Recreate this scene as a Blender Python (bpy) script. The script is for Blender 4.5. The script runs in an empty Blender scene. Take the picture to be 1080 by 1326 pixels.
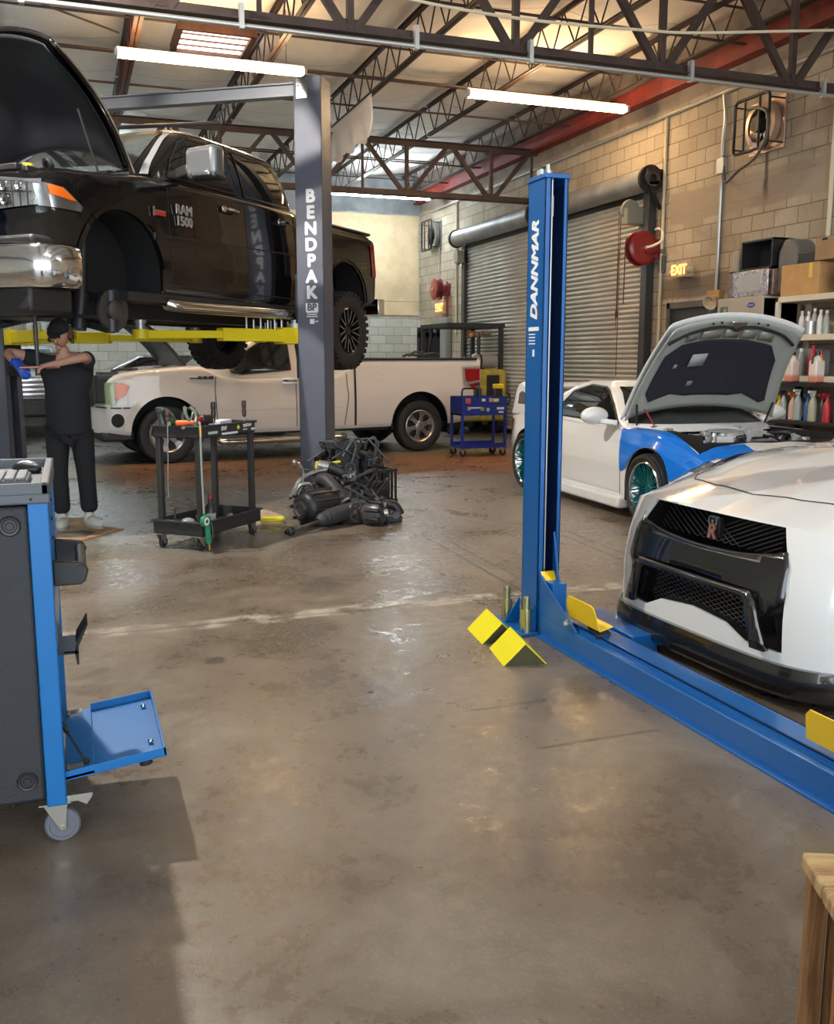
SEGS = [(2.70, 7.02, 2.61, 5.2, 0.022, 0.8), (2.82, 7.03, 2.75, 5.2, 0.018, 0.7), (3.79, 6.95, 3.70, 5.2, 0.02, 0.75), (3.91, 6.97, 3.84, 5.2, 0.018, 0.7),
        (1.50, 3.45, 1.84, 3.46, 0.012, 0.7), (1.59, 3.01, 2.11, 3.01, 0.012, 0.6)]
import bpy, bmesh, math, random
from math import sin, cos, pi, radians, atan2, sqrt
from mathutils import Vector, Matrix, Euler
from mathutils.bvhtree import BVHTree

sc = bpy.context.scene
COL = sc.collection

# ------------------------------------------------------------------ camera
FPX = 1220.0
cam_d = bpy.data.cameras.new('camera'); cam = bpy.data.objects.new('camera', cam_d); COL.objects.link(cam)
cam_d.sensor_fit = 'VERTICAL'; cam_d.sensor_height = 24.0; cam_d.lens = 24.0 * FPX / 1326.0
cam_d.clip_start = 0.05; cam_d.clip_end = 200
cam.location = (0, 0, 1.45)
cam.rotation_euler = (radians(90 - 9.2), 0, radians(-20))
sc.camera = cam

# ------------------------------------------------------------------ look
sc.view_settings.view_transform = 'Standard'
sc.view_settings.look = 'None'
sc.view_settings.exposure = 1.38
sc.view_settings.gamma = 1.0
try: sc.cycles.use_denoising = True
except Exception: pass

# ------------------------------------------------------------------ world (daylight that enters through the open bay doors behind the camera)
wd = bpy.data.worlds.new('daylight'); sc.world = wd; wd.use_nodes = True
bg = wd.node_tree.nodes['Background']
bg.inputs['Color'].default_value = (0.84, 0.93, 1.0, 1); bg.inputs['Strength'].default_value = 1.75

# ------------------------------------------------------------------ helpers
def lin(c):
    return tuple((x / 12.92 if x <= 0.04045 else ((x + 0.055) / 1.055) ** 2.4) for x in c)
def hexc(h):
    h = h.lstrip('#'); return lin(tuple(int(h[i:i + 2], 16) / 255 for i in (0, 2, 4)))

MATS = {}
def mat(name, col, rough=0.5, metal=0.0, noise=0.0, nscale=8.0, bump=0.0, bscale=60.0, emit=0.0, coat=0.0, ecol=None, trans=0.0, alpha=1.0, spec=None):
    """procedural principled material: base colour with optional noise variation and bump"""
    if name in MATS: return MATS[name]
    m = bpy.data.materials.new(name); m.use_nodes = True; MATS[name] = m
    nt = m.node_tree; b = nt.nodes['Principled BSDF']
    if isinstance(col, str): col = hexc(col)
    b.inputs['Base Color'].default_value = (*col, 1)
    b.inputs['Roughness'].default_value = rough; b.inputs['Metallic'].default_value = metal
    if coat: b.inputs['Coat Weight'].default_value = coat; b.inputs['Coat Roughness'].default_value = 0.03
    if spec is not None: b.inputs['Specular IOR Level'].default_value = spec
    if trans: b.inputs['Transmission Weight'].default_value = trans
    if alpha < 1: b.inputs['Alpha'].default_value = alpha
    if emit:
        b.inputs['Emission Color'].default_value = (*(ecol or col), 1); b.inputs['Emission Strength'].default_value = emit
    if noise or bump:
        tc = nt.nodes.new('ShaderNodeTexCoord')
    if noise:
        n = nt.nodes.new('ShaderNodeTexNoise'); n.inputs['Scale'].default_value = nscale; n.inputs['Detail'].default_value = 5
        nt.links.new(tc.outputs['Object'], n.inputs['Vector'])
        r = nt.nodes.new('ShaderNodeMapRange'); r.inputs['From Min'].default_value = 0.3; r.inputs['From Max'].default_value = 0.7
        r.inputs['To Min'].default_value = 1 - noise; r.inputs['To Max'].default_value = 1 + noise
        nt.links.new(n.outputs['Fac'], r.inputs['Value'])
        v = nt.nodes.new('ShaderNodeVectorMath'); v.operation = 'SCALE'; v.inputs[0].default_value = col
        nt.links.new(r.outputs['Result'], v.inputs['Scale']); nt.links.new(v.outputs['Vector'], b.inputs['Base Color'])
    if bump:
        n2 = nt.nodes.new('ShaderNodeTexNoise'); n2.inputs['Scale'].default_value = bscale; n2.inputs['Detail'].default_value = 3
        nt.links.new(tc.outputs['Object'], n2.inputs['Vector'])
        bp = nt.nodes.new('ShaderNodeBump'); bp.inputs['Strength'].default_value = bump; bp.inputs['Distance'].default_value = 0.01
        nt.links.new(n2.outputs['Fac'], bp.inputs['Height']); nt.links.new(bp.outputs['Normal'], b.inputs['Normal'])
    return m

class NT:
    """small helper for writing node trees"""
    def __init__(s, name):
        s.m = bpy.data.materials.new(name); s.m.use_nodes = True; MATS[name] = s.m
        s.t = s.m.node_tree; s.b = s.t.nodes['Principled BSDF']
        s.tc = s.t.nodes.new('ShaderNodeTexCoord'); s.P = s.tc.outputs['Object']
    def _in(s, sock, v):
        if v is None: return
        if isinstance(v, bpy.types.NodeSocket): s.t.links.new(v, sock)
        elif isinstance(v, (tuple, list)) and len(v) == 3 and sock.type == 'RGBA': sock.default_value = (*v, 1)
        else: sock.default_value = v
    def math(s, op, a, b=None, c=None, clamp=False):
        n = s.t.nodes.new('ShaderNodeMath'); n.operation = op; n.use_clamp = clamp
        s._in(n.inputs[0], a); s._in(n.inputs[1], b)
        if c is not None: s._in(n.inputs[2], c)
        return n.outputs[0]
    def noise(s, scale, detail=4, rough=0.55, vec=None, dist=0.0, out='Fac'):
        n = s.t.nodes.new('ShaderNodeTexNoise'); s._in(n.inputs['Vector'], vec or s.P)
        n.inputs['Scale'].default_value = scale; n.inputs['Detail'].default_value = detail
        n.inputs['Roughness'].default_value = rough; n.inputs['Distortion'].default_value = dist
        return n.outputs[out]
    def voro(s, scale, vec=None, feat='F1', out='Distance'):
        n = s.t.nodes.new('ShaderNodeTexVoronoi'); n.feature = feat; n.inputs['Scale'].default_value = scale; s._in(n.inputs['Vector'], vec or s.P)
        return n.outputs[out]
    def sep(s, v=None):
        n = s.t.nodes.new('ShaderNodeSeparateXYZ'); s._in(n.inputs[0], v or s.P); return n.outputs
    def comb(s, x, y, z):
        n = s.t.nodes.new('ShaderNodeCombineXYZ')
        for i, v in enumerate((x, y, z)): s._in(n.inputs[i], v)
        return n.outputs[0]
    def ramp(s, v, a, b, lo=0.0, hi=1.0, smooth=True):
        n = s.t.nodes.new('ShaderNodeMapRange'); n.interpolation_type = 'SMOOTHSTEP' if smooth else 'LINEAR'
        s._in(n.inputs['Value'], v); s._in(n.inputs['From Min'], a); s._in(n.inputs['From Max'], b)
        s._in(n.inputs['To Min'], lo); s._in(n.inputs['To Max'], hi); return n.outputs['Result']
    def mix(s, f, a, b, mode='MIX'):
        n = s.t.nodes.new('ShaderNodeMix'); n.data_type = 'RGBA'; n.blend_type = mode
        s._in(n.inputs['Factor'], f); s._in(n.inputs['A'], a) if False else None
        ins = [i for i in n.inputs if i.type == 'RGBA']
        s._in(ins[0], a); s._in(ins[1], b)
        return [o for o in n.outputs if o.type == 'RGBA'][0]
    def bump(s, h, strength=0.3, dist=0.01):
        n = s.t.nodes.new('ShaderNodeBump'); n.inputs['Strength'].default_value = strength; n.inputs['Distance'].default_value = dist
        s._in(n.inputs['Height'], h); s.t.links.new(n.outputs['Normal'], s.b.inputs['Normal'])
    def set(s, **k):
        for a, v in k.items(): s._in(s.b.inputs[a.replace('_', ' ')], v)
        return s.m

def rotz(a): return Matrix.Rotation(a, 3, 'Z')

class MB:
    """collects shapes into one mesh"""
    def __init__(s): s.v = []; s.f = []
    def add(s, vs, fs):
        o = len(s.v); s.v += [Vector(v) for v in vs]; s.f += [tuple(i + o for i in f) for f in fs]; return s
    def box(s, c, d, R=None):
        x, y, z = d[0] / 2, d[1] / 2, d[2] / 2
        vs = [Vector(p) for p in ((-x, -y, -z), (x, -y, -z), (x, y, -z), (-x, y, -z), (-x, -y, z), (x, -y, z), (x, y, z), (-x, y, z))]
        if R is not None: vs = [R @ v for v in vs]
        c = Vector(c)
        return s.add([v + c for v in vs], [(0, 3, 2, 1), (4, 5, 6, 7), (0, 1, 5, 4), (1, 2, 6, 5), (2, 3, 7, 6), (3, 0, 4, 7)])
    def bb(s, x0, x1, y0, y1, z0, z1): return s.box(((x0 + x1) / 2, (y0 + y1) / 2, (z0 + z1) / 2), (abs(x1 - x0), abs(y1 - y0), abs(z1 - z0)))
    def beam(s, a, b, w, h, up=(0, 0, 1)):
        """box between two points, w wide, h in the 'up' direction"""
        a, b = Vector(a), Vector(b); d = b - a; L = d.length; d.normalize(); up = Vector(up)
        if abs(d.dot(up)) > 0.99: up = Vector((1, 0, 0)) if abs(d.x) < 0.9 else Vector((0, 1, 0))
        sd = d.cross(up).normalized(); u = sd.cross(d).normalized()
        R = Matrix((d, sd, u)).transposed()
        return s.box((a + b) / 2, (L, w, h), R)
    def cyl(s, a, b, r, r2=None, n=20, cap=True):
        a, b = Vector(a), Vector(b); d = (b - a).normalized(); r2 = r if r2 is None else r2
        q = d.to_track_quat('Z', 'Y'); vs = []
        for i in range(n):
            t = 2 * pi * i / n; e = q @ Vector((cos(t), sin(t), 0)); vs += [a + e * r, b + e * r2]
        fs = [(2 * i, 2 * ((i + 1) % n), 2 * ((i + 1) % n) + 1, 2 * i + 1) for i in range(n)]
        if cap: fs += [tuple(2 * i for i in reversed(range(n))), tuple(2 * i + 1 for i in range(n))]
        return s.add(vs, fs)
    def tube(s, pts, r, n=10, closed=False, smooth=0, cap=True):
        P = [Vector(p) for p in pts]
        if smooth: P = catmull(P, smooth, closed)
        m = len(P); rr = r if isinstance(r, (list, tuple)) else None
        ref = None; vs = []
        for i, p in enumerate(P):
            if closed: d = P[(i + 1) % m] - P[i - 1]
            else: d = P[min(i + 1, m - 1)] - P[max(i - 1, 0)]
            if d.length < 1e-9: d = Vector((0, 0, 1))
            d.normalize()
            if ref is None:
                ref = d.orthogonal().normalized()
            ref = (ref - d * ref.dot(d))
            if ref.length < 1e-6: ref = d.orthogonal()
            ref.normalize(); sd = d.cross(ref)
            rad = rr[min(len(rr) - 1, int(i * len(rr) / m))] if rr else r
            for k in range(n):
                t = 2 * pi * k / n; vs.append(p + (ref * cos(t) + sd * sin(t)) * rad)
        fs = []
        for i in range(m if closed else m - 1):
            j = (i + 1) % m
            for k in range(n):
                k2 = (k + 1) % n; fs.append((i * n + k, i * n + k2, j * n + k2, j * n + k))
        if not closed and cap: fs += [tuple(reversed(range(n))), tuple((m - 1) * n + k for k in range(n))]
        return s.add(vs, fs)
    def lathe(s, prof, c=(0, 0, 0), axis=(0, 0, 1), n=32, arc=2 * pi):
        """profile of (radius, height) revolved round axis through c"""
        q = Vector(axis).normalized().to_track_quat('Z', 'Y'); c = Vector(c); vs = []; m = len(prof)
        full = abs(arc - 2 * pi) < 1e-6; cnt = n if full else n + 1
        for i in range(cnt):
            t = arc * i / n
            for r, h in prof: vs.append(c + q @ Vector((cos(t) * r, sin(t) * r, h)))
        fs = []
        for i in range(n):
            j = (i + 1) % cnt
            for k in range(m - 1): fs.append((i * m + k, j * m + k, j * m + k + 1, i * m + k + 1))
        return s.add(vs, fs)
    def sphere(s, c, r, n=16, m=10, sc=(1, 1, 1)):
        prof = [(max(1e-5, sin(pi * k / m)) * r, -cos(pi * k / m) * r) for k in range(m + 1)]
        o = len(s.v); s.lathe(prof, (0, 0, 0), (0, 0, 1), n); c = Vector(c)
        for i in range(o, len(s.v)): v = s.v[i]; s.v[i] = Vector((v.x * sc[0], v.y * sc[1], v.z * sc[2])) + c
        return s
    def prism(s, poly, a, b, axes=(0, 1, 2), off=(0, 0, 0)):
        """2-D polygon in axes[0],axes[1] extruded from a to b along axes[2]"""
        n = len(poly); vs = []
        for h in (a, b):
            for p in poly:
                v = [0, 0, 0]; v[axes[0]] = p[0] + off[0]; v[axes[1]] = p[1] + off[1]; v[axes[2]] = h + off[2]; vs.append(v)
        return s.add(vs, [tuple(reversed(range(n))), tuple(range(n, 2 * n))] + [(i, (i + 1) % n, n + (i + 1) % n, n + i) for i in range(n)])
    def xf(s, M):
        s.v = [M @ v for v in s.v]; return s
    def build(s, name, m, parent=None, smooth=None, bevel=0.0, seg=2, subsurf=0):
        me = bpy.data.meshes.new(name); me.from_pydata([tuple(v) for v in s.v], [], s.f)
        bm = bmesh.new(); bm.from_mesh(me); bmesh.ops.recalc_face_normals(bm, faces=bm.faces); bm.to_mesh(me); bm.free()
        o = bpy.data.objects.new(name, me); COL.objects.link(o)
        if m is not None: me.materials.append(m)
        if smooth is None: smooth = 35
        if smooth: shade(me, smooth)
        if bevel:
            md = o.modifiers.new('bevel', 'BEVEL'); md.width = bevel; md.segments = seg; md.limit_method = 'ANGLE'; md.angle_limit = radians(40); md.harden_normals = False
            for p in me.polygons: p.use_smooth = True
            me.set_sharp_from_angle(angle=radians(60))
        if subsurf:
            md = o.modifiers.new('sub', 'SUBSURF'); md.levels = subsurf; md.render_levels = subsurf
        if parent is not None: o.parent = parent
        return o

def shade(me, ang=35):
    for p in me.polygons: p.use_smooth = True
    me.set_sharp_from_angle(angle=radians(ang))

def catmull(P, k, closed=False):
    out = []; n = len(P)
    rng = range(n if closed else n - 1)
    for i in rng:
        if closed: p0, p1, p2, p3 = P[i - 1], P[i], P[(i + 1) % n], P[(i + 2) % n]
        else: p0, p1, p2, p3 = P[max(i - 1, 0)], P[i], P[i + 1], P[min(i + 2, n - 1)]
        for j in range(k):
            t = j / k
            out.append(0.5 * ((2 * p1) + (p2 - p0) * t + (2 * p0 - 5 * p1 + 4 * p2 - p3) * t * t + (3 * p1 - p0 - 3 * p2 + p3) * t ** 3))
    if not closed: out.append(P[-1])
    return out

def spl(keys, x):
    """monotone-ish cubic through (x, value) keys"""
    if x <= keys[0][0]: return keys[0][1]
    if x >= keys[-1][0]: return keys[-1][1]
    for i in range(len(keys) - 1):
        if keys[i][0] <= x <= keys[i + 1][0]: break
    x0, y0 = keys[i]; x1, y1 = keys[i + 1]; h = x1 - x0
    def sl(a, b): return (keys[b][1] - keys[a][1]) / max(1e-6, keys[b][0] - keys[a][0])
    s1 = sl(i, i + 1)
    def tang(j):
        if j == 0 or j == len(keys) - 1: return s1
        a, b = sl(j - 1, j), sl(j, j + 1)
        if a * b <= 0: return 0.0
        return 2 * a * b / (a + b)
    m0, m1 = tang(i), tang(i + 1); t = (x - x0) / h
    return (2 * t ** 3 - 3 * t ** 2 + 1) * y0 + (t ** 3 - 2 * t ** 2 + t) * h * m0 + (-2 * t ** 3 + 3 * t ** 2) * y1 + (t ** 3 - t ** 2) * h * m1

LABELS = {}
def tag(o, label, cat, group=None, kind=None):
    assert 4 <= len(label.split()) <= 16, label
    if label in LABELS and (group is None or LABELS[label] != group): print('DUP LABEL', label)
    LABELS[label] = group
    o['label'] = label; o['category'] = cat
    if group: o['group'] = group
    if kind: o['kind'] = kind
    return o
def struct(o): o['kind'] = 'structure'; return o
def empty(name, loc=(0, 0, 0), rz=0.0, label=None, cat=None, group=None):
    o = bpy.data.objects.new(name, None); COL.objects.link(o); o.empty_display_size = 0.1
    o.location = loc; o.rotation_euler = (0, 0, rz)
    if label: tag(o, label, cat, group)
    return o
def children(o): return [c for c in bpy.data.objects if c.parent == o]
def copy_tree(o, parent=None):
    c = o.copy(); COL.objects.link(c)
    if parent is not None: c.parent = parent
    for ch in children(o): copy_tree(ch, c)
    return c
def setmat(o, m):
    o.data = o.data.copy(); o.data.materials.clear(); o.data.materials.append(m)

def text_mesh(name, txt, size, m, parent, M, depth=0.002, bold=0.0, shear=0.0, space=1.0, align='CENTER', line=1.0):
    cu = bpy.data.curves.new(name, 'FONT'); cu.body = txt; cu.size = size; cu.extrude = depth; cu.shear = shear
    cu.space_character = space; cu.align_x = align; cu.align_y = 'CENTER'; cu.space_line = line
    t = bpy.data.objects.new('tmp', cu); COL.objects.link(t)
    dg = bpy.context.evaluated_depsgraph_get(); me0 = bpy.data.meshes.new_from_object(t.evaluated_get(dg))
    bpy.data.objects.remove(t); bpy.data.curves.remove(cu)
    b = MB(); V = [v.co.copy() for v in me0.vertices]; F = [tuple(p.vertices) for p in me0.polygons]
    offs = [(0, 0)] if not bold else [(bold * cos(a * pi / 4), bold * sin(a * pi / 4)) for a in range(8)]
    for k, (dx, dy) in enumerate(offs): b.add([v + Vector((dx, dy, 0.00004 * k)) for v in V], F)
    bpy.data.meshes.remove(me0)
    return b.xf(M).build(name, m, parent, smooth=0)
def frame(origin, xdir, ydir):
    """matrix: local x -> xdir, local y -> ydir, z -> normal"""
    x = Vector(xdir).normalized(); y = Vector(ydir); y = (y - x * y.dot(x)).normalized(); z = x.cross(y)
    M = Matrix((x, y, z)).transposed().to_4x4(); M.translation = Vector(origin); return M

def cut(o, cutters):
    """boolean-subtract cutter objects from o and bake the result"""
    for c in cutters:
        c.parent = o.parent
        md = o.modifiers.new('b', 'BOOLEAN'); md.operation = 'DIFFERENCE'; md.object = c; md.solver = 'EXACT'
    bpy.context.view_layer.update()
    dg = bpy.context.evaluated_depsgraph_get(); me = bpy.data.meshes.new_from_object(o.evaluated_get(dg))
    o.modifiers.clear(); old = o.data; o.data = me; me.name = old.name
    for c in cutters: bpy.data.objects.remove(c)
    return o

def bvh_of(objs):
    vs = []; fs = []
    for o in objs:
        k = len(vs); vs += [v.co.copy() for v in o.data.vertices]; fs += [tuple(i + k for i in p.vertices) for p in o.data.polygons]
    return BVHTree.FromPolygons(vs, fs)

def decal(bv, poly, axis, sign, name, m, parent, off=0.004, step=0.06, depth=0.0, far=5.0, smooth_poly=0, fallback=None):
    """fills a 2-D outline with a grid, drops it onto the surface bv along an axis and lifts it by off (optional depth: thickness outwards)
       axis 'y': poly is (x,z) seen from sign*y ; axis 'x': poly is (y,z) seen from sign*x ; axis 'z': poly is (x,y) from above"""
    if smooth_poly: poly = [(v.x, v.y) for v in catmull([Vector((p[0], p[1], 0)) for p in poly], smooth_poly, True)]
    bm = bmesh.new(); vs = [bm.verts.new((p[0], p[1], 0)) for p in poly]
    f = bm.faces.new(vs); bmesh.ops.recalc_face_normals(bm, faces=bm.faces)
    for ax in (0, 1):
        lo = min(p[ax] for p in poly); hi = max(p[ax] for p in poly); n = int((hi - lo) / step)
        for i in range(1, n + 1):
            no = Vector((1, 0, 0)) if ax == 0 else Vector((0, 1, 0)); co = no * (lo + i * (hi - lo) / (n + 1))
            bmesh.ops.bisect_plane(bm, geom=bm.verts[:] + bm.edges[:] + bm.faces[:], plane_co=co, plane_no=no, dist=1e-6)
    bmesh.ops.triangulate(bm, faces=[f for f in bm.faces if len(f.verts) > 4])
    miss = []
    for v in bm.verts:
        a, b = v.co.x, v.co.y
        if axis == 'y': o = Vector((a, sign * far, b)); d = Vector((0, -sign, 0))
        elif axis == 'x': o = Vector((sign * far, a, b)); d = Vector((-sign, 0, 0))
        else: o = Vector((a, b, far)); d = Vector((0, 0, -1))
        h = bv.ray_cast(o, d)
        if h[0] is None:
            h = bv.find_nearest(o + d * (far - (abs(fallback) if fallback is not None else 1.0)))
            p, nrm = h[0], h[1]
        else: p, nrm = h[0], h[1]
        if nrm.dot(-d) < 0: nrm = -nrm
        v.co = p + nrm * off * 0.5 - d * off * 0.5
    bmesh.ops.recalc_face_normals(bm, faces=bm.faces)
    me = bpy.data.meshes.new(name); bm.to_mesh(me); bm.free()
    o = bpy.data.objects.new(name, me); COL.objects.link(o); me.materials.append(m); shade(me, 50)
    if parent is not None: o.parent = parent
    if depth:
        md = o.modifiers.new('s', 'SOLIDIFY'); md.thickness = depth; md.offset = 0.0
    return o

def strip(bv, pts, w, axis, sign, name, m, parent, off=0.003, far=5.0, step=0.05, obj=None):
    """thin line (panel gap, trim) laid on the surface bv along a 2-D polyline"""
    P = [Vector((p[0], p[1])) for p in pts]; Q = []
    for i in range(len(P) - 1):
        n = max(1, int((P[i + 1] - P[i]).length / step)); Q += [P[i].lerp(P[i + 1], k / n) for k in range(n)]
    Q.append(P[-1]); vs = []; fs = []
    for i, p in enumerate(Q):
        d = (Q[min(i + 1, len(Q) - 1)] - Q[max(i - 1, 0)]); d.normalize(); nn = Vector((-d.y, d.x)) * w / 2
        for q in (p - nn, p + nn):
            if axis == 'y': o = Vector((q.x, sign * far, q.y)); dd = Vector((0, -sign, 0))
            elif axis == 'x': o = Vector((sign * far, q.x, q.y)); dd = Vector((-sign, 0, 0))
            else: o = Vector((q.x, q.y, far)); dd = Vector((0, 0, -1))
            h = bv.ray_cast(o, dd)
            if h[0] is None: h = bv.find_nearest(o + dd * (far - 1.0))
            n_ = h[1] if h[1].dot(-dd) > 0 else -h[1]
            vs.append(h[0] + n_ * off)
    for i in range(len(Q) - 1): fs.append((2 * i, 2 * i + 1, 2 * i + 3, 2 * i + 2))
    return MB().add(vs, fs).build(name, m, parent) if obj is None else obj.add(vs, fs)
# ------------------------------------------------------------------ the lamps of the shop, and tube lamps added for more light
TUBE_W = 27.0; TUBE_C = 38.0
def tube_lamp(x0, x1, y, z, warm, label):
    t = empty('tube_lamp', ((x0 + x1) / 2, y, z), 0, label, 'ceiling lamp')
    L = (x1 - x0) / 2
    MB().bb(-L, L, -0.035, 0.035, 0.02, 0.075).build('housing', mat('lamp_white', (0.75, 0.75, 0.73), 0.4), t, bevel=0.008)
    for sx in (-1, 1): MB().bb(sx * L - 0.02, sx * L + 0.02, -0.09, 0.09, -0.045, 0.04).build('end_cap', mat('lamp_cap', (0.55, 0.55, 0.53), 0.4), t, bevel=0.006)
    col, e = ((1.0, 0.66, 0.34), TUBE_W) if warm else ((0.80, 0.93, 1.0), TUBE_C)
    if warm == 2: col, e = (0.95, 0.97, 1.0), 9.0
    m = mat({True: 'tube_warm', False: 'tube_cool', 2: 'tube_neutral'}[warm], (0.9, 0.9, 0.9), 0.4, emit=e, ecol=col)
    for dy in (-0.045, 0.045):
        MB().cyl((-L + 0.02, dy, -0.01), (L - 0.02, dy, -0.01), 0.028, n=14).build('light_tube', m, t)
    for sx in (-0.8, 0.8): MB().cyl((sx * L, 0, 0.1), (sx * L, 0, 0.72), 0.004, n=6).build('hanger_wire', mat('wire_dark', (0.05, 0.05, 0.05), 0.6), t)
    return t
tube_lamp(0.71, 2.98, 12.35, 5.02, True, 'warm glowing twin tube lamp beside the top of the grey lift post')
tube_lamp(5.28, 7.77, 12.52, 5.02, True, 'warm glowing twin tube lamp above the blue lift post near the block wall')
tube_lamp(5.40, 7.80, 20.6, 5.02, False, 'cool white twin tube lamp in front of the plywood panel at the back')
tube_lamp(0.71, 2.98, 3.6, 5.02, 2, 'added unseen white twin tube lamp over the open floor above the camera')  # added lamp out of view, neutral light for the near floor
tube_lamp(5.28, 7.77, 3.6, 5.02, 2, 'added unseen white twin tube lamp over the white sports car bonnet')  # added lamp out of view, neutral light on the near cars
tube_lamp(-3.9, -1.5, 12.4, 5.02, False, 'added unseen cool twin tube lamp above the far side of the lifted pickup')  # added lamp out of view, cool light for the left side
tube_lamp(-1.2, 1.2, 20.6, 5.02, False, 'added cool twin tube lamp above the dark coupe at the back')  # added lamp, more cool light in the far bay
# compact high bay over the tool trolley (throws its crisp shadow)
hb = empty('high_bay_lamp', (-0.95, 7.3, 5.0), 0, 'round high bay lamp hanging above the bonnet of the black pickup', 'ceiling lamp')
MB().lathe([(0.05, 0.32), (0.09, 0.30), (0.10, 0.18), (0.22, 0.02), (0.225, 0.0), (0.205, 0.0), (0.08, 0.15)], n=28).build('reflector', mat('lamp_metal', (0.5, 0.5, 0.52), 0.35, 0.8), hb)
MB().cyl((0, 0, 0.32), (0, 0, 0.8), 0.012, n=8).build('hanger_rod', mat('lamp_metal', (0, 0, 0)), hb)
MB().sphere((0, 0, 0.045), 0.075).build('bulb', mat('bay_bulb', (0.9, 0.9, 0.9), 0.4, emit=2200.0, ecol=(1.0, 0.93, 0.82)), hb)

# ------------------------------------------------------------------ floor
n = NT('concrete_floor')
S = n.sep(); X, Y = S[0], S[1]
big = n.noise(0.35, 5, 0.6, dist=0.4); mid = n.noise(1.6, 6, 0.65, dist=0.6); fine = n.noise(14, 6, 0.7); grit = n.noise(90, 3, 0.6)
c = n.mix(n.ramp(big, 0.35, 0.65), (0.092, 0.065, 0.044), (0.188, 0.147, 0.108))
c = n.mix(n.ramp(mid, 0.42, 0.66, 0, 0.6), c, (0.245, 0.198, 0.150))
c = n.mix(n.ramp(mid, 0.46, 0.30, 0, 0.65), c, (0.115, 0.090, 0.068))
c = n.mix(n.ramp(fine, 0.35, 0.7, 0, 0.40), c, (0.105, 0.085, 0.066))
c = n.mix(n.ramp(grit, 0.52, 0.72, 0, 0.35), c, (0.32, 0.27, 0.22))
# oily spots
vs = n.voro(0.9, n.noise(3.0, 2, out='Color') if False else None)
sp = n.math('ADD', n.voro(1.3), n.math('MULTIPLY', n.noise(6, 3), 0.18))
spot = n.ramp(sp, 0.17, 0.145)
c = n.mix(n.math('MULTIPLY', spot, 0.75), c, (0.045, 0.040, 0.034))
sp2 = n.math('ADD', n.voro(3.7), n.math('MULTIPLY', n.noise(17, 3), 0.22))
c = n.mix(n.math('MULTIPLY', n.ramp(sp2, 0.175, 0.15), 0.6), c, (0.05, 0.043, 0.036))
# rust-brown stained band across the aisle
wob = n.math('MULTIPLY', n.math('SUBTRACT', n.noise(0.8, 4), 0.5), 1.6)
yy = n.math('ADD', Y, wob)
band = n.math('MULTIPLY', n.ramp(yy, 10.7, 11.2), n.ramp(yy, 14.0, 13.3))
band = n.math('MULTIPLY', band, n.math('MULTIPLY', n.ramp(X, 0.2, 1.0), n.ramp(X, 8.2, 7.0)))
stk = n.noise(1.0, 5, 0.6, vec=n.comb(n.math('MULTIPLY', X, 0.6), n.math('MULTIPLY', Y, 5.0), 0.0))
c = n.mix(n.math('MULTIPLY', band, n.ramp(stk, 0.3, 0.6, 0.55, 0.95)), c, (0.30, 0.135, 0.055))
# greyer area further back
c = n.mix(n.math('MULTIPLY', n.ramp(yy, 13.3, 14.2), 0.75), c, (0.13, 0.135, 0.12))
grn = n.math('MULTIPLY', n.math('MULTIPLY', n.ramp(yy, 6.9, 7.6), n.ramp(yy, 11.2, 10.4)), n.ramp(X, 2.3, 1.3))
c = n.mix(n.math('MULTIPLY', grn, 0.55), c, (0.15, 0.155, 0.14))
# saw-cut joints (real positions on the slab)
def line(coord, at, w, wobble=0.0):
    d = n.math('SUBTRACT', coord, at)
    if wobble: d = n.math('ADD', d, n.math('MULTIPLY', n.math('SUBTRACT', n.noise(2.2, 4), 0.5), wobble))
    return n.ramp(n.math('ABSOLUTE', d), w, w * 0.4)
j1w = line(Y, 5.17, 0.11, 0.22)
c = n.mix(n.math('MULTIPLY', j1w, n.ramp(n.noise(5, 5), 0.42, 0.60, 0.05, 0.75)), c, (0.50, 0.44, 0.37))
j1 = line(Y, 5.15, 0.012, 0.03); j2 = line(Y, 7.03, 0.012, 0.01)
xm = n.ramp(X, 2.55, 2.62)
j2 = n.math('MULTIPLY', j2, xm)
jj = n.math('MAXIMUM', n.math('MULTIPLY', j1, 0.6), n.math('MULTIPLY', j2, 0.9))
def seg_line(ax, ay, bx, by, w):
    """distance to a segment on the slab"""
    L2 = (bx - ax) ** 2 + (by - ay) ** 2
    px = n.math('SUBTRACT', X, ax); py = n.math('SUBTRACT', Y, ay)
    t = n.math('DIVIDE', n.math('ADD', n.math('MULTIPLY', px, bx - ax), n.math('MULTIPLY', py, by - ay)), L2, clamp=True)
    dx = n.math('SUBTRACT', px, n.math('MULTIPLY', t, bx - ax)); dy = n.math('SUBTRACT', py, n.math('MULTIPLY', t, by - ay))
    d = n.math('SQRT', n.math('ADD', n.math('MULTIPLY', dx, dx), n.math('MULTIPLY', dy, dy)))
    return n.ramp(d, w, w * 0.5)
for a in SEGS:
    jj = n.math('MAXIMUM', jj, n.math('MULTIPLY', seg_line(*a[:5]), a[5]))
c = n.mix(jj, c, (0.055, 0.048, 0.042))
rough = n.ramp(n.math('ADD', n.math('MULTIPLY', mid, 0.6), n.math('MULTIPLY', fine, 0.5)), 0.35, 0.75, 0.17, 0.52)
n.set(Base_Color=c, Roughness=rough)
n.b.inputs['Specular IOR Level'].default_value = 0.8
n.bump(n.math('ADD', n.math('MULTIPLY', fine, 0.5), n.math('ADD', n.math('MULTIPLY', grit, 0.2), n.math('MULTIPLY', jj, -2.0))), 0.25, 0.006)
fl = MB().bb(-9, 8.4, -7, 22.5, -0.25, 0).build('floor', n.m, smooth=0); struct(fl)

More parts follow.
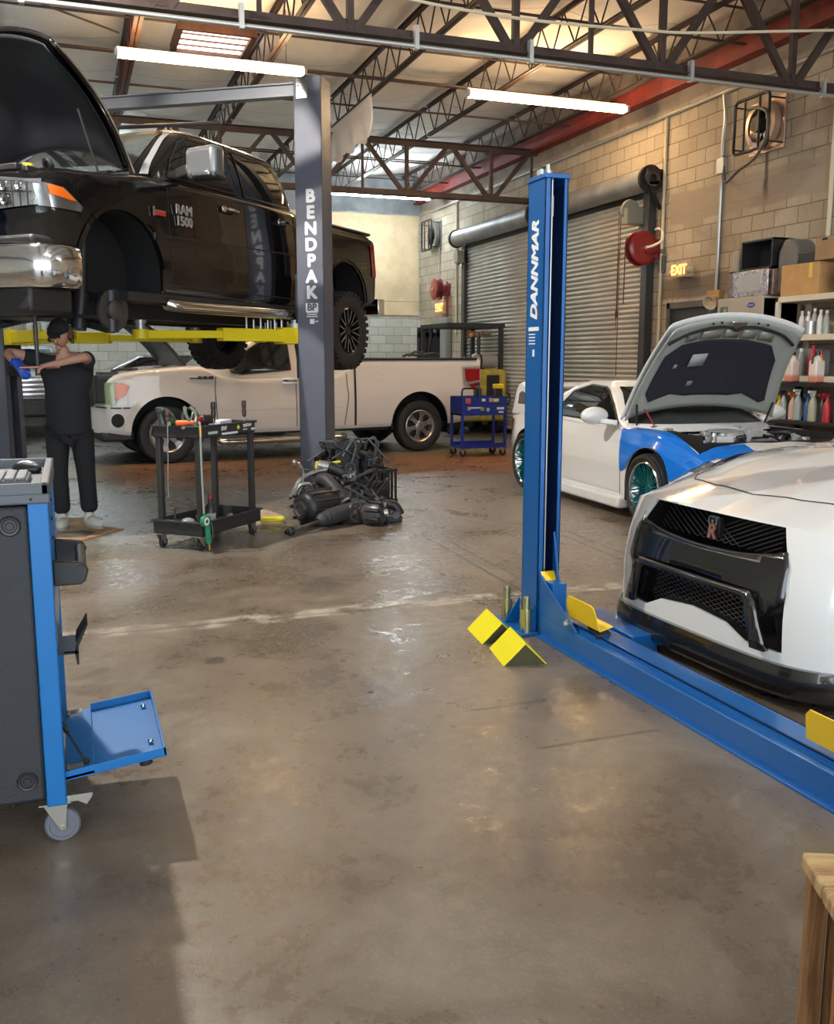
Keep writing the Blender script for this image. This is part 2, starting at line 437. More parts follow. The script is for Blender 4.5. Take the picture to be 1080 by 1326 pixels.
# ------------------------------------------------------------------ block walls
def block_mat(name, axis, warm, upper=4.9, lintel=None, bond=None):
    n = NT(name); S = n.sep(); A = S[axis]; Z = S[2]
    br = n.t.nodes.new('ShaderNodeTexBrick'); n.t.links.new(n.comb(A, Z, 0.0), br.inputs['Vector'])
    br.offset = 0.5; br.inputs['Scale'].default_value = 1.0; br.inputs['Brick Width'].default_value = 0.406; br.inputs['Row Height'].default_value = 0.203
    br.inputs['Mortar Size'].default_value = 0.008; br.inputs['Mortar Smooth'].default_value = 0.3; br.inputs['Bias'].default_value = 0.0
    if warm: a, b, mo = (0.40, 0.335, 0.25), (0.50, 0.43, 0.33), (0.20, 0.15, 0.10)
    else: a, b, mo = (0.42, 0.43, 0.38), (0.55, 0.56, 0.50), (0.24, 0.24, 0.21)
    br.inputs['Color1'].default_value = (*a, 1); br.inputs['Color2'].default_value = (*b, 1); br.inputs['Mortar'].default_value = (*mo, 1)
    c = br.outputs['Color']
    big = n.noise(0.55, 5, 0.65, dist=0.5); st = n.noise(1.2, 5, 0.6, vec=n.comb(n.math('MULTIPLY', A, 1.6), n.math('MULTIPLY', Z, 0.35), 0.0))
    c = n.mix(n.ramp(big, 0.50, 0.68, 0, 0.45), c, (0.22, 0.17, 0.115) if warm else (0.33, 0.33, 0.30))
    c = n.mix(n.ramp(st, 0.60, 0.75, 0, 0.5), c, (0.12, 0.09, 0.06) if warm else (0.25, 0.25, 0.23))
    c = n.mix(n.ramp(n.noise(25, 4), 0.35, 0.7, 0, 0.25), c, (0.27, 0.22, 0.16))
    zw = n.math('ADD', Z, n.math('MULTIPLY', n.math('SUBTRACT', n.noise(2.0, 3), 0.5), 0.10))
    conc = (0.21, 0.175, 0.145) if warm else (0.15, 0.155, 0.16)
    sm = n.ramp(zw, upper - 0.02, upper + 0.04)
    if bond: 
        bm_ = n.math('MULTIPLY', n.math('MULTIPLY', n.ramp(zw, bond[0] - 0.02, bond[0] + 0.02), n.ramp(zw, bond[1] + 0.02, bond[1] - 0.02)), n.ramp(A, bond[2], bond[2] - 0.05))
        c = n.mix(bm_, c, (0.34, 0.28, 0.215))
    if lintel:
        li = n.math('MULTIPLY', n.math('MULTIPLY', n.ramp(zw, 2.28, 2.33), n.ramp(zw, 2.62, 2.56)), n.math('MULTIPLY', n.ramp(A, 10.3, 10.4), n.ramp(A, 12.15, 12.1)))
        c = n.mix(n.math('MULTIPLY', li, 0.8), c, (0.15, 0.115, 0.085))
        # dark streak under the fan
        sk = n.math('MULTIPLY', n.ramp(n.math('ABSOLUTE', n.math('ADD', n.math('SUBTRACT', A, 9.93), n.math('MULTIPLY', n.math('SUBTRACT', n.noise(6, 3), 0.5), 0.10))), 0.055, 0.02), n.math('MULTIPLY', n.ramp(Z, 3.3, 3.6), n.ramp(Z, 4.15, 4.0)))
        c = n.mix(n.math('MULTIPLY', sk, 0.8), c, (0.045, 0.032, 0.022))
    up = n.mix(n.ramp(n.noise(2.5, 5), 0.35, 0.65), conc, tuple(x * 1.5 for x in conc))
    c = n.mix(sm, c, up)
    n.set(Base_Color=c, Roughness=0.85)
    h = n.math('SUBTRACT', n.math('MULTIPLY', n.noise(40, 4), 0.25), n.math('MULTIPLY', br.outputs['Fac'], n.math('SUBTRACT', 1.0, sm)))
    n.bump(h, 0.5, 0.008)
    return n.m
wr = MB().bb(8.2, 8.4, -7, 22.5, 0, 6.2).build('wall_right', block_mat('block_wall_warm', 1, True, 4.95, True, (3.34, 3.76, 11.95)), smooth=0); struct(wr)
wb = MB().bb(-9, 8.2, 22.3, 22.5, 0, 6.2).build('wall_back', block_mat('block_wall_back', 0, False, 4.88), smooth=0); struct(wb)
wl = MB().bb(-9, -8.8, -7, 22.3, 0, 6.2).build('wall_left', block_mat('block_wall_left', 1, False, 4.9), smooth=0); struct(wl)

# plywood over the upper part of the back wall
pn = NT('plywood'); c = pn.mix(pn.ramp(pn.noise(3, 5, 0.6), 0.3, 0.7), (0.56, 0.42, 0.25), (0.66, 0.52, 0.33))
pn.set(Base_Color=c, Roughness=0.7)
pw = MB()
for x0, x1 in ((3.30, 5.72), (5.73, 8.15)):
    pw.bb(x0, x1, 22.27, 22.298, 2.85, 4.87); pw.bb(x0, x1, 22.27, 22.298, 2.52, 2.84)
tag(pw.build('plywood_panel', pn.m, bevel=0.002), 'tan plywood sheets screwed over the upper part of the back block wall', 'plywood panel')

# ------------------------------------------------------------------ roof deck with sagging white insulation
cn = NT('roof_insulation'); S = cn.sep()
seam = cn.ramp(cn.math('ABSOLUTE', cn.math('SUBTRACT', cn.math('FRACT', cn.math('DIVIDE', S[1], 1.52)), 0.5)), 0.012, 0.004)
c = cn.mix(cn.ramp(cn.noise(0.8, 5, 0.6, dist=0.6), 0.35, 0.7), (0.78, 0.75, 0.70), (0.90, 0.875, 0.83))
c = cn.mix(cn.math('MULTIPLY', seam, 0.6), c, (0.33, 0.29, 0.24))
cn.set(Base_Color=c, Roughness=0.75); cn.bump(cn.noise(1.7, 5, 0.6, dist=1.2), 0.6, 0.06)
NX, NY = 120, 150; vs = []; fs = []
JX = [-7.55, -5.85, -4.15, -2.45, -0.75, 0.95, 2.65, 4.35, 6.05, 7.75]
for j in range(NY + 1):
    y = -7 + 29.3 * j / NY
    for i in range(NX + 1):
        x = -8.8 + 17.0 * i / NX
        u = ((x - 0.95) / 1.7) % 1.0; v = ((y / 1.52) % 1.0)
        z = 5.84 - 0.045 * sin(pi * u) * (0.5 + 0.5 * sin(pi * v)) - 0.05 * sin(pi * u) + 0.012 * sin(3.1 * x + 1.3 * y)
        vs.append((x, y, z))
for j in range(NY):
    for i in range(NX):
        a = j * (NX + 1) + i; fs.append((a, a + 1, a + NX + 2, a + NX + 1))
ce = MB().add(vs, fs).build('ceiling', cn.m, smooth=60); struct(ce)
md = ce.modifiers.new('s', 'SOLIDIFY'); md.thickness = 0.1; md.offset = 1.0
for p in ce.data.polygons: pass

# skylight: a bright roof pane in a rusty frame
sk = empty('window_1', (2.05, 13.7, 5.70)); struct(sk); sk.scale = (0.92, 0.75, 1)
rust = mat('rust_steel', (0.10, 0.045, 0.030), 0.65, 0.3, noise=0.3, nscale=6)
f = MB(); 
for a in ((-0.52, 0.52, -0.68, -0.60), (-0.52, 0.52, 0.60, 0.68), (-0.56, -0.48, -0.66, 0.66), (0.48, 0.56, -0.66, 0.66)): f.bb(*a, -0.06, 0.04)
f.build('window_frame', rust, sk)
g = MB().bb(-0.48, 0.48, -0.60, 0.60, -0.01, 0.01)
g.build('pane', mat('skylight_pane', (0.8, 0.85, 0.9), 0.4, emit=2.2, ecol=(1.0, 0.93, 0.85)), sk)
MB().bb(-0.48, 0.48, -0.02, 0.02, -0.03, 0.0).bb(-0.48, 0.48, 0.3, 0.33, -0.03, 0.0).bb(-0.48, 0.48, -0.33, -0.3, -0.03, 0.0).build('glazing_bar', rust, sk)

# red-oxide ledger beam along the wall
MB().bb(8.08, 8.2, -6.9, 22.3, 5.17, 5.42).bb(8.02, 8.2, -6.9, 22.3, 5.42, 5.45).bb(8.02, 8.2, -6.9, 22.3, 5.14, 5.17).build('trim_1', mat('red_oxide', (0.24, 0.030, 0.022), 0.6, noise=0.35, nscale=4))
struct(bpy.data.objects['trim_1'])

# ------------------------------------------------------------------ roof steel
steel = mat('roof_steel', (0.060, 0.038, 0.032), 0.55, 0.4, noise=0.25, nscale=5)
def girder(y, z0, z1, label):
    b = MB(); x0, x1 = -8.7, 8.18
    for z, hh in ((z0, 0.09), (z1, 0.09)):
        for dy in (-0.055, 0.055):
            b.bb(x0, x1, y + dy - 0.045, y + dy + 0.045, z - 0.006, z + 0.006)
            b.bb(x0, x1, y + dy * 0.35 - 0.006, y + dy * 0.35 + 0.006, z, z + (hh if z == z0 else -hh))
    top = z1 - 0.04; bot = z0 + 0.04
    for k in range(-6, 5):
        xb = 0.87 + 1.6 * k
        if not (x0 + 0.3 < xb < x1): continue
        b.beam((xb, y, bot), (xb, y, top), 0.06, 0.06)
        for s_ in (-1, 1):
            xe = xb + s_ * 0.76
            if x0 < xe < x1: b.beam((xb + s_ * 0.05, y, bot), (xe, y, top), 0.07, 0.06, up=(0, 1, 0))
        b.box((xb, y, bot + 0.02), (0.26, 0.012, 0.14))
        if k % 2 == 0: b.beam((xb + 0.8, y, bot), (xb + 0.8, y, top), 0.04, 0.04)
    tag(b.build('roof_girder', steel), label, 'roof girder')
girder(8.5, 4.26, 5.30, 'nearest dark steel roof girder crossing the top of the picture')
girder(16.1, 4.26, 5.18, 'second dark steel roof girder beyond the warm tube lamps')
def joist(x, y0, y1, label, rusty=False):
    b = MB(); zt, zb = 5.76, 5.27
    for z in (zt, zb):
        for dx in (-0.03, 0.03): b.bb(x + dx - 0.022, x + dx + 0.022, y0, y1, z - 0.004, z + 0.004); b.bb(x + dx * 0.3 - 0.004, x + dx * 0.3 + 0.004, y0, y1, z - (0.045 if z == zt else 0), z + (0 if z == zt else 0.045))
    nn = int((y1 - y0) / 0.30); 
    for i in range(nn):
        ya = y0 + (y1 - y0) * i / nn; yb = y0 + (y1 - y0) * (i + 1) / nn
        za, zb2 = (zb + 0.02, zt - 0.02) if i % 2 == 0 else (zt - 0.02, zb + 0.02)
        b.cyl((x, ya, za), (x, yb, zb2), 0.011, n=6)
    tag(b.build('roof_joist', rust if rusty else steel), label, 'roof joist')
names = {7.75: 'hugging the right block wall', 6.05: 'second from the right block wall', 4.35: 'third from the right block wall', 2.65: 'fourth from the right block wall', 0.95: 'fifth from the right block wall', -0.75: 'sixth from the right block wall', -2.45: 'seventh from the right block wall'}
for x in JX:
    if x not in names: continue
    joist(x, 8.55, 16.05, 'open web steel roof joist of the middle bay, ' + names[x], x < 1)
    joist(x, 16.15, 22.28, 'open web steel roof joist of the far bay, ' + names[x], x < 1)
    if x > -0.8: joist(x, 1.0, 8.45, 'open web steel roof joist of the near bay, ' + names[x])
thin = mat('bridging', (0.07, 0.045, 0.035), 0.6, 0.3)
for y, w in ((10.3, 'just behind the nearest girder'), (13.2, 'just beyond the warm tube lamps'), (14.7, 'just in front of the second girder'), (18.4, 'in the far bay'), (20.2, 'above the cool lamp')):
    b = MB().cyl((-8, y, 5.30), (8.1, y, 5.30), 0.016, n=6).cyl((-8, y + 0.02, 5.72), (8.1, y + 0.02, 5.72), 0.016, n=6)
    tag(b.build('bridging_bar', thin), 'thin steel bridging bars crossing the joists ' + w, 'bridging bar')
b = MB()
for xa, xb in ((-2.3, 0.8),): b.cyl((xa, 10.5, 5.45), (xb, 13.0, 5.45), 0.012, n=6).cyl((xb, 10.5, 5.48), (xa, 13.0, 5.48), 0.012, n=6)
tag(b.build('sway_brace', thin), 'thin crossed steel sway braces under the roof above the open bonnet', 'brace')

# pipe and cable clipped along the nearest girder
galv = mat('galvanised', (0.52, 0.52, 0.50), 0.38, 0.75)
p = tag(MB().cyl((-8, 8.40, 4.20), (8.15, 8.40, 4.20), 0.021, n=12).build('conduit_pipe', galv), 'long galvanised conduit clipped under the nearest roof girder', 'conduit')
for x in (-0.2, 1.5, 3.05, 4.18, 5.95, 7.6):
    MB().bb(x - 0.02, x + 0.02, 8.37, 8.43, 4.17, 4.37).build('pipe_clip', galv, p)
pts = []
for i in range(60):
    x = -3 + 11.1 * i / 59; pts.append((x, 8.30, 4.60 + 0.06 * sin(x * 1.1 + 0.6) - 0.10 * (x - 2) / 6 + (0.16 * max(0, x - 5.6) ** 1.5 * 0.6)))
tag(MB().tube(pts, 0.014, n=8, smooth=2).build('cream_hose', mat('cream_hose', (0.70, 0.62, 0.45), 0.5)), 'cream air hose strung loosely along the nearest roof girder', 'hose')
# white sheet hanging from a joist
vs = []; fs = []
for i in range(25):
    y = 13.82 + 2.3 * i / 24
    for j in range(9):
        z = 5.27 - 0.60 * (j / 8) * (1 + 0.04 * sin(i * 1.7)); vs.append((4.35 + 0.045 * sin(i * 0.9 + j * 0.5) * (j / 8) - 0.02, y, z))
for i in range(24):
    for j in range(8): a = i * 9 + j; fs.append((a, a + 1, a + 10, a + 9))
o = MB().add(vs, fs).build('hanging_sheet', mat('sheet_white', (0.72, 0.69, 0.66), 0.7, bump=0.2, bscale=12), smooth=80)
md = o.modifiers.new('s', 'SOLIDIFY'); md.thickness = 0.006
tag(o, 'crumpled white sheet hanging from a roof joist right of the grey lift post', 'sheet')
# ------------------------------------------------------------------ rolling steel doors
slat_m = mat('door_slat', (0.46, 0.435, 0.385), 0.5, 0.25, noise=0.10, nscale=2.5)
barrel_m = mat('door_barrel', (0.30, 0.30, 0.30), 0.5, 0.5, noise=0.2, nscale=3)
dark = mat('black_iron', (0.022, 0.020, 0.020), 0.5, 0.3)
guide_m = mat('door_guide', (0.075, 0.072, 0.072), 0.5, 0.4)
def roll_door(name, y0, y1, yb0, yb1):
    d = empty(name, (8.2, y0, 0)); struct(d)
    b = MB(); pitch = 0.0762; n = int(3.86 / pitch); W = y1 - y0
    prof = []
    for i in range(n):
        z = i * pitch
        prof += [(-0.060, z), (-0.060, z + pitch * 0.10), (-0.082, z + pitch * 0.2), (-0.090, z + pitch * 0.5), (-0.082, z + pitch * 0.82), (-0.060, z + pitch * 0.92)]
    prof.append((-0.060, n * pitch)); vs = []
    for x, z in prof: vs += [(x, 0, z), (x, W, z)]
    fs = [(2 * i, 2 * i + 1, 2 * i + 3, 2 * i + 2) for i in range(len(prof) - 1)]
    o = MB().add(vs, fs).build('curtain', slat_m, d, smooth=20)
    md = o.modifiers.new('s', 'SOLIDIFY'); md.thickness = 0.004
    MB().bb(-0.10, -0.05, 0, W, 0, 0.08).build('bottom_bar', dark, d)
    for y in (-0.06, W + 0.06): MB().bb(-0.13, -0.003, y - 0.05, y + 0.05, 0, 3.85).bb(-0.15, -0.12, y - 0.075, y + 0.075, 0, 3.85).build('guide_rail', guide_m, d, bevel=0.004)
    xb = -0.20; zb = 4.02
    MB().cyl((xb, yb0 - y0, zb), (xb, yb1 - y0, zb), 0.165, n=28).build('barrel', barrel_m, d)
    for y in (yb0 - y0, yb1 - y0):
        MB().bb(xb - 0.02, -0.003, y - 0.010, y + 0.010, zb - 0.10, zb + 0.10).cyl((xb, y - 0.03, zb), (xb, y + 0.03, zb), 0.19, n=28).build('end_bracket', dark, d)
        g = MB().lathe([(0.06, -0.04), (0.12, -0.04), (0.12, 0.02), (0.09, 0.05), (0.06, 0.05)], (xb, y - 0.04 * (1 if y < 1 else -1), zb), (0, 1, 0), 20)
        for k in range(5):
            t = k * 2 * pi / 5; g.cyl((xb, y, zb), (xb + 0.15 * cos(t), y, zb + 0.15 * sin(t)), 0.012, n=6)
        g.build('sprocket', guide_m, d)
    MB().bb(-0.10, -0.055, 0, W, 3.80, 3.93).build('hood_strip', dark, d)
    return d
d1 = roll_door('door_1', 12.38, 15.35, 12.16, 15.55)
d2 = roll_door('door_2', 15.95, 19.18, 15.80, 19.48)
# chain hoists and brackets
MB().bb(-0.05, -0.01, -0.34, -0.30, 3.05, 4.30).bb(-0.30, -0.01, -0.32, -0.26, 4.10, 4.14).beam((-0.28, -0.25, 4.0), (-0.03, -0.25, 3.6), 0.04, 0.04).bb(-0.26, -0.01, -0.30, -0.10, 3.93, 3.98).build('jamb_bracket', dark, d1)
MB().lathe([(0.03, -0.03), (0.15, -0.03), (0.16, 0.0), (0.15, 0.03), (0.03, 0.03)], (-0.30, 0.12, 3.62), (0, 1, 0), 24).bb(-0.42, -0.1, 0.0, 0.20, 3.42, 3.64).build('chain_hoist', mat('hoist_grey', (0.28, 0.27, 0.22), 0.5, 0.3), d1)
ch = MB()
for dx, zb in ((-0.44, 1.2), (-0.47, 1.9)): ch.cyl((dx, 0.14, zb), (dx, 0.14, 3.6), 0.006, n=6)
ch.cyl((-0.52, 0.05, 2.15), (-0.52, 0.05, 3.05), 0.010, n=6).cyl((-0.52, 0.05, 2.06), (-0.52, 0.05, 2.16), 0.022, n=8)
ch.build('pull_chain', mat('chain_red', (0.11, 0.03, 0.02), 0.6, 0.3), d1)
MB().lathe([(0.02, -0.03), (0.15, -0.03), (0.16, 0.0), (0.15, 0.03), (0.02, 0.03)], (-0.22, 3.42, 3.62), (1, 0, 0.1), 24).bb(-0.30, -0.06, 3.24, 3.42, 3.5, 3.75).build('chain_hoist', mat('hoist_grey', (0, 0, 0)), d2)

# ------------------------------------------------------------------ conduits and cables on the block wall
cream = mat('cream_paint', (0.60, 0.53, 0.36), 0.5)
def conduit(pts, r, m, label, name='wall_conduit'):
    return tag(MB().tube(pts, r, n=10).build(name, m), label, 'conduit')
conduit([(8.17, 6.5, 4.87), (8.17, 21.5, 4.87)], 0.026, galv, 'long horizontal steel conduit along the top of the block wall')
conduit([(8.17, 12.05, 4.85), (8.17, 12.05, 0.05)], 0.024, cream, 'cream conduit running down the wall beside the near rolling door')
c2 = conduit([(8.17, 10.76, 3.85), (8.17, 10.76, 2.30)], 0.022, galv, 'grey conduit running down the wall to the floodlight')
MB().bb(8.13, 8.2, 10.69, 10.83, 3.85, 4.05).build('junction_box', galv, c2, bevel=0.006)
MB().tube([(8.17, 10.76, 4.05), (8.16, 10.75, 4.3), (8.16, 10.72, 4.55), (8.165, 10.78, 4.84)], 0.024, n=10, smooth=6).build('flex_pipe', galv, c2)
conduit([(8.17, 8.80, 6.0), (8.17, 8.80, 2.72)], 0.028, cream, 'cream conduit at the right edge above the cardboard boxes')
conduit([(8.17, 19.88, 4.86), (8.17, 19.88, 2.0)], 0.024, cream, 'cream conduit beside the far rolling door')
conduit([(8.17, 20.45, 3.2), (8.17, 20.45, 1.6)], 0.018, mat('pipe_dark', (0.12, 0.10, 0.09), 0.5), 'thin dark pipe below the far red hose reel')
conduit([(8.17, 20.95, 4.0), (8.17, 20.93, 3.7), (8.16, 20.90, 3.4)], 0.016, galv, 'short bent conduit hanging under the far wall fan')
conduit([(8.17, 10.9, 4.30), (8.17, 10.88, 4.31)], 0.01, galv, 'tiny pipe stub beside the grey junction box')
bpy.data.objects.remove(bpy.data.objects[[o.name for o in bpy.data.objects if o.get('label') == 'tiny pipe stub beside the grey junction box'][0]])

# ------------------------------------------------------------------ wall fans
def wall_fan(y, z, w, h, label, copper):
    t = empty('wall_fan', (8.19, y, z), 0, label, 'fan')
    blk = mat('fan_black', (0.02, 0.018, 0.018), 0.4, 0.3)
    m = mat('fan_panel_warm', (0.48, 0.33, 0.25), 0.35, 0.5) if copper else mat('fan_panel_grey', (0.22, 0.22, 0.21), 0.4, 0.4)
    b = MB().bb(-0.02, 0.0, -w / 2, w / 2, -h / 2, h / 2); p = b.build('back_panel', m, t, bevel=0.004)
    MB().lathe([(0.20 * h / 0.6, -0.06), (0.26 * h / 0.6, -0.05), (0.27 * h / 0.6, 0.03)], (-0.08, 0, 0), (1, 0, 0), 30).build('shroud', m, t)
    MB().lathe([(0.001, 0), (0.24 * h / 0.6, 0)], (-0.030, 0, 0), (1, 0, 0), 30).build('dark_opening', blk, t)
    # rounded guard frame
    k = 0.06; fr = []
    for cx, cy, a0 in ((w / 2 - k, h / 2 - k, 0), (-w / 2 + k, h / 2 - k, 90), (-w / 2 + k, -h / 2 + k, 180), (w / 2 - k, -h / 2 + k, 270)):
        for a in range(0, 91, 30): t_ = radians(a0 + a); fr.append((-0.26, cx + k * cos(t_), cy + k * sin(t_)))
    MB().tube(fr, 0.020, n=8, closed=True).build('guard_frame', blk, t)
    g = MB()
    for yy in (-0.14, 0.12): g.cyl((-0.26, yy * w / 0.6, -h / 2), (-0.26, yy * w / 0.6, h / 2), 0.014, n=8)
    for sy in (-1, 1):
        for sz in (-1, 1): g.cyl((-0.26, sy * (w / 2 - 0.02), sz * (h / 2 - 0.06)), (0, sy * (w / 2 - 0.02), sz * (h / 2 - 0.06)), 0.010, n=6)
    g.build('guard_bar', blk, t)
    MB().cyl((-0.20, 0, 0), (-0.03, 0, 0), 0.09, n=20).build('motor', blk, t)
    f = MB()
    for k in range(4):
        a = radians(45 + 90 * k); R = Matrix.Rotation(a, 3, 'X') @ Matrix.Rotation(radians(28), 3, 'Z' if False else 'Y')
        f.add([Matrix.Rotation(a, 3, 'X') @ Vector(v) for v in ((-0.09, 0.05, 0.03), (-0.12, 0.24 * h / 0.62, 0.11), (-0.06, 0.24 * h / 0.62, -0.09), (-0.07, 0.05, -0.04))], [(0, 1, 2, 3)])
    o = f.build('blade', mat('fan_blade', (0.50, 0.42, 0.34), 0.35, 0.6) if copper else blk, t); md = o.modifiers.new('s', 'SOLIDIFY'); md.thickness = 0.004
    return t
wf = wall_fan(9.93, 4.27, 0.62, 0.62, 'square wall fan with black guard frame high on the near block wall', True)
MB().tube([(-0.03, 0.80, -0.20), (-0.05, 0.74, -0.48), (-0.10, 0.62, -0.56), (-0.20, 0.25, -0.48), (-0.30, -0.15, -0.42), (-0.32, -0.36, -0.22), (-0.30, -0.33, 0.05), (-0.28, -0.12, 0.16), (-0.26, 0.05, 0.18)], 0.020, n=10, smooth=8).build('power_cable', mat('cable_grey', (0.09, 0.08, 0.075), 0.5), wf)
wall_fan(21.15, 4.28, 0.62, 0.66, 'black square wall fan at the far end of the block wall', False)

# ------------------------------------------------------------------ hose reels
def reel(y, z, label, face, name='hose_reel'):
    t = empty(name, (8.19, y, z), 0, label, 'hose reel'); t.scale = (0.84, 0.84, 0.84)
    red = mat('reel_red', (0.24, 0.012, 0.014), 0.32, 0.1, coat=0.3); hose = mat('hose_rubber', (0.09, 0.012, 0.012), 0.5)
    ax = (0, -1, 0) if face else (-1, 0, 0); c = (-0.30, 0, 0)
    b = MB().lathe([(0.03, -0.10), (0.27, -0.10), (0.29, -0.085), (0.27, -0.07), (0.16, -0.07), (0.16, 0.07), (0.27, 0.07), (0.29, 0.085), (0.27, 0.10), (0.20, 0.115), (0.10, 0.105), (0.03, 0.13)], c, ax, 44)
    b.build('drum', red, t)
    MB().lathe([(0.17, -0.066), (0.24, -0.06), (0.25, 0.0), (0.24, 0.06), (0.17, 0.066)], c, ax, 36).build('wound_hose', hose, t)
    MB().bb(-0.30, -0.005, -0.16, -0.135, -0.09, 0.09).bb(-0.03, 0, -0.20, 0.20, -0.16, 0.16).bb(-0.12, -0.005, -0.16, 0.12, -0.17, -0.10).build('wall_bracket', red, t, bevel=0.004)
    MB().lathe([(0.001, 0.15), (0.035, 0.15), (0.04, 0.12), (0.04, 0.10)], c, ax, 16).build('hub', mat('chrome', (0.75, 0.75, 0.76), 0.12, 1.0), t)
    return t
r1 = reel(12.22, 3.05, 'large red hose reel with white inlet hose beside the near rolling door', True)
MB().tube([(-0.30, -0.16, 0.0), (-0.20, -0.22, 0.03), (-0.06, -0.24, 0.12), (-0.03, -0.22, 0.26), (-0.03, -0.10, 0.33), (-0.03, 0.0, 0.33)], 0.022, n=10, smooth=8).build('inlet_hose', mat('hose_white', (0.78, 0.72, 0.60), 0.4), r1)
MB().tube([(-0.55, 0.02, 0.16), (-0.60, 0.03, 0.10), (-0.61, 0.03, -0.5), (-0.61, 0.03, -0.95)], 0.010, n=8, smooth=4).build('loose_hose', mat('hose_rubber', (0, 0, 0)), r1)
MB().bb(-0.04, 0, -0.30, -0.14, -0.42, -0.14).bb(-0.10, -0.03, -0.30, -0.26, -0.10, -0.03).build('mounting_post', mat('post_grey', (0.16, 0.15, 0.14), 0.5, 0.4), r1)
reel(20.48, 3.02, 'smaller red hose reel at the far end of the block wall', False)

# ------------------------------------------------------------------ exit signs
def exit_sign(y, z, w, h, label, dim):
    t = empty('exit_sign', (8.12, y, z), 0, label, 'exit sign')
    MB().bb(-0.06, 0.08, -w / 2, w / 2, -h / 2, h / 2).build('sign_box', mat('sign_cream', (0.62, 0.50, 0.32), 0.5), t, bevel=0.006)
    M = frame((-0.0615, 0, 0), (0, -1, 0), (0, 0, 1))
    text_mesh('lettering', 'EXIT', h * 0.98, mat('exit_orange', (1.0, 0.22, 0.04), 0.5, emit=3.2), t, M, depth=0.002, bold=0.004, space=0.92)
    for s in (-1, 1): MB().sphere((-0.03, s * (w / 2 + 0.045), -0.01), 0.045, 12, 8).build('lamp_head', mat('sign_cream', (0, 0, 0)), t)
exit_sign(11.46, 2.68, 0.33, 0.19, 'lit orange exit sign on the block wall beside the near red hose reel', False)
exit_sign(20.66, 2.62, 0.30, 0.26, 'small glowing exit light below the far red hose reel', True)

# dark side door with frame and the floodlight beside it
dr = empty('door_3', (8.2, 11.3, 0)); struct(dr)
MB().bb(-0.03, 0.02, -0.44, 0.44, 0.0, 2.16).build('door_leaf', mat('door_dark', (0.035, 0.032, 0.032), 0.5), dr)
MB().bb(-0.07, 0, -0.52, -0.44, 0, 2.25).bb(-0.07, 0, 0.44, 0.52, 0, 2.25).bb(-0.07, 0, -0.52, 0.52, 2.16, 2.25).build('door_frame', mat('frame_dark', (0.10, 0.085, 0.075), 0.5, noise=0.2), dr, bevel=0.004)
MB().cyl((-0.09, -0.36, 1.0), (-0.03, -0.36, 1.0), 0.03).build('door_handle', mat('chrome', (0, 0, 0)), dr)
t = empty('floodlight', (8.16, 10.72, 2.24), 0, 'small floodlight with orange housing at the foot of the grey conduit', 'floodlight')
MB().bb(-0.05, 0.03, -0.10, 0.16, -0.10, 0.12).build('mounting_box', mat('flood_orange', (0.40, 0.22, 0.07), 0.5), t, bevel=0.01)
MB().lathe([(0.02, 0), (0.05, 0.0), (0.10, 0.13), (0.09, 0.13)], (-0.08, -0.06, 0.0), (-0.8, -0.3, -0.4), 18).build('lamp_shade', mat('flood_cream', (0.72, 0.58, 0.40), 0.4), t)
MB().cyl((0.0, 0.0, -0.75), (0.0, 0.0, -0.10), 0.05, n=14).build('blue_pipe', mat('pipe_blue', (0.05, 0.09, 0.20), 0.5), t)['label'] = 'blue lower pipe'
# grey panel at the far end of the wall
t = empty('electrical_box', (8.19, 20.55, 1.70), 0, 'grey electrical cabinet on the far wall below the smaller hose reel', 'electrical box')
MB().bb(-0.12, 0, -0.34, 0.34, -0.55, 0.70).build('cabinet', mat('box_grey', (0.33, 0.34, 0.33), 0.5, 0.2), t, bevel=0.008)
MB().bb(-0.14, -0.11, -0.32, 0.32, -0.53, 0.45).build('cabinet_door', mat('box_grey', (0, 0, 0)), t, bevel=0.004)
# ------------------------------------------------------------------ grey two-post lift (rotated on the floor)
LA = radians(90 - 34)          # direction the vehicle points (rear) in world angle
lift_grey = mat('lift_grey', (0.115, 0.122, 0.160), 0.42, 0.15, noise=0.06, nscale=6)
lift_dark = mat('lift_dark', (0.025, 0.026, 0.032), 0.5, 0.2)
yel = mat('arm_yellow', (0.80, 0.62, 0.005), 0.42)
GP = Vector((2.40, 10.22, 0))
gl = empty('two_post_lift', GP, LA, 'tall grey two post car lift with yellow arms holding up the black pickup', 'car lift')
# local: +x = rear of the vehicle, +y = away over the vehicle (towards the other post)
PW, PD, PH = 0.30, 0.30, 4.32; SPAN = 3.66
def lift_post(y0, sgn):
    b = MB(); th = 0.012; x = PW / 2
    b.bb(-x, -x + th, y0 - sgn * 0, y0 - sgn * PD, 0.02, PH); b.bb(x - th, x, y0, y0 - sgn * PD, 0.02, PH); b.bb(-x, x, y0 - sgn * (PD - th), y0 - sgn * PD, 0.02, PH)
    b.bb(-x, -x + 0.08, y0 - sgn * th, y0, 0.02, PH); b.bb(x - 0.08, x, y0 - sgn * th, y0, 0.02, PH)
    b.bb(-x, x, y0, y0 - sgn * PD, PH - 0.01, PH)
    p = b.build('post', lift_grey, gl, bevel=0.003)
    MB().bb(-0.26, 0.26, y0 - sgn * (PD + 0.08), y0 + sgn * 0.05, 0.0, 0.022).build('base_plate', lift_grey, p, bevel=0.003)
    for a in (-0.2, 0.2): MB().cyl((a, y0 - sgn * (PD + 0.04), 0.02), (a, y0 - sgn * (PD + 0.04), 0.06), 0.012, n=8).build('anchor_bolt', galv if 'galv' in globals() else lift_dark, p)
    MB().bb(-0.13, 0.13, y0 - sgn * 0.24, y0 + sgn * 0.03, 1.25, 2.35).build('carriage', lift_dark, gl, bevel=0.004)
    return p
p1 = lift_post(0.0, 1.0)
p2 = lift_post(SPAN, -1.0)
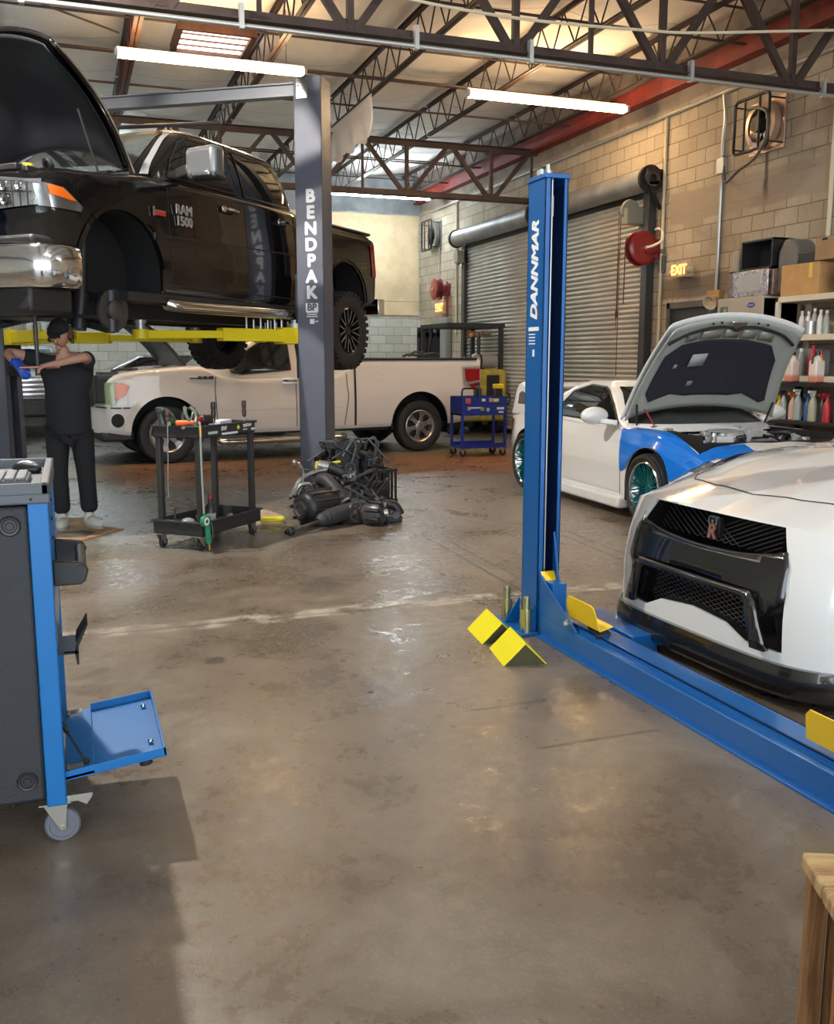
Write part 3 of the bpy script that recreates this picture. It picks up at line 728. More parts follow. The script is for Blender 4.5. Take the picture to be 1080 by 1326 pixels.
# overhead beam and pipes
MB().bb(-0.06, 0.06, -0.25, SPAN + 0.25, PH - 0.16, PH - 0.04).bb(-0.09, 0.09, -0.25, SPAN + 0.25, PH - 0.05, PH - 0.035).build('overhead_beam', mat('beam_grey', (0.20, 0.21, 0.235), 0.4, 0.3), gl)
MB().cyl((0.02, 0.9, PH - 0.36), (0.02, SPAN - 0.4, PH - 0.32), 0.022, n=10).cyl((0.02, 0.8, PH - 0.16), (0.02, 1.0, PH - 0.36), 0.012, n=8).build('shutoff_bar', mat('bar_dark', (0.05, 0.05, 0.055), 0.4, 0.4), gl)
MB().bb(-0.17, -0.15, -0.16, -0.04, PH - 0.22, PH - 0.02).cyl((-0.19, -0.06, PH - 0.08), (-0.15, -0.06, PH - 0.08), 0.018, n=8).build('top_bracket', mat('chrome', (0, 0, 0)), gl)
# lettering down the post (each letter upright, stacked)
lw = mat('letter_white', (0.80, 0.81, 0.82), 0.45)
for i, ch_ in enumerate('BENDPAK'):
    M = frame((-PW / 2 - 0.001, -0.165, 3.13 - i * 0.164), (0, -1, 0), (0, 0, 1))
    text_mesh('letter', ch_, 0.178, lw, p1, M, depth=0.0012, bold=0.009)
M = frame((-PW / 2 - 0.001, -0.165, 1.995), (0, -1, 0), (0, 0, 1))
MB().xf(Matrix()).add([M @ Vector(v) for v in ((-0.07, -0.045, 0), (0.07, -0.045, 0), (0.07, 0.045, 0), (-0.07, 0.045, 0))], [(0, 1, 2, 3)]).build('logo_patch', lw, p1)
text_mesh('letter', 'BP', 0.10, lift_grey, p1, frame((-PW / 2 - 0.003, -0.165, 1.995), (0, -1, 0), (0, 0, 1)), depth=0.001, bold=0.004)
b = MB()
for k, w_ in enumerate((0.13, 0.11, 0.12)): b.bb(-PW / 2 - 0.002, -PW / 2, -0.165 - w_ / 2, -0.165 + w_ / 2, 1.94 - k * 0.022, 1.95 - k * 0.022)
b.bb(-PW / 2 - 0.002, -PW / 2, -0.19, -0.14, 1.825, 1.875).bb(-PW / 2 - 0.002, -PW / 2, -0.235, -0.20, 1.845, 1.855)
b.build('small_print', lw, p1)
# yellow arms : (start xy, end xy)
ARM_Z = 1.70
def arm(y0, sgn, ex, ey, z=ARM_Z, big=True):
    a = Vector((0.05 if ex > 0 else -0.08, y0 + sgn * 0.06, z)); e = Vector((ex, ey, z)); d = (e - a).normalized()
    L = (e - a).length
    o = MB().beam(a + d * 0.02, a + d * (L * 0.52), 0.13, 0.13).beam(a + d * 0.0, a + d * 0.22, 0.17, 0.17).build('arm', yel, gl, bevel=0.006)
    MB().beam(a + d * (L * 0.50), e - Vector((0, 0, 0.015)), 0.09, 0.075).cyl(e - Vector((0, 0, 0.06)), e + Vector((0, 0, 0.03)), 0.075, n=20).build('arm_extension', yel, o, bevel=0.004)
    MB().cyl(e + Vector((0, 0, 0.02)), e + Vector((0, 0, 0.09)), 0.045, n=16).cyl(e + Vector((0, 0, 0.09)), e + Vector((0, 0, 0.118)), 0.06, n=16).build('lift_pad', mat('pad_steel', (0.40, 0.40, 0.40), 0.35, 0.7), o)
    MB().cyl(a + Vector((0, 0, 0.08)), a + Vector((0, 0, 0.13)), 0.09, n=20).cyl(a + Vector((0, 0, 0.13)), a + Vector((0, 0, 0.17)), 0.045, n=16).build('arm_pivot', mat('pivot_grey', (0.42, 0.42, 0.40), 0.4, 0.5), o)
    for k in range(6):
        q = a + d * (0.18 + 0.09 * k) + Vector((0, 0, 0.06)); MB().cyl(q, q + Vector((0, 0, 0.10 + 0.02 * (k % 2))), 0.012, n=8).build('adapter_pin', mat('pad_steel', (0, 0, 0)), o)
    return o

# ------------------------------------------------------------------ blue low two-post lift
bl = empty('low_rise_lift', (2.265, 4.36, 0), 0, 'blue car lift with an open channel post and long floor rail before the white coupe', 'car lift')
blue = mat('lift_blue', (0.003, 0.105, 0.36), 0.35, 0.1, coat=0.25); bdk = mat('lift_blue_shaded', (0.004, 0.022, 0.085), 0.45, 0.1)
PWb, PDb, HB = 0.130, 0.185, 2.34; th = 0.008
b = MB().bb(0, th, 0, PDb, 0.01, HB).bb(PWb - th, PWb, 0, PDb, 0.01, HB).bb(0, PWb, PDb - th, PDb, 0.01, HB)
b.bb(0, 0.030, 0, th, 0.01, HB).bb(PWb - 0.022, PWb, 0, th, 0.01, HB)
po = b.build('post', blue, bl, bevel=0.002)
MB().bb(th, 0.012 + th, 0.01, PDb - th, 0.05, HB - 0.02).bb(PWb - th - 0.003, PWb - th, 0.01, PDb - th, 0.05, HB - 0.02).bb(th, PWb - th, PDb - th - 0.004, PDb - th, 0.05, HB - 0.02).build('channel_shade', bdk, bl)  # darker copy of the blue: shade inside the channel put into the colour
MB().bb(-0.008, PWb + 0.008, -0.008, PDb + 0.008, HB, HB + 0.022).build('top_cap', blue, bl, bevel=0.003)
MB().cyl((0.045, 0.06, HB + 0.02), (0.045, 0.06, HB + 0.045), 0.022).cyl((0.045, 0.06, HB + 0.04), (0.045, 0.06, HB + 0.075), 0.011).bb(-0.002, 0.014, 0.05, 0.09, HB + 0.02, HB + 0.05).build('cable_anchor', galv, bl)
MB().cyl((0.055, 0.03, 0.30), (0.055, 0.03, HB), 0.006, n=8).cyl((0.055, 0.03, HB - 0.18), (0.055, 0.03, HB - 0.08), 0.010, n=10).build('lift_cable', mat('cable_steel', (0.33, 0.34, 0.36), 0.3, 0.8), bl)
lad = MB()
for k in range(17): lad.bb(0.030, 0.050, 0.10, 0.115, 0.45 + k * 0.10, 0.49 + k * 0.10)
lad.build('lock_ladder', blue, bl)
# lettering on the side that faces the aisle
text_mesh('lettering', 'DANNMAR', 0.098, lw, bl, frame((-0.0008, 0.095, 1.895), (0, 0, 1), (0, 1, 0)), depth=0.0008, bold=0.0045, shear=0.28, space=1.0)
MB().bb(-0.0016, 0, 0.055, 0.066, 1.66, 1.70).build('letter_accent', mat('accent_red', (0.6, 0.05, 0.03), 0.4), bl)
b = MB().bb(-0.0016, 0, 0.04, 0.155, 1.595, 1.615)
for k in range(4): b.bb(-0.0016, 0, 0.08, 0.15, 1.575 - 0.016 * k, 1.581 - 0.016 * k)
b.bb(-0.0016, 0, 0.085, 0.105, 1.465, 1.50); b.build('small_print', lw, bl)
# foot, gussets, bolts
MB().bb(-0.10, 0.20, -0.03, 0.36, 0, 0.018).build('base_plate', blue, bl, bevel=0.003)
MB().prism([(-0.0, 0.02), (-0.09, 0.02), (-0.0, 0.16)], 0.0, 0.01, (0, 2, 1)).prism([(-0.0, 0.02), (-0.09, 0.02), (-0.0, 0.16)], 0.20, 0.21, (0, 2, 1)).prism([(0, 0.02), (0, 0.55), (-0.035, 0.4), (-0.12, 0.12), (-0.12, 0.02)], 0.09, 0.10, (1, 2, 0)).build('gusset', blue, bl)
for bx, by in ((-0.05, 0.02), (-0.045, 0.27)):
    k = MB().cyl((bx, by, 0.0), (bx, by, 0.135), 0.031, n=20).cyl((bx, by, 0.135), (bx, by, 0.20), 0.020, n=20).lathe([(0.020, 0.2), (0.016, 0.208), (0.001, 0.208)], (bx, by, 0))
    k.build('anchor_bolt', mat('zinc_yellow', (0.52, 0.50, 0.30), 0.25, 0.85), bl)
# floor rail towards the camera side
MB().bb(-0.005, 0.006, -3.3, -0.03, 0.0, 0.115).bb(-0.03, 0.01, -3.3, -0.03, 0.0, 0.012).bb(0.0, 0.055, -3.3, -0.03, 0.105, 0.116).bb(0.05, 0.058, -3.3, -0.03, 0.105, 0.135).bb(0.05, 0.16, -3.3, -0.03, 0.127, 0.135).bb(0.16, 0.168, -3.3, -0.03, 0.0, 0.135).build('floor_rail', blue, bl, bevel=0.0015)
MB().bb(0.17, 0.30, -3.3, -0.55, 0.0, 0.07).build('under_car_shade', mat('black_iron', (0, 0, 0)), bl)  # added black box, stands in for the shade under the car lip
MB().prism([(-0.03, 0.02), (-0.03, 0.34), (-0.09, 0.30), (-0.42, 0.13), (-0.42, 0.02)], 0.0, 0.008, (1, 2, 0)).bb(0.02, 0.10, -0.14, -0.03, 0.02, 0.30).build('rail_bracket', blue, bl, bevel=0.002)
MB().cyl((-0.02, -0.34, 0.15), (0.02, -0.34, 0.15), 0.012, n=10).cyl((-0.03, -0.37, 0.16), (0.0, -0.33, 0.16), 0.010, n=8).build('latch_pin', galv, bl)
MB().bb(0.27, 0.42, -0.50, 0.04, 0.0, 0.10).build('rail_block', blue, bl, bevel=0.004)
def stop_plate(y, x, z, label=None):
    """yellow folded plate standing on the rail"""
    W_ = 0.30
    P = [(-W_ / 2, 0.0), (W_ / 2, 0.0), (W_ / 2 - 0.015, 0.10), (W_ / 2 - 0.04, 0.125), (-W_ / 2 + 0.04, 0.125), (-W_ / 2 + 0.015, 0.115)]
    b = MB().prism(P, -0.003, 0.003, (1, 2, 0))
    b.bb(0.0, 0.075, -W_ / 2, W_ / 2, -0.003, 0.003)
    b.xf(Matrix.Translation((x, y, z)) @ Matrix.Rotation(radians(-14), 4, 'Y'))
    o = b.build('tyre_stop', mat('plate_yellow', (0.86, 0.56, 0.012), 0.4), bl, bevel=0.002)
    MB().bb(x + 0.01, x + 0.06, y - 0.13, y - 0.02, z - 0.045, z - 0.004).cyl((x, y - 0.12, z - 0.03), (x + 0.07, y - 0.12, z - 0.03), 0.016).build('stop_bracket', mat('black_iron', (0, 0, 0)), o)
    return o
stop_plate(-0.42, 0.045, 0.165); stop_plate(-2.08, 0.045, 0.165)
MB().add([(0.01, -0.02, 0.345), (0.085, -0.02, 0.345), (0.13, -0.10, 0.19), (0.06, -0.10, 0.19)], [(0, 1, 2, 3)]).build('guard_flap', mat('plate_yellow', (0, 0, 0)), bl).modifiers.new('s', 'SOLIDIFY').thickness = 0.006

# two yellow folded wedges on the floor in front of the blue post
ym = mat('wedge_yellow', (0.84, 0.74, 0.006), 0.38); dkm = mat('wedge_inside', (0.05, 0.045, 0.01), 0.5)
def wedge(x, y, rz, label):
    t = empty('wheel_chock', (x, y, 0), rz, label, 'wheel chock'); W_ = 0.29; Hh = 0.108; D = 0.108; e = 0.004
    MB().prism([(-D, 0), (0, Hh), (D, 0), (D - e * 1.6, 0), (0, Hh - e * 1.6), (-D + e * 1.6, 0)], -W_ / 2, W_ / 2, (1, 2, 0)).build('folded_plate', ym, t, smooth=20)
    MB().prism([(-D * 0.93, 0.0), (0, Hh * 0.93), (D * 0.93, 0.0)], -W_ / 2 + 0.004, W_ / 2 - 0.004, (1, 2, 0)).build('dark_core', dkm, t, smooth=0)  # dark fill inside the folded plate
    return t
wedge(2.045, 4.42, radians(-98), 'yellow folded wheel chock nearer the wall, beside the blue post foot')
wedge(2.005, 4.055, radians(-101), 'yellow folded wheel chock nearer the camera with its dark end showing')
# ------------------------------------------------------------------ vehicle tools
def body_mesh(name, L, W, wt, zb, zs, zc, m, parent, x0=0.0, bot=0.10, deform=None, nx=70, ny=0.12, belly=0.012, edge=0.04):
    """closed car body lofted along x; W, wt, zb, zs, zc are (x, value) keys"""
    def ring(x):
        w, t, b, s, c = spl(W, x), spl(wt, x), spl(zb, x), spl(zs, x), spl(zc, x); h = s - b
        P = [(w - bot, b), (w - 0.035, b + 0.012), (w - 0.010, b + 0.06), (w, b + 0.30 * h), (w, b + 0.50 * h), (w - belly, b + 0.66 * h), (w - belly - 0.25 * (w - t), b + 0.80 * h),
             (t + 0.012, s - 0.055), (t, s - 0.022), (t - edge * 0.5, s - 0.004), (t - edge * 1.6, s + 0.012)]
        for k in (0.85, 0.6, 0.3): P.append(((t - edge) * k, s + 0.012 + (c - s) * (1 - k * k)))
        return P + [(0, c)]
    xs = [x0 + (L - x0) * i / nx for i in range(nx + 1)]
    vs = []; fs = []; M = None
    for x in xs:
        P = ring(x); full = [(-y, z) for y, z in P] + [(y, z) for y, z in reversed(P[:-1])]
        M = len(full); vs += [(x, y, z) for y, z in full]
    for i in range(nx):
        for k in range(M):
            k2 = (k + 1) % M; fs.append((i * M + k, i * M + k2, (i + 1) * M + k2, (i + 1) * M + k))
    fs += [tuple(range(M)), tuple(nx * M + k for k in reversed(range(M)))]
    o = MB().add(vs, fs).build(name, m, parent, smooth=0)
    bm = bmesh.new(); bm.from_mesh(o.data)
    wm = max(v for _, v in W); zl = min(v for _, v in zb); zh = max(max(v for _, v in zc), max(v for _, v in zs))
    y = -wm + ny
    while y < wm:
        bmesh.ops.bisect_plane(bm, geom=bm.verts[:] + bm.edges[:] + bm.faces[:], plane_co=(0, y, 0), plane_no=(0, 1, 0), dist=1e-5); y += ny
    z = zl + 0.06
    while z < zh:
        bmesh.ops.bisect_plane(bm, geom=bm.verts[:] + bm.edges[:] + bm.faces[:], plane_co=(0, 0, z), plane_no=(0, 0, 1), dist=1e-5); z += 0.06
    if deform:
        for v in bm.verts: v.co = Vector(deform(v.co.x, v.co.y, v.co.z))
    bmesh.ops.recalc_face_normals(bm, faces=bm.faces)
    bm.to_mesh(o.data); bm.free(); shade(o.data, 42)
    return o

def cabin_mesh(name, levels, m, parent, e=7.0, n=72, bow=0.10, rbow=0.04, roof=0.05):
    """greenhouse from stacked plan outlines: (z, x_front, x_rear, half_width)"""
    vs = []; fs = []
    lv = list(levels)
    z, xf, xr, hw = lv[-1]; cx = (xf + xr) / 2; a = (xr - xf) / 2
    for k, dz in ((0.985, 0.25), (0.94, 0.55), (0.82, 0.80), (0.55, 0.95), (0.25, 1.0)):
        lv.append((z + roof * dz, cx - a * k, cx + a * k, hw * k))
    for z, xf, xr, hw in lv:
        cx = (xf + xr) / 2; a = (xr - xf) / 2
        for k in range(n):
            t = 2 * pi * (k + 0.5) / n; c, s_ = cos(t), sin(t)
            X = cx + a * math.copysign(abs(c) ** (2 / e), c); Yv = hw * math.copysign(abs(s_) ** (2 / e), s_)
            q = (Yv / max(hw, 1e-6)) ** 2; f = (X - cx) / a
            if f < 0: X -= bow * (1 - q) * min(1, -f * 1.0) * (a / max(a, .01)) * (1 if k is not None else 0) * (hw / levels[0][3])
            else: X += rbow * (1 - q) * f
            vs.append((X, Yv, z))
    m_ = len(lv)
    for j in range(m_ - 1):
        for k in range(n): k2 = (k + 1) % n; fs.append((j * n + k, j * n + k2, (j + 1) * n + k2, (j + 1) * n + k))
    fs += [tuple(reversed(range(n))), tuple((m_ - 1) * n + k for k in range(n))]
    return MB().add(vs, fs).build(name, m, parent, smooth=40)

def arch_cut(o, places, depth, side=(-1, 1), zflat=None):
    """cut round wheel openings: places = (x, z, r, y_outer)"""
    cs = []
    for x, z, r, yo in places:
        for s in side:
            b = MB().cyl((x, s * (yo - depth), z), (x, s * (yo + 0.3), z), r, n=56)
            b2 = MB().bb(x - r, x + r, s * (yo - depth), s * (yo + 0.3), z - 0.9, z)
            cs.append(b.build('c', None, smooth=0)); cs.append(b2.build('c', None, smooth=0))
    cut(o, cs); shade(o.data, 42); return o

def liner(x, z, r, yo, depth, s, m, parent):
    """dark inner wheel housing (open below)"""
    pts = [(x + r * 0.99, z - 0.16)] + [(x + r * 0.99 * cos(radians(a)), z + r * 0.99 * sin(radians(a))) for a in range(0, 181, 6)] + [(x - r * 0.99, z - 0.16)]
    y0, y1 = s * (yo - 0.03), s * (yo - depth + 0.005); n = len(pts)
    vs = [(p[0], y0, p[1]) for p in pts] + [(p[0], y1, p[1]) for p in pts]
    fs = [(i, i + 1, n + i + 1, n + i) for i in range(n - 1)] + [tuple(range(n, 2 * n))]
    return MB().add(vs, fs).build('wheel_housing', m, parent)

rub = mat('tyre_rubber', (0.018, 0.018, 0.019), 0.62, noise=0.15, nscale=20)
chrome = mat('chrome', (0.75, 0.75, 0.76), 0.10, 1.0)
def wheel(parent, c, s, R, w, rr, style, name='wheel', steer=0.0):
    """s = outward side (+1/-1 in y); parts: tyre, rim, hub_cap"""
    wv = bpy.data.objects.new(name, None); COL.objects.link(wv); wv.parent = parent; wv.location = c; wv.rotation_euler = (0, 0, steer)
    ax = (0, s, 0); h = w / 2
    k = (R - rr)
    tp = [(rr - 0.012, -h * 0.80), (rr + 0.01, -h * 0.93), (rr + k * 0.45, -h * 1.02), (R - k * 0.16, -h * 0.94), (R - 0.012, -h * 0.80), (R, -h * 0.62), (R, h * 0.62), (R - 0.012, h * 0.80), (R - k * 0.16, h * 0.94), (rr + k * 0.45, h * 1.02), (rr + 0.01, h * 0.93), (rr - 0.012, h * 0.80)]
    b = MB().lathe(tp, (0, 0, 0), ax, 56)
    if style == 'offroad':
        for i in range(34):
            t = 2 * pi * i / 34
            for q, dy, wd in ((0, -h * 0.72, h * 0.62), (0.5, -h * 0.20, h * 0.34), (0.0, h * 0.20, h * 0.34), (0.5, h * 0.72, h * 0.62)):
                tt = t + q * 2 * pi / 34; rad = R + 0.004 - (0.008 if abs(dy) > h * .5 else 0)
                M = Matrix.Rotation(tt, 3, 'Y')
                b.box(M @ Vector((rad, dy, 0)), (0.022, wd, 0.050), M)
            M = Matrix.Rotation(t, 3, 'Y')
            for sd in (-1, 1): b.box(M @ Vector((R - 0.045, sd * h * 0.95, 0)), (0.07, 0.016, 0.040), M)
    b.build('tyre', rub, wv, smooth=30)
    if style == 'ford':
        al = mat('alloy_silver', (0.42, 0.40, 0.37), 0.32, 0.85); dk = mat('rim_dark', (0.03, 0.03, 0.03), 0.5, 0.3)
        MB().lathe([(rr - 0.055, -h * .6), (rr - 0.02, -h * .7), (rr, -h * 0.8), (rr + 0.004, h * 0.86), (rr - 0.012, h * 0.93), (rr - 0.028, h * 0.84), (rr - 0.04, h * 0.60), (rr - 0.055, h * 0.2), (rr - 0.055, -h * .6)], (0, 0, 0), ax, 48).build('rim', al, wv)
        MB().lathe([(0.001, h * 0.28), (rr - 0.045, h * 0.22)], (0, 0, 0), ax, 40).build('brake_disc', dk, wv)
        b = MB()
        for i in range(6):
            a = 2 * pi * i / 6 + 0.3
            for z0, z1, w0, w1 in ((0.05, rr * 0.62, 0.075, 0.060), (rr * 0.60, rr - 0.02, 0.065, 0.135)):
                d = Vector((cos(a), 0, sin(a))); n_ = Vector((-sin(a), 0, cos(a))); y0, y1 = s * h * 0.62, s * h * 0.80
                if z0 < 0.1: ya, yb = y1, s * h * 0.74
                else: ya, yb = s * h * 0.74, s * h * 0.78
                t = 0.035 * s
                P = [d * z0 - n_ * w0 / 2 + Vector((0, ya, 0)), d * z0 + n_ * w0 / 2 + Vector((0, ya, 0)), d * z1 + n_ * w1 / 2 + Vector((0, yb, 0)), d * z1 - n_ * w1 / 2 + Vector((0, yb, 0))]
                b.add(P + [p - Vector((0, t, 0)) for p in P], [(0, 1, 2, 3), (7, 6, 5, 4), (0, 4, 5, 1), (1, 5, 6, 2), (2, 6, 7, 3), (3, 7, 4, 0)])
        b.build('spoke', al, wv, bevel=0.006)
        MB().lathe([(0.001, h * 0.88), (0.055, h * 0.87), (0.068, h * 0.82), (0.085, h * 0.70)], (0, 0, 0), ax, 30).build('hub_cap', al, wv)
    elif style == 'offroad':
        bk = mat('rim_black', (0.015, 0.015, 0.016), 0.25, 0.4); ml = mat('milled_edge', (0.62, 0.64, 0.68), 0.25, 0.9)
        MB().lathe([(rr - 0.05, -h * .6), (rr, -h * 0.8), (rr + 0.004, h * 0.86), (rr - 0.012, h * 0.93), (rr - 0.028, h * 0.84), (rr - 0.05, h * 0.2), (rr - 0.05, -h * .6)], (0, 0, 0), ax, 48).build('rim', bk, wv)
        MB().lathe([(0.001, h * 0.12), (rr - 0.045, h * 0.10)], (0, 0, 0), ax, 40).build('brake_disc', mat('rim_dark', (0.03, 0.03, 0.03), 0.5, 0.3), wv)
        b = MB(); e = MB()
        for i in range(8):
            a = 2 * pi * i / 8
            for off in (-1, 1):
                p0 = Vector((cos(a) * 0.06, s * h * 0.66, sin(a) * 0.06)); a1 = a + off * 0.21
                p1 = Vector((cos(a1) * (rr - 0.02), s * h * 0.82, sin(a1) * (rr - 0.02)))
                b.beam(p0, p1, 0.022, 0.035, up=(0, 1, 0)); 
                n_ = Vector((0, s * 0.018, 0)); e.beam(p0.lerp(p1, 0.22) + n_, p1 + n_, 0.008, 0.005, up=(0, 1, 0))
        b.build('spoke', bk, wv); e.build('milled_edge', ml, wv)
        MB().lathe([(0.001, h * 0.80), (0.05, h * 0.80), (0.062, h * 0.72), (0.08, h * 0.55)], (0, 0, 0), ax, 24).build('hub_cap', bk, wv)
    elif style == 'mesh':
        cy = mat('rim_teal', (0.012, 0.23, 0.27), 0.22, 0.75); lip = mat('polished_lip', (0.80, 0.82, 0.84), 0.12, 1.0)
        MB().lathe([(rr - 0.055, -h * .6), (rr, -h * 0.8), (rr + 0.004, h * 0.86), (rr - 0.008, h * 0.95), (rr - 0.018, h * 0.90), (rr - 0.030, h * 0.45), (rr - 0.050, h * 0.25), (rr - 0.055, -h * .6)], (0, 0, 0), ax, 56).build('rim', lip, wv)
        MB().lathe([(0.001, -h * 0.1), (rr - 0.045, -h * 0.12)], (0, 0, 0), ax, 40).build('brake_disc', mat('rim_dark', (0.03, 0.03, 0.03), 0.5, 0.3), wv)
        b = MB()
        for i in range(16):
            a = 2 * pi * i / 16
            for off in (-1, 1):
                a1 = a + off * 0.13
                b.beam((cos(a) * 0.05, s * h * 0.42, sin(a) * 0.05), (cos(a1) * (rr - 0.022), s * h * 0.66, sin(a1) * (rr - 0.022)), 0.013, 0.03, up=(0, 1, 0))
        b.build('spoke', cy, wv)
        MB().lathe([(0.001, h * 0.56), (0.045, h * 0.56), (0.06, h * 0.46), (0.06, h * 0.1)], (0, 0, 0), ax, 24).build('hub_cap', cy, wv)
    else:
        al = mat('alloy_grey', (0.30, 0.30, 0.31), 0.35, 0.8)
        b = MB().lathe([(rr - 0.05, -h * .6), (rr, -h * 0.8), (rr + 0.004, h * 0.86), (rr - 0.012, h * 0.93), (rr - 0.04, h * 0.5), (0.001, h * 0.55)], (0, 0, 0), ax, 40); b.build('rim', al, wv)
    return wv
def vehicle(name, P0, az, side, halfW, label, cat, z=0.0, s0=0.0):
    """P0 = world xy of the front end of the visible side plane; az = heading of the rear (deg clockwise from +Y)"""
    a = radians(az); rear = Vector((sin(a), cos(a))); right = Vector((cos(a), -sin(a)))
    c = Vector(P0) + rear * s0 - right * (-side) * 0
    c = Vector(P0) + rear * s0 + (right * halfW if side > 0 else -right * halfW)
    return empty(name, (c.x, c.y, z), radians(90 - az), label, cat)
glass_dark = mat('window_glass', (0.012, 0.013, 0.014), 0.04, 0.0, spec=0.9)
glass_mid = mat('window_glass_clear', (0.055, 0.068, 0.068), 0.05, 0.0, spec=0.9)
blackp = mat('black_plastic', (0.018, 0.018, 0.019), 0.5)
gap = mat('panel_gap', (0.012, 0.012, 0.012), 0.7)
lens = mat('lamp_lens', (0.42, 0.45, 0.47), 0.14, 0.85, coat=1.0)
well = mat('wheel_well', (0.006, 0.006, 0.0065), 0.7)
amber = mat('amber_lens', (0.85, 0.16, 0.010), 0.2, coat=0.5)
redlens = mat('red_lens', (0.30, 0.008, 0.010), 0.15, coat=0.6)
# ------------------------------------------------------------------ black pickup on the lift
RZ = 1.50
ram = vehicle('pickup_truck', (-0.19, 7.77), 44.5, -1, 1.0, 'black crew cab pickup raised on the grey lift with its bonnet open', 'pickup truck', z=RZ)
rp = mat('paint_black', (0.005, 0.0045, 0.005), 0.14, 0.0, coat=0.55, spec=0.45)
def d_ram(x, y, z):
    q = abs(y) / 1.0
    if x < 0.7: x = x + 0.16 * (q ** 3.0) * (1 - x / 0.7)
    if x > 5.3: x = x - 0.06 * (q ** 4) * ((x - 5.3) / 0.38)
    return (x, y, z)
body = body_mesh('body', 5.68, [(0, 0.93), (0.12, 0.98), (0.5, 1.0), (5.2, 1.0), (5.6, 0.985), (5.68, 0.965)],
    [(0, 0.90), (0.2, 0.945), (1.4, 0.955), (5.2, 0.955), (5.68, 0.93)],
    [(0, 0.78), (0.35, 0.72), (0.55, 0.55), (1.5, 0.50), (3.8, 0.50), (4.2, 0.52), (5.4, 0.60), (5.68, 0.66)],
    [(0, 1.32), (0.15, 1.38), (0.9, 1.45), (1.4, 1.51), (2.0, 1.52), (3.7, 1.535), (3.82, 1.49), (5.5, 1.47), (5.68, 1.44)],
    [(0, 1.34), (0.9, 1.46), (1.4, 1.53), (3.7, 1.54), (3.82, 1.50), (5.5, 1.50), (5.68, 1.46)], rp, ram, deform=d_ram, nx=80)
arch_cut(body, [(0.95, 0.68, 0.49, 1.0), (4.80, 0.60, 0.50, 1.0)], 0.42)
# engine bay opening
cut(body, [MB().bb(0.18, 1.28, -0.76, 0.76, 1.05, 1.8).build('c', None, smooth=0)]); shade(body.data, 42)
bv = bvh_of([body])
cabin = cabin_mesh('cab', [(1.50, 1.28, 3.80, 0.94), (1.62, 1.42, 3.78, 0.925), (1.78, 1.62, 3.73, 0.885), (1.92, 1.80, 3.66, 0.84), (2.00, 1.93, 3.60, 0.80), (2.04, 2.03, 3.56, 0.77)], rp, ram, e=14, bow=0.20, roof=0.04)
cv = bvh_of([cabin]); S1 = -1
for s in (-1, 1):
    w1 = [(1.62, 1.555), (1.72, 1.72), (1.90, 1.90), (2.04, 1.965), (2.62, 1.985), (2.68, 1.555)]
    w2 = [(2.80, 1.555), (2.76, 1.985), (3.28, 1.975), (3.44, 1.92), (3.56, 1.74), (3.64, 1.555)]
    decal(cv, w1, 'y', s, 'side_window', glass_dark, ram, off=0.006)
    decal(cv, w2, 'y', s, 'side_window', glass_dark, ram, off=0.006)
    for w in (w1, w2): strip(cv, w + [w[0]], 0.018, 'y', s, 'window_seal', blackp, ram, off=0.009)
decal(cv, [(-0.80, 1.56), (0.80, 1.56), (0.68, 1.99), (-0.68, 1.99)], 'x', -1, 'windscreen', glass_mid, ram, off=0.008)
strip(cv, [(-0.89, 1.53), (-0.82, 1.75), (-0.73, 1.995)], 0.035, 'x', -1, 'pillar_trim', mat('trim_silver', (0.55, 0.56, 0.58), 0.25, 0.6), ram, off=0.012)
strip(cv, [(1.95, 2.02), (2.3, 2.045), (3.0, 2.045), (3.5, 2.02)], 0.022, 'y', -1, 'roof_rail_trim', mat('trim_silver', (0, 0, 0)), ram, off=0.004)
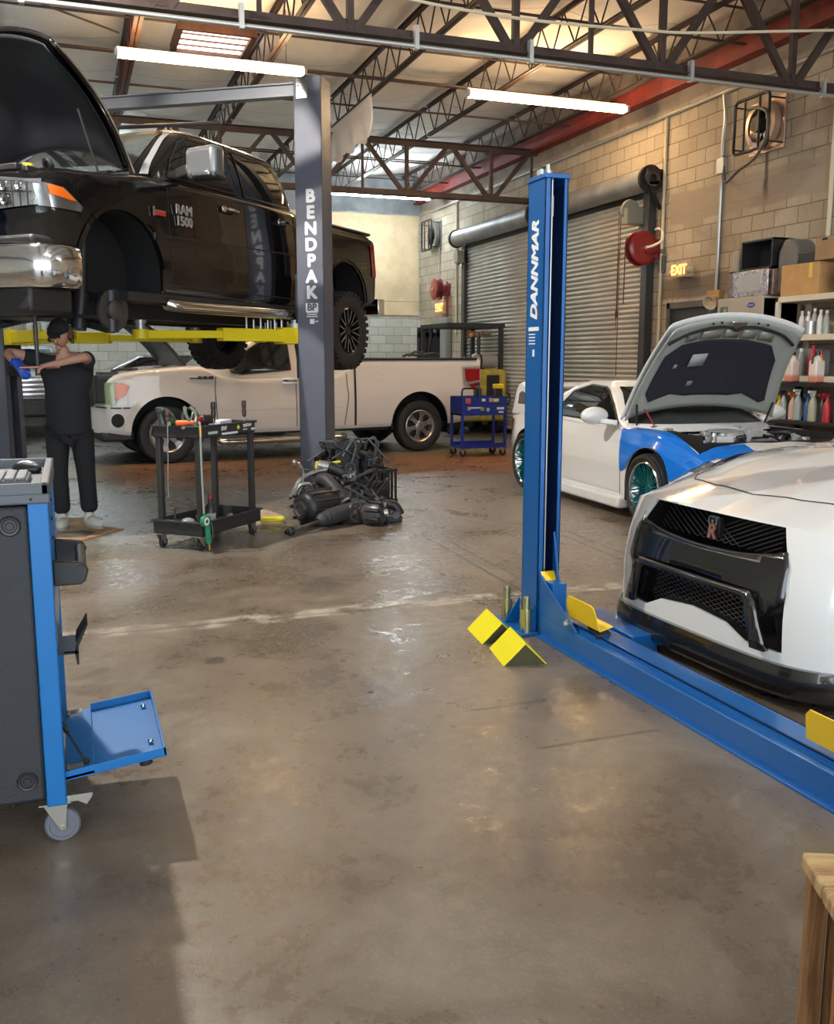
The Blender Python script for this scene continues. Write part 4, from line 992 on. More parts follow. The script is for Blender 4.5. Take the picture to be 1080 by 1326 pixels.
# panel gaps
for s in (-1, 1):
    for P in ([(1.58, 1.50), (1.555, 1.2), (1.56, 0.62), (1.60, 0.56)], [(2.74, 1.53), (2.76, 1.0), (2.75, 0.62)], [(3.64, 1.53), (3.68, 1.2), (3.66, 0.95), (3.60, 0.62)], [(3.80, 1.49), (3.80, 0.52)], [(1.56, 0.60), (3.62, 0.60)], [(5.36, 1.47), (5.38, 1.0)]):
        strip(bv, P, 0.010, 'y', s, 'panel_gap', gap, ram, off=0.002)
    for x in (2.48, 3.46):
        h = MB().tube([(x - 0.10, s * 1.0, 1.375), (x - 0.08, s * 1.035, 1.378), (x + 0.08, s * 1.035, 1.372), (x + 0.10, s * 1.0, 1.370)], 0.014, n=8, smooth=4)
        h.lathe([(0.001, 0.012), (0.03, 0.010), (0.034, 0.0)], (x - 0.10, s * 0.995, 1.378), (0, s, 0), 16); h.build('door_handle', chrome, ram)
    strip(bv, [(1.45, 1.02), (1.62, 1.03), (3.3, 1.06), (3.6, 1.06)], 0.012, 'y', s, 'body_crease', gap, ram, off=0.0015)
    decal(bv, [(5.47, 0.98), (5.47, 1.36), (5.60, 1.38), (5.66, 1.36), (5.66, 0.98)], 'y', s, 'tail_lamp', redlens, ram, off=0.012)
    liner(0.95, 0.68, 0.49, 1.0, 0.42, s, well, ram); liner(4.80, 0.60, 0.50, 1.0, 0.42, s, well, ram)
    # wheel arch lips
    for xc, zc_ in ((0.95, 0.66), (4.80, 0.58)):
        P = [(xc + 0.525 * cos(radians(a)), zc_ + 0.525 * sin(radians(a))) for a in range(8, 173, 6)]
        strip(bv, P, 0.045, 'y', s, 'arch_lip', rp, ram, off=0.012)
    # mirrors
    mr = MB().beam((1.80, s * 0.93, 1.60), (1.74, s * 1.12, 1.62), 0.10, 0.10).build('mirror_arm', blackp, ram, bevel=0.02)
    b = MB().box((1.76, s * 1.25, 1.67), (0.16, 0.36, 0.27), Matrix.Rotation(radians(8 * s), 3, 'Z'))
    mo = b.build('mirror_housing', mat('mirror_silver', (0.20, 0.205, 0.215), 0.3, 0.6), ram, bevel=0.05, seg=4)
    MB().box((1.66, s * 1.28, 1.56), (0.05, 0.20, 0.05)).build('signal_lamp', lens, mo, bevel=0.015)
    MB().box((1.76, s * 1.27, 1.545), (0.17, 0.29, 0.05)).build('mirror_base', blackp, mo, bevel=0.02)
# headlamps wrap round the corner
hl = [(-0.985, 1.10), (-0.60, 1.06), (-0.56, 1.30), (-0.90, 1.285), (-0.985, 1.24)]
for s in (-1, 1):
    P = [(s * y, z) for y, z in hl]
    h = decal(bv, [(s * -0.60 if False else s * 0.60, 1.07), (s * 0.57, 1.305), (s * 0.90, 1.275), (s * 0.925, 1.10)], 'x', -1, 'headlamp', lens, ram, off=0.035, step=0.03)
    strip(bv, [(s * 0.60, 1.07), (s * 0.57, 1.305), (s * 0.92, 1.27)], 0.022, 'x', -1, 'lamp_bezel', mat('bezel_grey', (0.25, 0.25, 0.26), 0.25, 0.7), h, off=0.042)
    decal(bv, [(s * 0.64, 1.10), (s * 0.62, 1.19), (s * 0.74, 1.18), (s * 0.75, 1.10)], 'x', -1, 'reflector', mat('reflector_dark', (0.16, 0.17, 0.18), 0.15, 0.9), h, off=0.040)
    decal(bv, [(s * 0.63, 1.21), (s * 0.62, 1.285), (s * 0.77, 1.27), (s * 0.78, 1.20)], 'x', -1, 'reflector', mat('reflector_mid', (0.38, 0.40, 0.42), 0.1, 0.9), h, off=0.040)
    for k in range(5):
        ya = 0.645 + k * 0.055; strip(bv, [(s * ya, 1.085), (s * (ya - 0.004), 1.285)], 0.006, 'x', -1, 'lamp_rib', mat('lamp_rib', (0.08, 0.085, 0.09), 0.3, 0.7), h, off=0.041)
    decal(bv, [(s * 0.66, 1.195), (s * 0.90, 1.185), (s * 0.90, 1.198), (s * 0.66, 1.208)], 'x', -1, 'lamp_divider', mat('lamp_rib', (0, 0, 0)), h, off=0.042)
    for yy, zz, r_ in ((0.70, 1.240, 0.036), (0.705, 1.138, 0.036), (0.82, 1.235, 0.030)):
        hh = bv.ray_cast(Vector((-5, s * yy, zz)), Vector((1, 0, 0)))[0]
        MB().lathe([(0.001, 0.0), (r_ * 0.35, 0.001), (r_ * 0.8, 0.010), (r_, 0.022), (r_ * 1.06, 0.022)], hh + Vector((-0.038, 0, 0)), (-1, 0, 0), 22).build('lamp_bowl', chrome, h)
    decal(bv, [(0.10, 1.095), (0.11, 1.275), (0.34, 1.255), (0.50, 1.13), (0.48, 1.09)], 'y', s, 'headlamp_side', lens, ram, off=0.014, step=0.03)
    decal(bv, [(0.20, 1.19), (0.19, 1.262), (0.32, 1.250), (0.44, 1.165), (0.38, 1.165)], 'y', s, 'amber_lamp', amber, ram, off=0.020, step=0.03)
# grille
decal(bv, [(-0.55, 0.86), (0.55, 0.86), (0.56, 1.30), (-0.56, 1.30)], 'x', -1, 'grille', mat('grille_dark', (0.02, 0.02, 0.02), 0.4), ram, off=0.02)
g = MB().box((-0.045, 0, 1.08), (0.03, 1.1, 0.05)).box((-0.045, 0, 1.08), (0.03, 0.05, 0.42)).build('grille_bar', chrome, ram, bevel=0.01)
# chrome bumper
b = []
vs = []; fs = []; prof = [(0.02, 0.50), (-0.05, 0.49), (-0.085, 0.53), (-0.095, 0.65), (-0.085, 0.78), (-0.05, 0.815), (0.03, 0.82)]
plan = [(0.34, -1.015), (0.26, -1.025), (0.16, -1.015), (0.075, -0.97), (0.035, -0.88), (0.0, -0.70), (-0.035, -0.35), (-0.045, 0.0), (-0.035, 0.35), (0.0, 0.70), (0.035, 0.88), (0.075, 0.97), (0.16, 1.015), (0.26, 1.025), (0.34, 1.015)]
PL = catmull([Vector((p[0], p[1], 0)) for p in plan], 5)
for i, p in enumerate(PL):
    d = (PL[min(i + 1, len(PL) - 1)] - PL[max(i - 1, 0)]).normalized(); nrm = Vector((-d.y, d.x, 0))
    if nrm.x > 0 and abs(p.y) < 0.9: nrm = -nrm
    if p.y < -0.9 and nrm.y > 0: nrm = -nrm
    if p.y > 0.9 and nrm.y < 0: nrm = -nrm
    for o_, z in prof: vs.append(p - nrm * o_ if False else p + nrm * (-o_) * 1.0 + Vector((0, 0, z + 0.02 * (1 if z < .7 else 0) * 0)))
m_ = len(prof)
for i in range(len(PL) - 1):
    for k in range(m_ - 1): a = i * m_ + k; fs.append((a, a + 1, a + m_ + 1, a + m_))
bo = MB().add(vs, fs).build('front_bumper', chrome, ram, smooth=50); md = bo.modifiers.new('s', 'SOLIDIFY'); md.thickness = 0.006
MB().bb(-0.02, 0.42, -0.93, 0.93, 0.30, 0.50).bb(0.0, 0.30, -0.96, 0.96, 0.80, 0.88).build('lower_valance', blackp, ram, bevel=0.03)
# blue masking film over the grille and bumper
film = mat('masking_film', (0.010, 0.13, 0.55), 0.3, coat=0.4, bump=0.6, bscale=14)
o = decal(bv, [(-0.66, 0.80), (-0.20, 0.80), (-0.20, 1.14), (-0.40, 1.16), (-0.56, 1.12), (-0.62, 1.04), (-0.60, 0.94)], 'x', -1, 'blue_film', film, ram, off=0.10, step=0.03); o.modifiers.new('s', 'SOLIDIFY').thickness = 0.003
bb_ = bvh_of([bo])
o = decal(bb_, [(-0.70, 0.62), (-0.62, 0.54), (-0.15, 0.54), (-0.15, 0.80), (-0.70, 0.80), (-0.66, 0.72)], 'x', -1, 'blue_film', film, ram, off=0.012, step=0.03); o.modifiers.new('s', 'SOLIDIFY').thickness = 0.003
# badges
bd = MB().bb(1.34, 1.50, -1.004, -0.999, 1.19, 1.225).build('fender_badge', mat('badge_red', (0.45, 0.03, 0.02), 0.4), ram)
MB().bb(1.335, 1.36, -1.006, -0.999, 1.18, 1.26).bb(1.335, 1.505, -1.006, -1.000, 1.225, 1.235).build('badge_edge', chrome, bd)
bd.location = (0, 0, 0)
silver = mat('badge_silver', (0.62, 0.64, 0.66), 0.25, 0.8)
text_mesh('door_badge', 'RAM', 0.115, silver, ram, frame((1.76, -1.003, 1.275), (1, 0, 0), (0, 0, 1)), depth=0.003, bold=0.004)
text_mesh('door_badge', '1500', 0.115, silver, ram, frame((1.76, -1.003, 1.175), (1, 0, 0), (0, 0, 1)), depth=0.003, bold=0.004)
# running board, chassis, suspension
for s in (-1, 1):
    MB().tube([(1.50, s * 0.98, 0.44), (1.60, s * 1.06, 0.42), (2.6, s * 1.07, 0.42), (3.36, s * 1.06, 0.42), (3.46, s * 0.98, 0.44)], 0.055, n=14, smooth=4).build('running_board', mat('step_chrome', (0.60, 0.57, 0.52), 0.15, 1.0), ram)
    MB().bb(0.3, 5.4, s * 0.38, s * 0.52, 0.32, 0.50).build('frame_rail', blackp, ram)
MB().bb(1.0, 5.2, -0.98, 0.98, 0.45, 0.52).bb(0.5, 1.5, -0.35, 0.35, 0.30, 0.7).cyl((1.9, 0, 0.42), (4.7, 0, 0.40), 0.05).cyl((1.6, 0.2, 0.36), (4.9, 0.3, 0.40), 0.04).bb(1.5, 2.1, -0.25, 0.25, 0.28, 0.5).build('underbody', blackp, ram)
MB().cyl((4.8, -0.78, 0.30), (4.8, 0.78, 0.30), 0.05).sphere((4.8, 0, 0.30), 0.17).build('rear_axle', blackp, ram)
sus = mat('suspension', (0.035, 0.035, 0.038), 0.4, 0.5)
for s in (-1, 1):
    MB().cyl((0.80, s * 0.62, 0.22), (0.92, s * 0.58, 0.95), 0.045, n=14).cyl((0.78, s * 0.62, 0.20), (0.84, s * 0.61, 0.50), 0.065, n=14).build('shock_absorber', sus, ram)
    MB().beam((0.95, s * 0.38, 0.30), (0.90, s * 0.86, 0.20), 0.10, 0.06).beam((0.95, s * 0.86, 0.20), (1.25, s * 0.40, 0.32), 0.06, 0.05).cyl((0.92, s * 0.86, 0.18), (0.92, s * 0.86, 0.52), 0.055).beam((0.70, s * 0.3, 0.32), (0.80, s * 0.86, 0.30), 0.03, 0.03).build('control_arm', sus, ram)
    MB().lathe([(0.001, 0.05), (0.05, 0.05), (0.09, 0.03), (0.09, 0.0), (0.175, 0.0), (0.175, -0.03), (0.06, -0.03)], (0.93, s * 0.88, 0.36), (0, s, 0), 32).build('brake_rotor', mat('rotor_steel', (0.12, 0.11, 0.105), 0.4, 0.8), ram)
wheel(ram, (4.80, -0.90, 0.29), -1, 0.455, 0.30, 0.275, 'offroad')
wheel(ram, (4.80, 0.90, 0.29), 1, 0.455, 0.30, 0.275, 'offroad')
MB().tube([(5.80, -0.93, 0.62), (5.86, -0.7, 0.60), (5.88, 0, 0.60), (5.86, 0.7, 0.60), (5.80, 0.93, 0.62)], 0.02, n=6).bb(5.69, 5.86, -0.98, 0.98, 0.52, 0.72).build('rear_bumper', chrome, ram, bevel=0.03)
MB().bb(3.84, 5.60, -0.92, 0.92, 1.49, 1.525).build('bed_cover', mat('cover_black', (0.02, 0.02, 0.02), 0.35), ram, bevel=0.015)
# engine bay contents, cowl, wipers
b = MB().bb(0.20, 0.30, -0.75, 0.75, 1.30, 1.42).bb(0.14, 0.40, -0.70, -0.42, 1.38, 1.43)
b.build('radiator_support', blackp, ram, bevel=0.01)
b = MB().bb(0.45, 1.2, -0.38, 0.38, 1.06, 1.40).bb(0.5, 0.85, -0.72, -0.45, 1.06, 1.42).bb(0.5, 0.9, 0.45, 0.72, 1.06, 1.40).tube([(0.35, -0.3, 1.42), (0.6, -0.2, 1.48), (0.9, -0.3, 1.46)], 0.04, smooth=4)
b.build('engine', mat('engine_dark', (0.035, 0.036, 0.04), 0.4, 0.4), ram, bevel=0.01)
MB().cyl((0.34, -0.62, 1.42), (0.34, -0.62, 1.46), 0.045, n=14).build('oil_cap', mat('cap_yellow', (0.70, 0.48, 0.02), 0.4), ram)
MB().lathe([(0.03, -0.02), (0.055, -0.02), (0.06, 0.0), (0.055, 0.02), (0.03, 0.02)], (0.55, -0.62, 1.49), (1, -0.3, 0.4), 16).build('filler_neck', sus, ram)
MB().bb(1.22, 1.42, -0.86, 0.86, 1.50, 1.535).tube([(1.25, -0.7, 1.55), (1.32, -0.3, 1.60), (1.34, 0.1, 1.62)], 0.012).tube([(1.25, 0.0, 1.56), (1.33, 0.4, 1.60), (1.38, 0.75, 1.60)], 0.012).build('cowl', blackp, ram)
# bonnet, hinged at the cowl
hd = bpy.data.objects.new('bonnet', None)
hm = MB(); N1, N2 = 26, 30; vs = []; fs = []
for i in range(N1 + 1):
    y = -0.84 + 1.68 * i / N1; q = abs(y) / 0.84
    u0 = 0.26 * (1 - q ** 2.2); u1 = 1.17 + 0.17 * (1 - q ** 3)
    for j in range(N2 + 1):
        u = u0 + (u1 - u0) * j / N2; t = j / N2
        h = 0.05 * (1 - q ** 2) - 0.19 * t ** 2.4 + 0.05 * sin(pi * t) - 0.05 * (max(0, q - 0.9) / 0.1) ** 2 + 0.03
        vs.append((-u, y, h))
for i in range(N1):
    for j in range(N2): a = i * (N2 + 1) + j; fs.append((a, a + 1, a + N2 + 2, a + N2 + 1))
bon = MB().add(vs, fs).build('bonnet', rp, ram, smooth=60)
md = bon.modifiers.new('s', 'SOLIDIFY'); md.thickness = 0.03; md.offset = -1
vs2 = []
for i in range(N1 + 1):
    for j in range(N2 + 1):
        v = vs[i * (N2 + 1) + j]; y = v[1] * 0.93; t = j / N2
        u = v[0] * 0.95 - 0.03; rib = 0.012 * sin(t * 9.0) * cos(v[1] * 6)
        vs2.append((u, y, v[2] - 0.045 - 0.03 * (1 - abs(2 * t - 1) ** 6) * (1 - (abs(v[1]) / 0.84) ** 8) + rib))
ins = MB().add(vs2, fs).build('bonnet_liner', mat('liner_black', (0.016, 0.016, 0.020), 0.38, bump=0.15, bscale=30), bon, smooth=60)
md = ins.modifiers.new('s', 'SOLIDIFY'); md.thickness = 0.004
sm = MB()
for i in range(N1 + 1): pass
eg = []
for j in range(N2 + 1): v = vs[j]; eg.append((v[0], v[1] - 0.005, v[2]))
MB().tube(eg, 0.007, n=6).build('bonnet_rim_highlight', mat('edge_highlight', (0.42, 0.34, 0.26), 0.3, 0.6), bon)  # rim highlight of the bonnet painted as a bright tube
bon.location = (1.33, 0, 1.53); bon.rotation_euler = (0, radians(54), 0)
for s in (-1, 1): MB().cyl((0.95, s * 0.78, 1.45), (0.76, s * 0.76, 1.95), 0.010, n=8).build('gas_strut', blackp, ram)

# arms of the grey lift reach under the truck (lift space)
Mi = gl.matrix_basis.inverted() if False else (Matrix.Translation(GP) @ Matrix.Rotation(LA, 4, 'Z')).inverted()
Mr = Matrix.Translation(ram.location) @ Matrix.Rotation(ram.rotation_euler[2], 4, 'Z')
def under(x, y): v = Mi @ (Mr @ Vector((x, y, 0))); return v.x, v.y
for (y0, sg), pts in (((0.0, 1), [(1.75, -0.45), (3.75, -0.45)]), ((SPAN, -1), [(1.75, 0.45), (3.75, 0.45)])):
    for px_, py_ in pts:
        ex, ey = under(px_, py_); arm(y0, sg, ex, ey, z=ARM_Z + 0.0)
# ------------------------------------------------------------------ white pickup on the floor behind
fd = vehicle('pickup_truck', (0.30, 13.5), 83, -1, 1.0, 'white pickup parked on the floor behind the grey lift post', 'pickup truck')
fw = mat('paint_white', (0.72, 0.68, 0.64), 0.22, 0.0, coat=0.8)
def d_fd(x, y, z):
    q = abs(y) / 1.0
    if x < 0.6: x = x + 0.20 * (q ** 3.0) * (1 - x / 0.6)
    return (x, y, z)
body = body_mesh('body', 6.04, [(0, 0.95), (0.12, 0.985), (0.5, 1.0), (5.8, 1.0), (6.04, 0.985)],
    [(0, 0.92), (0.2, 0.955), (1.5, 0.965), (6.04, 0.955)],
    [(0, 0.44), (0.4, 0.40), (0.5, 0.40), (1.5, 0.38), (5.5, 0.42), (6.04, 0.52)],
    [(0, 1.12), (0.10, 1.20), (0.5, 1.28), (1.4, 1.345), (1.8, 1.20), (2.0, 1.17), (3.5, 1.22), (3.79, 1.40), (3.82, 1.43), (6.04, 1.45)],
    [(0, 1.14), (0.10, 1.22), (0.5, 1.30), (1.4, 1.36), (1.8, 1.22), (2.0, 1.19), (3.5, 1.24), (3.79, 1.42), (3.82, 1.44), (6.04, 1.46)], fw, fd, deform=d_fd, nx=90)
AF, AR = (0.95, 0.44, 0.50, 1.0), (4.93, 0.44, 0.51, 1.0)
arch_cut(body, [AF, AR], 0.40)
cut(body, [MB().bb(3.90, 6.10 - 0.12, -0.80, 0.80, 0.95, 1.8).build('c', None, smooth=0), MB().bb(0.20, 1.30, -0.74, 0.74, 0.9, 1.8).build('c', None, smooth=0)]); shade(body.data, 42)
bv = bvh_of([body])
cabin = cabin_mesh('cab', [(1.18, 1.55, 3.76, 0.93), (1.30, 1.62, 3.76, 0.92), (1.45, 1.82, 3.73, 0.88), (1.60, 2.02, 3.70, 0.84), (1.75, 2.24, 3.66, 0.80), (1.83, 2.42, 3.62, 0.77)], fw, fd, e=14, bow=0.2, roof=0.05)
cv = bvh_of([cabin])
for s in (-1, 1):
    w1 = [(1.90, 1.27), (1.98, 1.42), (2.20, 1.60), (2.42, 1.73), (2.78, 1.75), (2.80, 1.30), (2.05, 1.24)]
    w2 = [(2.92, 1.33), (2.90, 1.75), (3.40, 1.74), (3.55, 1.64), (3.60, 1.40)]
    for w in (w1, w2): decal(cv, w, 'y', s, 'side_window', glass_dark, fd, off=0.006)
    strip(cv, w1 + [w1[0]], 0.022, 'y', s, 'window_seal', blackp, fd, off=0.008)
    for P in ([(1.66, 1.25), (1.64, 1.0), (1.66, 0.55), (1.70, 0.40)], [(2.86, 1.25), (2.86, 0.42)], [(3.66, 1.3), (3.70, 0.9), (3.62, 0.42)], [(3.81, 1.44), (3.81, 0.40)]):
        strip(bv, P, 0.012 if P[0][0] < 3.8 else 0.035, 'y', s, 'panel_gap', gap, fd, off=0.002)
    strip(bv, [(1.70, 0.72), (3.60, 0.73)], 0.010, 'y', s, 'body_crease', mat('crease_shade', (0.55, 0.52, 0.49), 0.3), fd, off=0.0015)
    liner(*AF, 0.40, s, well, fd); liner(*AR, 0.40, s, well, fd)
    for (xc, zc_, r_, _) in (AF, AR):
        for rr_, ww in ((r_ + 0.045, 0.09), (r_ + 0.20, 0.016)):
            P = [(xc + rr_ * cos(radians(a)), zc_ + rr_ * sin(radians(a))) for a in range(2 if rr_ < r_ + .1 else 25, 178 if rr_ < r_ + .1 else 156, 5)]
            strip(bv, P, ww, 'y', s, 'arch_flare', fw, fd, off=0.018 if rr_ < r_ + .1 else 0.004)
    h = MB().tube([(2.66, s * 0.99, 1.135), (2.68, s * 1.03, 1.138), (2.84, s * 1.03, 1.138), (2.87, s * 0.99, 1.135)], 0.016, n=8, smooth=4).bb(2.64, 2.9, s * 0.985, s * 1.004, 1.10, 1.18)
    h.build('door_handle', chrome, fd)
    m1 = MB().beam((1.92, s * 0.92, 1.30), (1.90, s * 1.12, 1.33), 0.08, 0.06).build('mirror_arm', blackp, fd, bevel=0.01)
    MB().box((1.91, s * 1.20, 1.40), (0.15, 0.26, 0.24)).build('mirror_housing', mat('mirror_black', (0.035, 0.033, 0.033), 0.45), fd, bevel=0.045, seg=4)
    decal(bv, [(0.02, 0.84), (0.0, 1.14), (0.38, 1.13), (0.47, 1.09), (0.40, 0.96), (0.30, 0.91), (0.24, 0.84)], 'y', s, 'headlamp', mat('headlamp_haze', (0.36, 0.46, 0.27), 0.25, 0.1, coat=0.5), fd, off=0.010, step=0.03)
    decal(bv, [(0.255, 0.90), (0.27, 1.125), (0.38, 1.12), (0.46, 1.085), (0.39, 0.965), (0.31, 0.92)], 'y', s, 'amber_lamp', amber, fd, off=0.016, step=0.03)
    decal(bv, [(s * 0.62, 0.88), (s * 0.62, 1.14), (s * 0.90, 1.13), (s * 0.92, 0.88)], 'x', -1, 'headlamp_front', mat('headlamp_haze', (0, 0, 0)), fd, off=0.012)
    decal(bv, [(5.74, 1.02), (5.70, 1.06), (5.69, 1.33), (5.99, 1.34), (6.03, 1.33), (6.03, 1.02)], 'y', s, 'tail_lamp_rim', mat('rim_silver', (0.5, 0.47, 0.44), 0.3, 0.5), fd, off=0.008, step=0.05)
    decal(bv, [(5.79, 1.09), (5.75, 1.12), (5.74, 1.30), (6.02, 1.30), (6.02, 1.12)], 'y', s, 'tail_lamp', redlens, fd, off=0.016, step=0.05)
    decal(bv, [(5.80, 1.05), (6.02, 1.09), (6.02, 0.86), (5.93, 0.92)], 'y', s, 'tail_lamp', redlens, fd, off=0.016, step=0.05)
    # fog lamp and lower bumper
    MB().tube([(1.70, s * 0.97, 0.30), (1.78, s * 1.05, 0.28), (2.6, s * 1.06, 0.28), (3.5, s * 1.05, 0.28), (3.6, s * 0.97, 0.30)], 0.045, n=14, smooth=4).build('running_board', mat('step_chrome', (0, 0, 0)), fd)
    MB().bb(0.3, 5.7, s * 0.40, s * 0.52, 0.34, 0.50).build('frame_rail', blackp, fd)
    MB().bb(3.84, 5.98, s * 0.93 - 0.05, s * 0.93 + 0.05, 1.44, 1.475).build('bed_rail_cap', mat('rail_cap', (0.03, 0.028, 0.028), 0.4), fd, bevel=0.01)
strip(bv, [(0.05, 0.80), (0.30, 0.79), (0.45, 0.79)], 0.018, 'y', -1, 'bumper_gap', gap, fd, off=0.003)
MB().bb(5.92, 6.0, -0.9, 0.9, 1.44, 1.475).build('tailgate_cap', mat('rail_cap', (0, 0, 0)), fd, bevel=0.01)
decal(cv, [(-0.80, 1.24), (0.80, 1.24), (0.68, 1.78), (-0.68, 1.78)], 'x', -1, 'windscreen', glass_mid, fd, off=0.008)
fg = decal(bv, [(0.28 + 0.085 * cos(radians(a)), 0.62 + 0.095 * sin(radians(a))) for a in range(0, 360, 20)], 'y', -1, 'fog_lamp', gap, fd, off=0.006, step=0.05)
decal(bv, [(-0.62, 0.80), (0.62, 0.80), (0.62, 1.16), (-0.62, 1.16)], 'x', -1, 'grille_opening', mat('grille_dark', (0, 0, 0)), fd, off=0.03)
MB().bb(0.02, 0.22, -0.90, -0.60, 0.86, 1.24).build('grille_shell', blackp, fd, bevel=0.02)
b = MB().bb(0.12, 0.34, -0.86, -0.30, 1.20, 1.28).bb(0.05, 0.25, -0.90, 0.9, 1.18, 1.24).tube([(0.25, -0.80, 1.29), (0.45, -0.70, 1.32), (0.62, -0.76, 1.31)], 0.022, smooth=4)
b.build('radiator_cover', mat('cover_plastic', (0.05, 0.055, 0.06), 0.4), fd, bevel=0.01)
MB().bb(0.06, 0.5, -0.93, 0.93, 0.33, 0.45).build('lower_valance', blackp, fd, bevel=0.03)
MB().bb(1.2, 5.6, -0.85, 0.85, 0.36, 0.45).cyl((1.8, 0, 0.33), (4.8, 0, 0.36), 0.04).bb(0.5, 1.3, -0.4, 0.4, 0.35, 0.9).build('underbody', blackp, fd)
MB().cyl((4.93, -0.75, 0.41), (4.93, 0.75, 0.41), 0.045).sphere((4.93, 0, 0.41), 0.15).bb(5.0, 5.8, -0.5, 0.2, 0.32, 0.5).build('rear_axle', blackp, fd)
for x in (0.95, 4.93):
    for s in (-1, 1): wheel(fd, (x, s * 0.87, 0.405), s, 0.405, 0.27, 0.255, 'ford')
decal(bv, [(4.20 + 0.075 * cos(radians(a)), 1.19 + 0.075 * sin(radians(a))) for a in range(0, 360, 20)], 'y', -1, 'fuel_flap_gap', mat('crease_shade', (0, 0, 0)), fd, off=0.002)
decal(bv, [(4.20 + 0.066 * cos(radians(a)), 1.19 + 0.066 * sin(radians(a))) for a in range(0, 360, 20)], 'y', -1, 'fuel_flap', fw, fd, off=0.0035)
bdg = MB().bb(1.28, 1.62, -1.004, -0.995, 1.175, 1.195).bb(1.40, 1.45, -1.006, -0.995, 1.17, 1.215).bb(1.47, 1.53, -1.006, -0.995, 1.17, 1.215).bb(1.55, 1.62, -1.006, -0.995, 1.17, 1.215).build('fender_badge', mat('badge_dark', (0.06, 0.05, 0.045), 0.3, 0.6), fd)
vs = []; fs = []; N1, N2 = 20, 18
for i in range(N1 + 1):
    y = -0.80 + 1.60 * i / N1; q = abs(y) / 0.8
    for j in range(N2 + 1):
        t = j / N2; u = 1.22 * t * (1 - 0.06 * q ** 3); vs.append((-u, y, 0.04 * (1 - q * q) - 0.10 * t ** 3 + 0.03 * sin(pi * t)))
for i in range(N1):
    for j in range(N2): a = i * (N2 + 1) + j; fs.append((a, a + 1, a + N2 + 2, a + N2 + 1))
bon = MB().add(vs, fs).build('bonnet', mat('bonnet_dark', (0.035, 0.035, 0.038), 0.35, coat=0.4), fd, smooth=60); md = bon.modifiers.new('s', 'SOLIDIFY'); md.thickness = 0.04
bon.location = (1.30, 0, 1.36); bon.rotation_euler = (0, radians(48), 0)
b = MB().bb(0.4, 1.1, -0.4, 0.4, 0.9, 1.25).bb(0.5, 0.9, -0.72, -0.45, 0.9, 1.22)
b.build('engine', mat('engine_dark', (0, 0, 0)), fd, bevel=0.01)
# things in the bed
bt = empty('folded_bicycle', (0, 0, 0))
bpy.data.objects.remove(bt)
t = MB().tube([(0, 0, 0), (0.10, 0.02, 0.03), (0.3, 0.0, 0.02), (0.55, 0.03, 0.05), (0.65, 0.02, 0.02)], 0.022, smooth=4).tube([(0.1, 0.0, 0.0), (0.2, 0.02, 0.07), (0.35, 0, 0.06)], 0.018, smooth=4).build('bent_pipe', blackp)
t.location = (5.20, 14.95, 1.50); tag(t, 'black bent pipe lying on top of the white pickup bed', 'pipe')
# ------------------------------------------------------------------ white sports coupe with open bonnet, behind the blue post
zc_ = vehicle('sports_coupe', (4.69, 7.045), 2.6, 1, 0.90, 'white sports coupe with open bonnet and a wing wrapped in blue film', 'car', s0=-0.92)
zw = mat('paint_bright_white', (0.78, 0.77, 0.76), 0.18, 0.0, coat=1.0)
bfilm = mat('fender_film', (0.004, 0.165, 0.68), 0.22, 0.0, coat=0.6, bump=0.10, bscale=9)
def d_z(x, y, z):
    q = abs(y) / 0.9
    if x < 0.9: x = x + 0.40 * (q ** 3.0) * (1 - x / 0.9)
    if x > 3.6: x = x - 0.28 * (q ** 3.5) * ((x - 3.6) / 0.75)
    return (x, y, z)
body = body_mesh('body', 4.32, [(0, 0.80), (0.3, 0.86), (0.92, 0.905), (1.6, 0.885), (2.6, 0.885), (3.3, 0.91), (4.0, 0.87), (4.32, 0.80)],
    [(0, 0.70), (0.9, 0.80), (1.6, 0.80), (3.3, 0.83), (4.32, 0.76)],
    [(0, 0.22), (0.4, 0.15), (1.5, 0.13), (3.0, 0.14), (3.8, 0.20), (4.32, 0.34)],
    [(0, 0.58), (0.3, 0.69), (0.9, 0.815), (1.5, 0.82), (2.6, 0.84), (3.4, 0.88), (4.1, 0.86), (4.32, 0.80)],
    [(0, 0.60), (0.3, 0.72), (0.9, 0.86), (1.5, 0.90), (2.6, 0.90), (3.4, 0.92), (4.1, 0.90), (4.32, 0.84)], zw, zc_, deform=d_z, nx=80, bot=0.06, edge=0.10)
AF, AR = (0.92, 0.335, 0.350, 0.92), (3.475, 0.335, 0.350, 0.93)
arch_cut(body, [AF, AR], 0.36)
cut(body, [MB().bb(0.40, 1.64, -0.70, 0.70, 0.42, 1.2).build('c', None, smooth=0)]); shade(body.data, 42)
bv = bvh_of([body])
cabin = cabin_mesh('cab', [(0.80, 1.30, 3.75, 0.80), (0.90, 1.52, 3.60, 0.775), (1.02, 1.70, 3.30, 0.72), (1.13, 1.86, 3.0, 0.665), (1.20, 2.0, 2.80, 0.615), (1.225, 2.08, 2.70, 0.57)], zw, zc_, e=9, bow=0.22, roof=0.03)
cv = bvh_of([cabin])
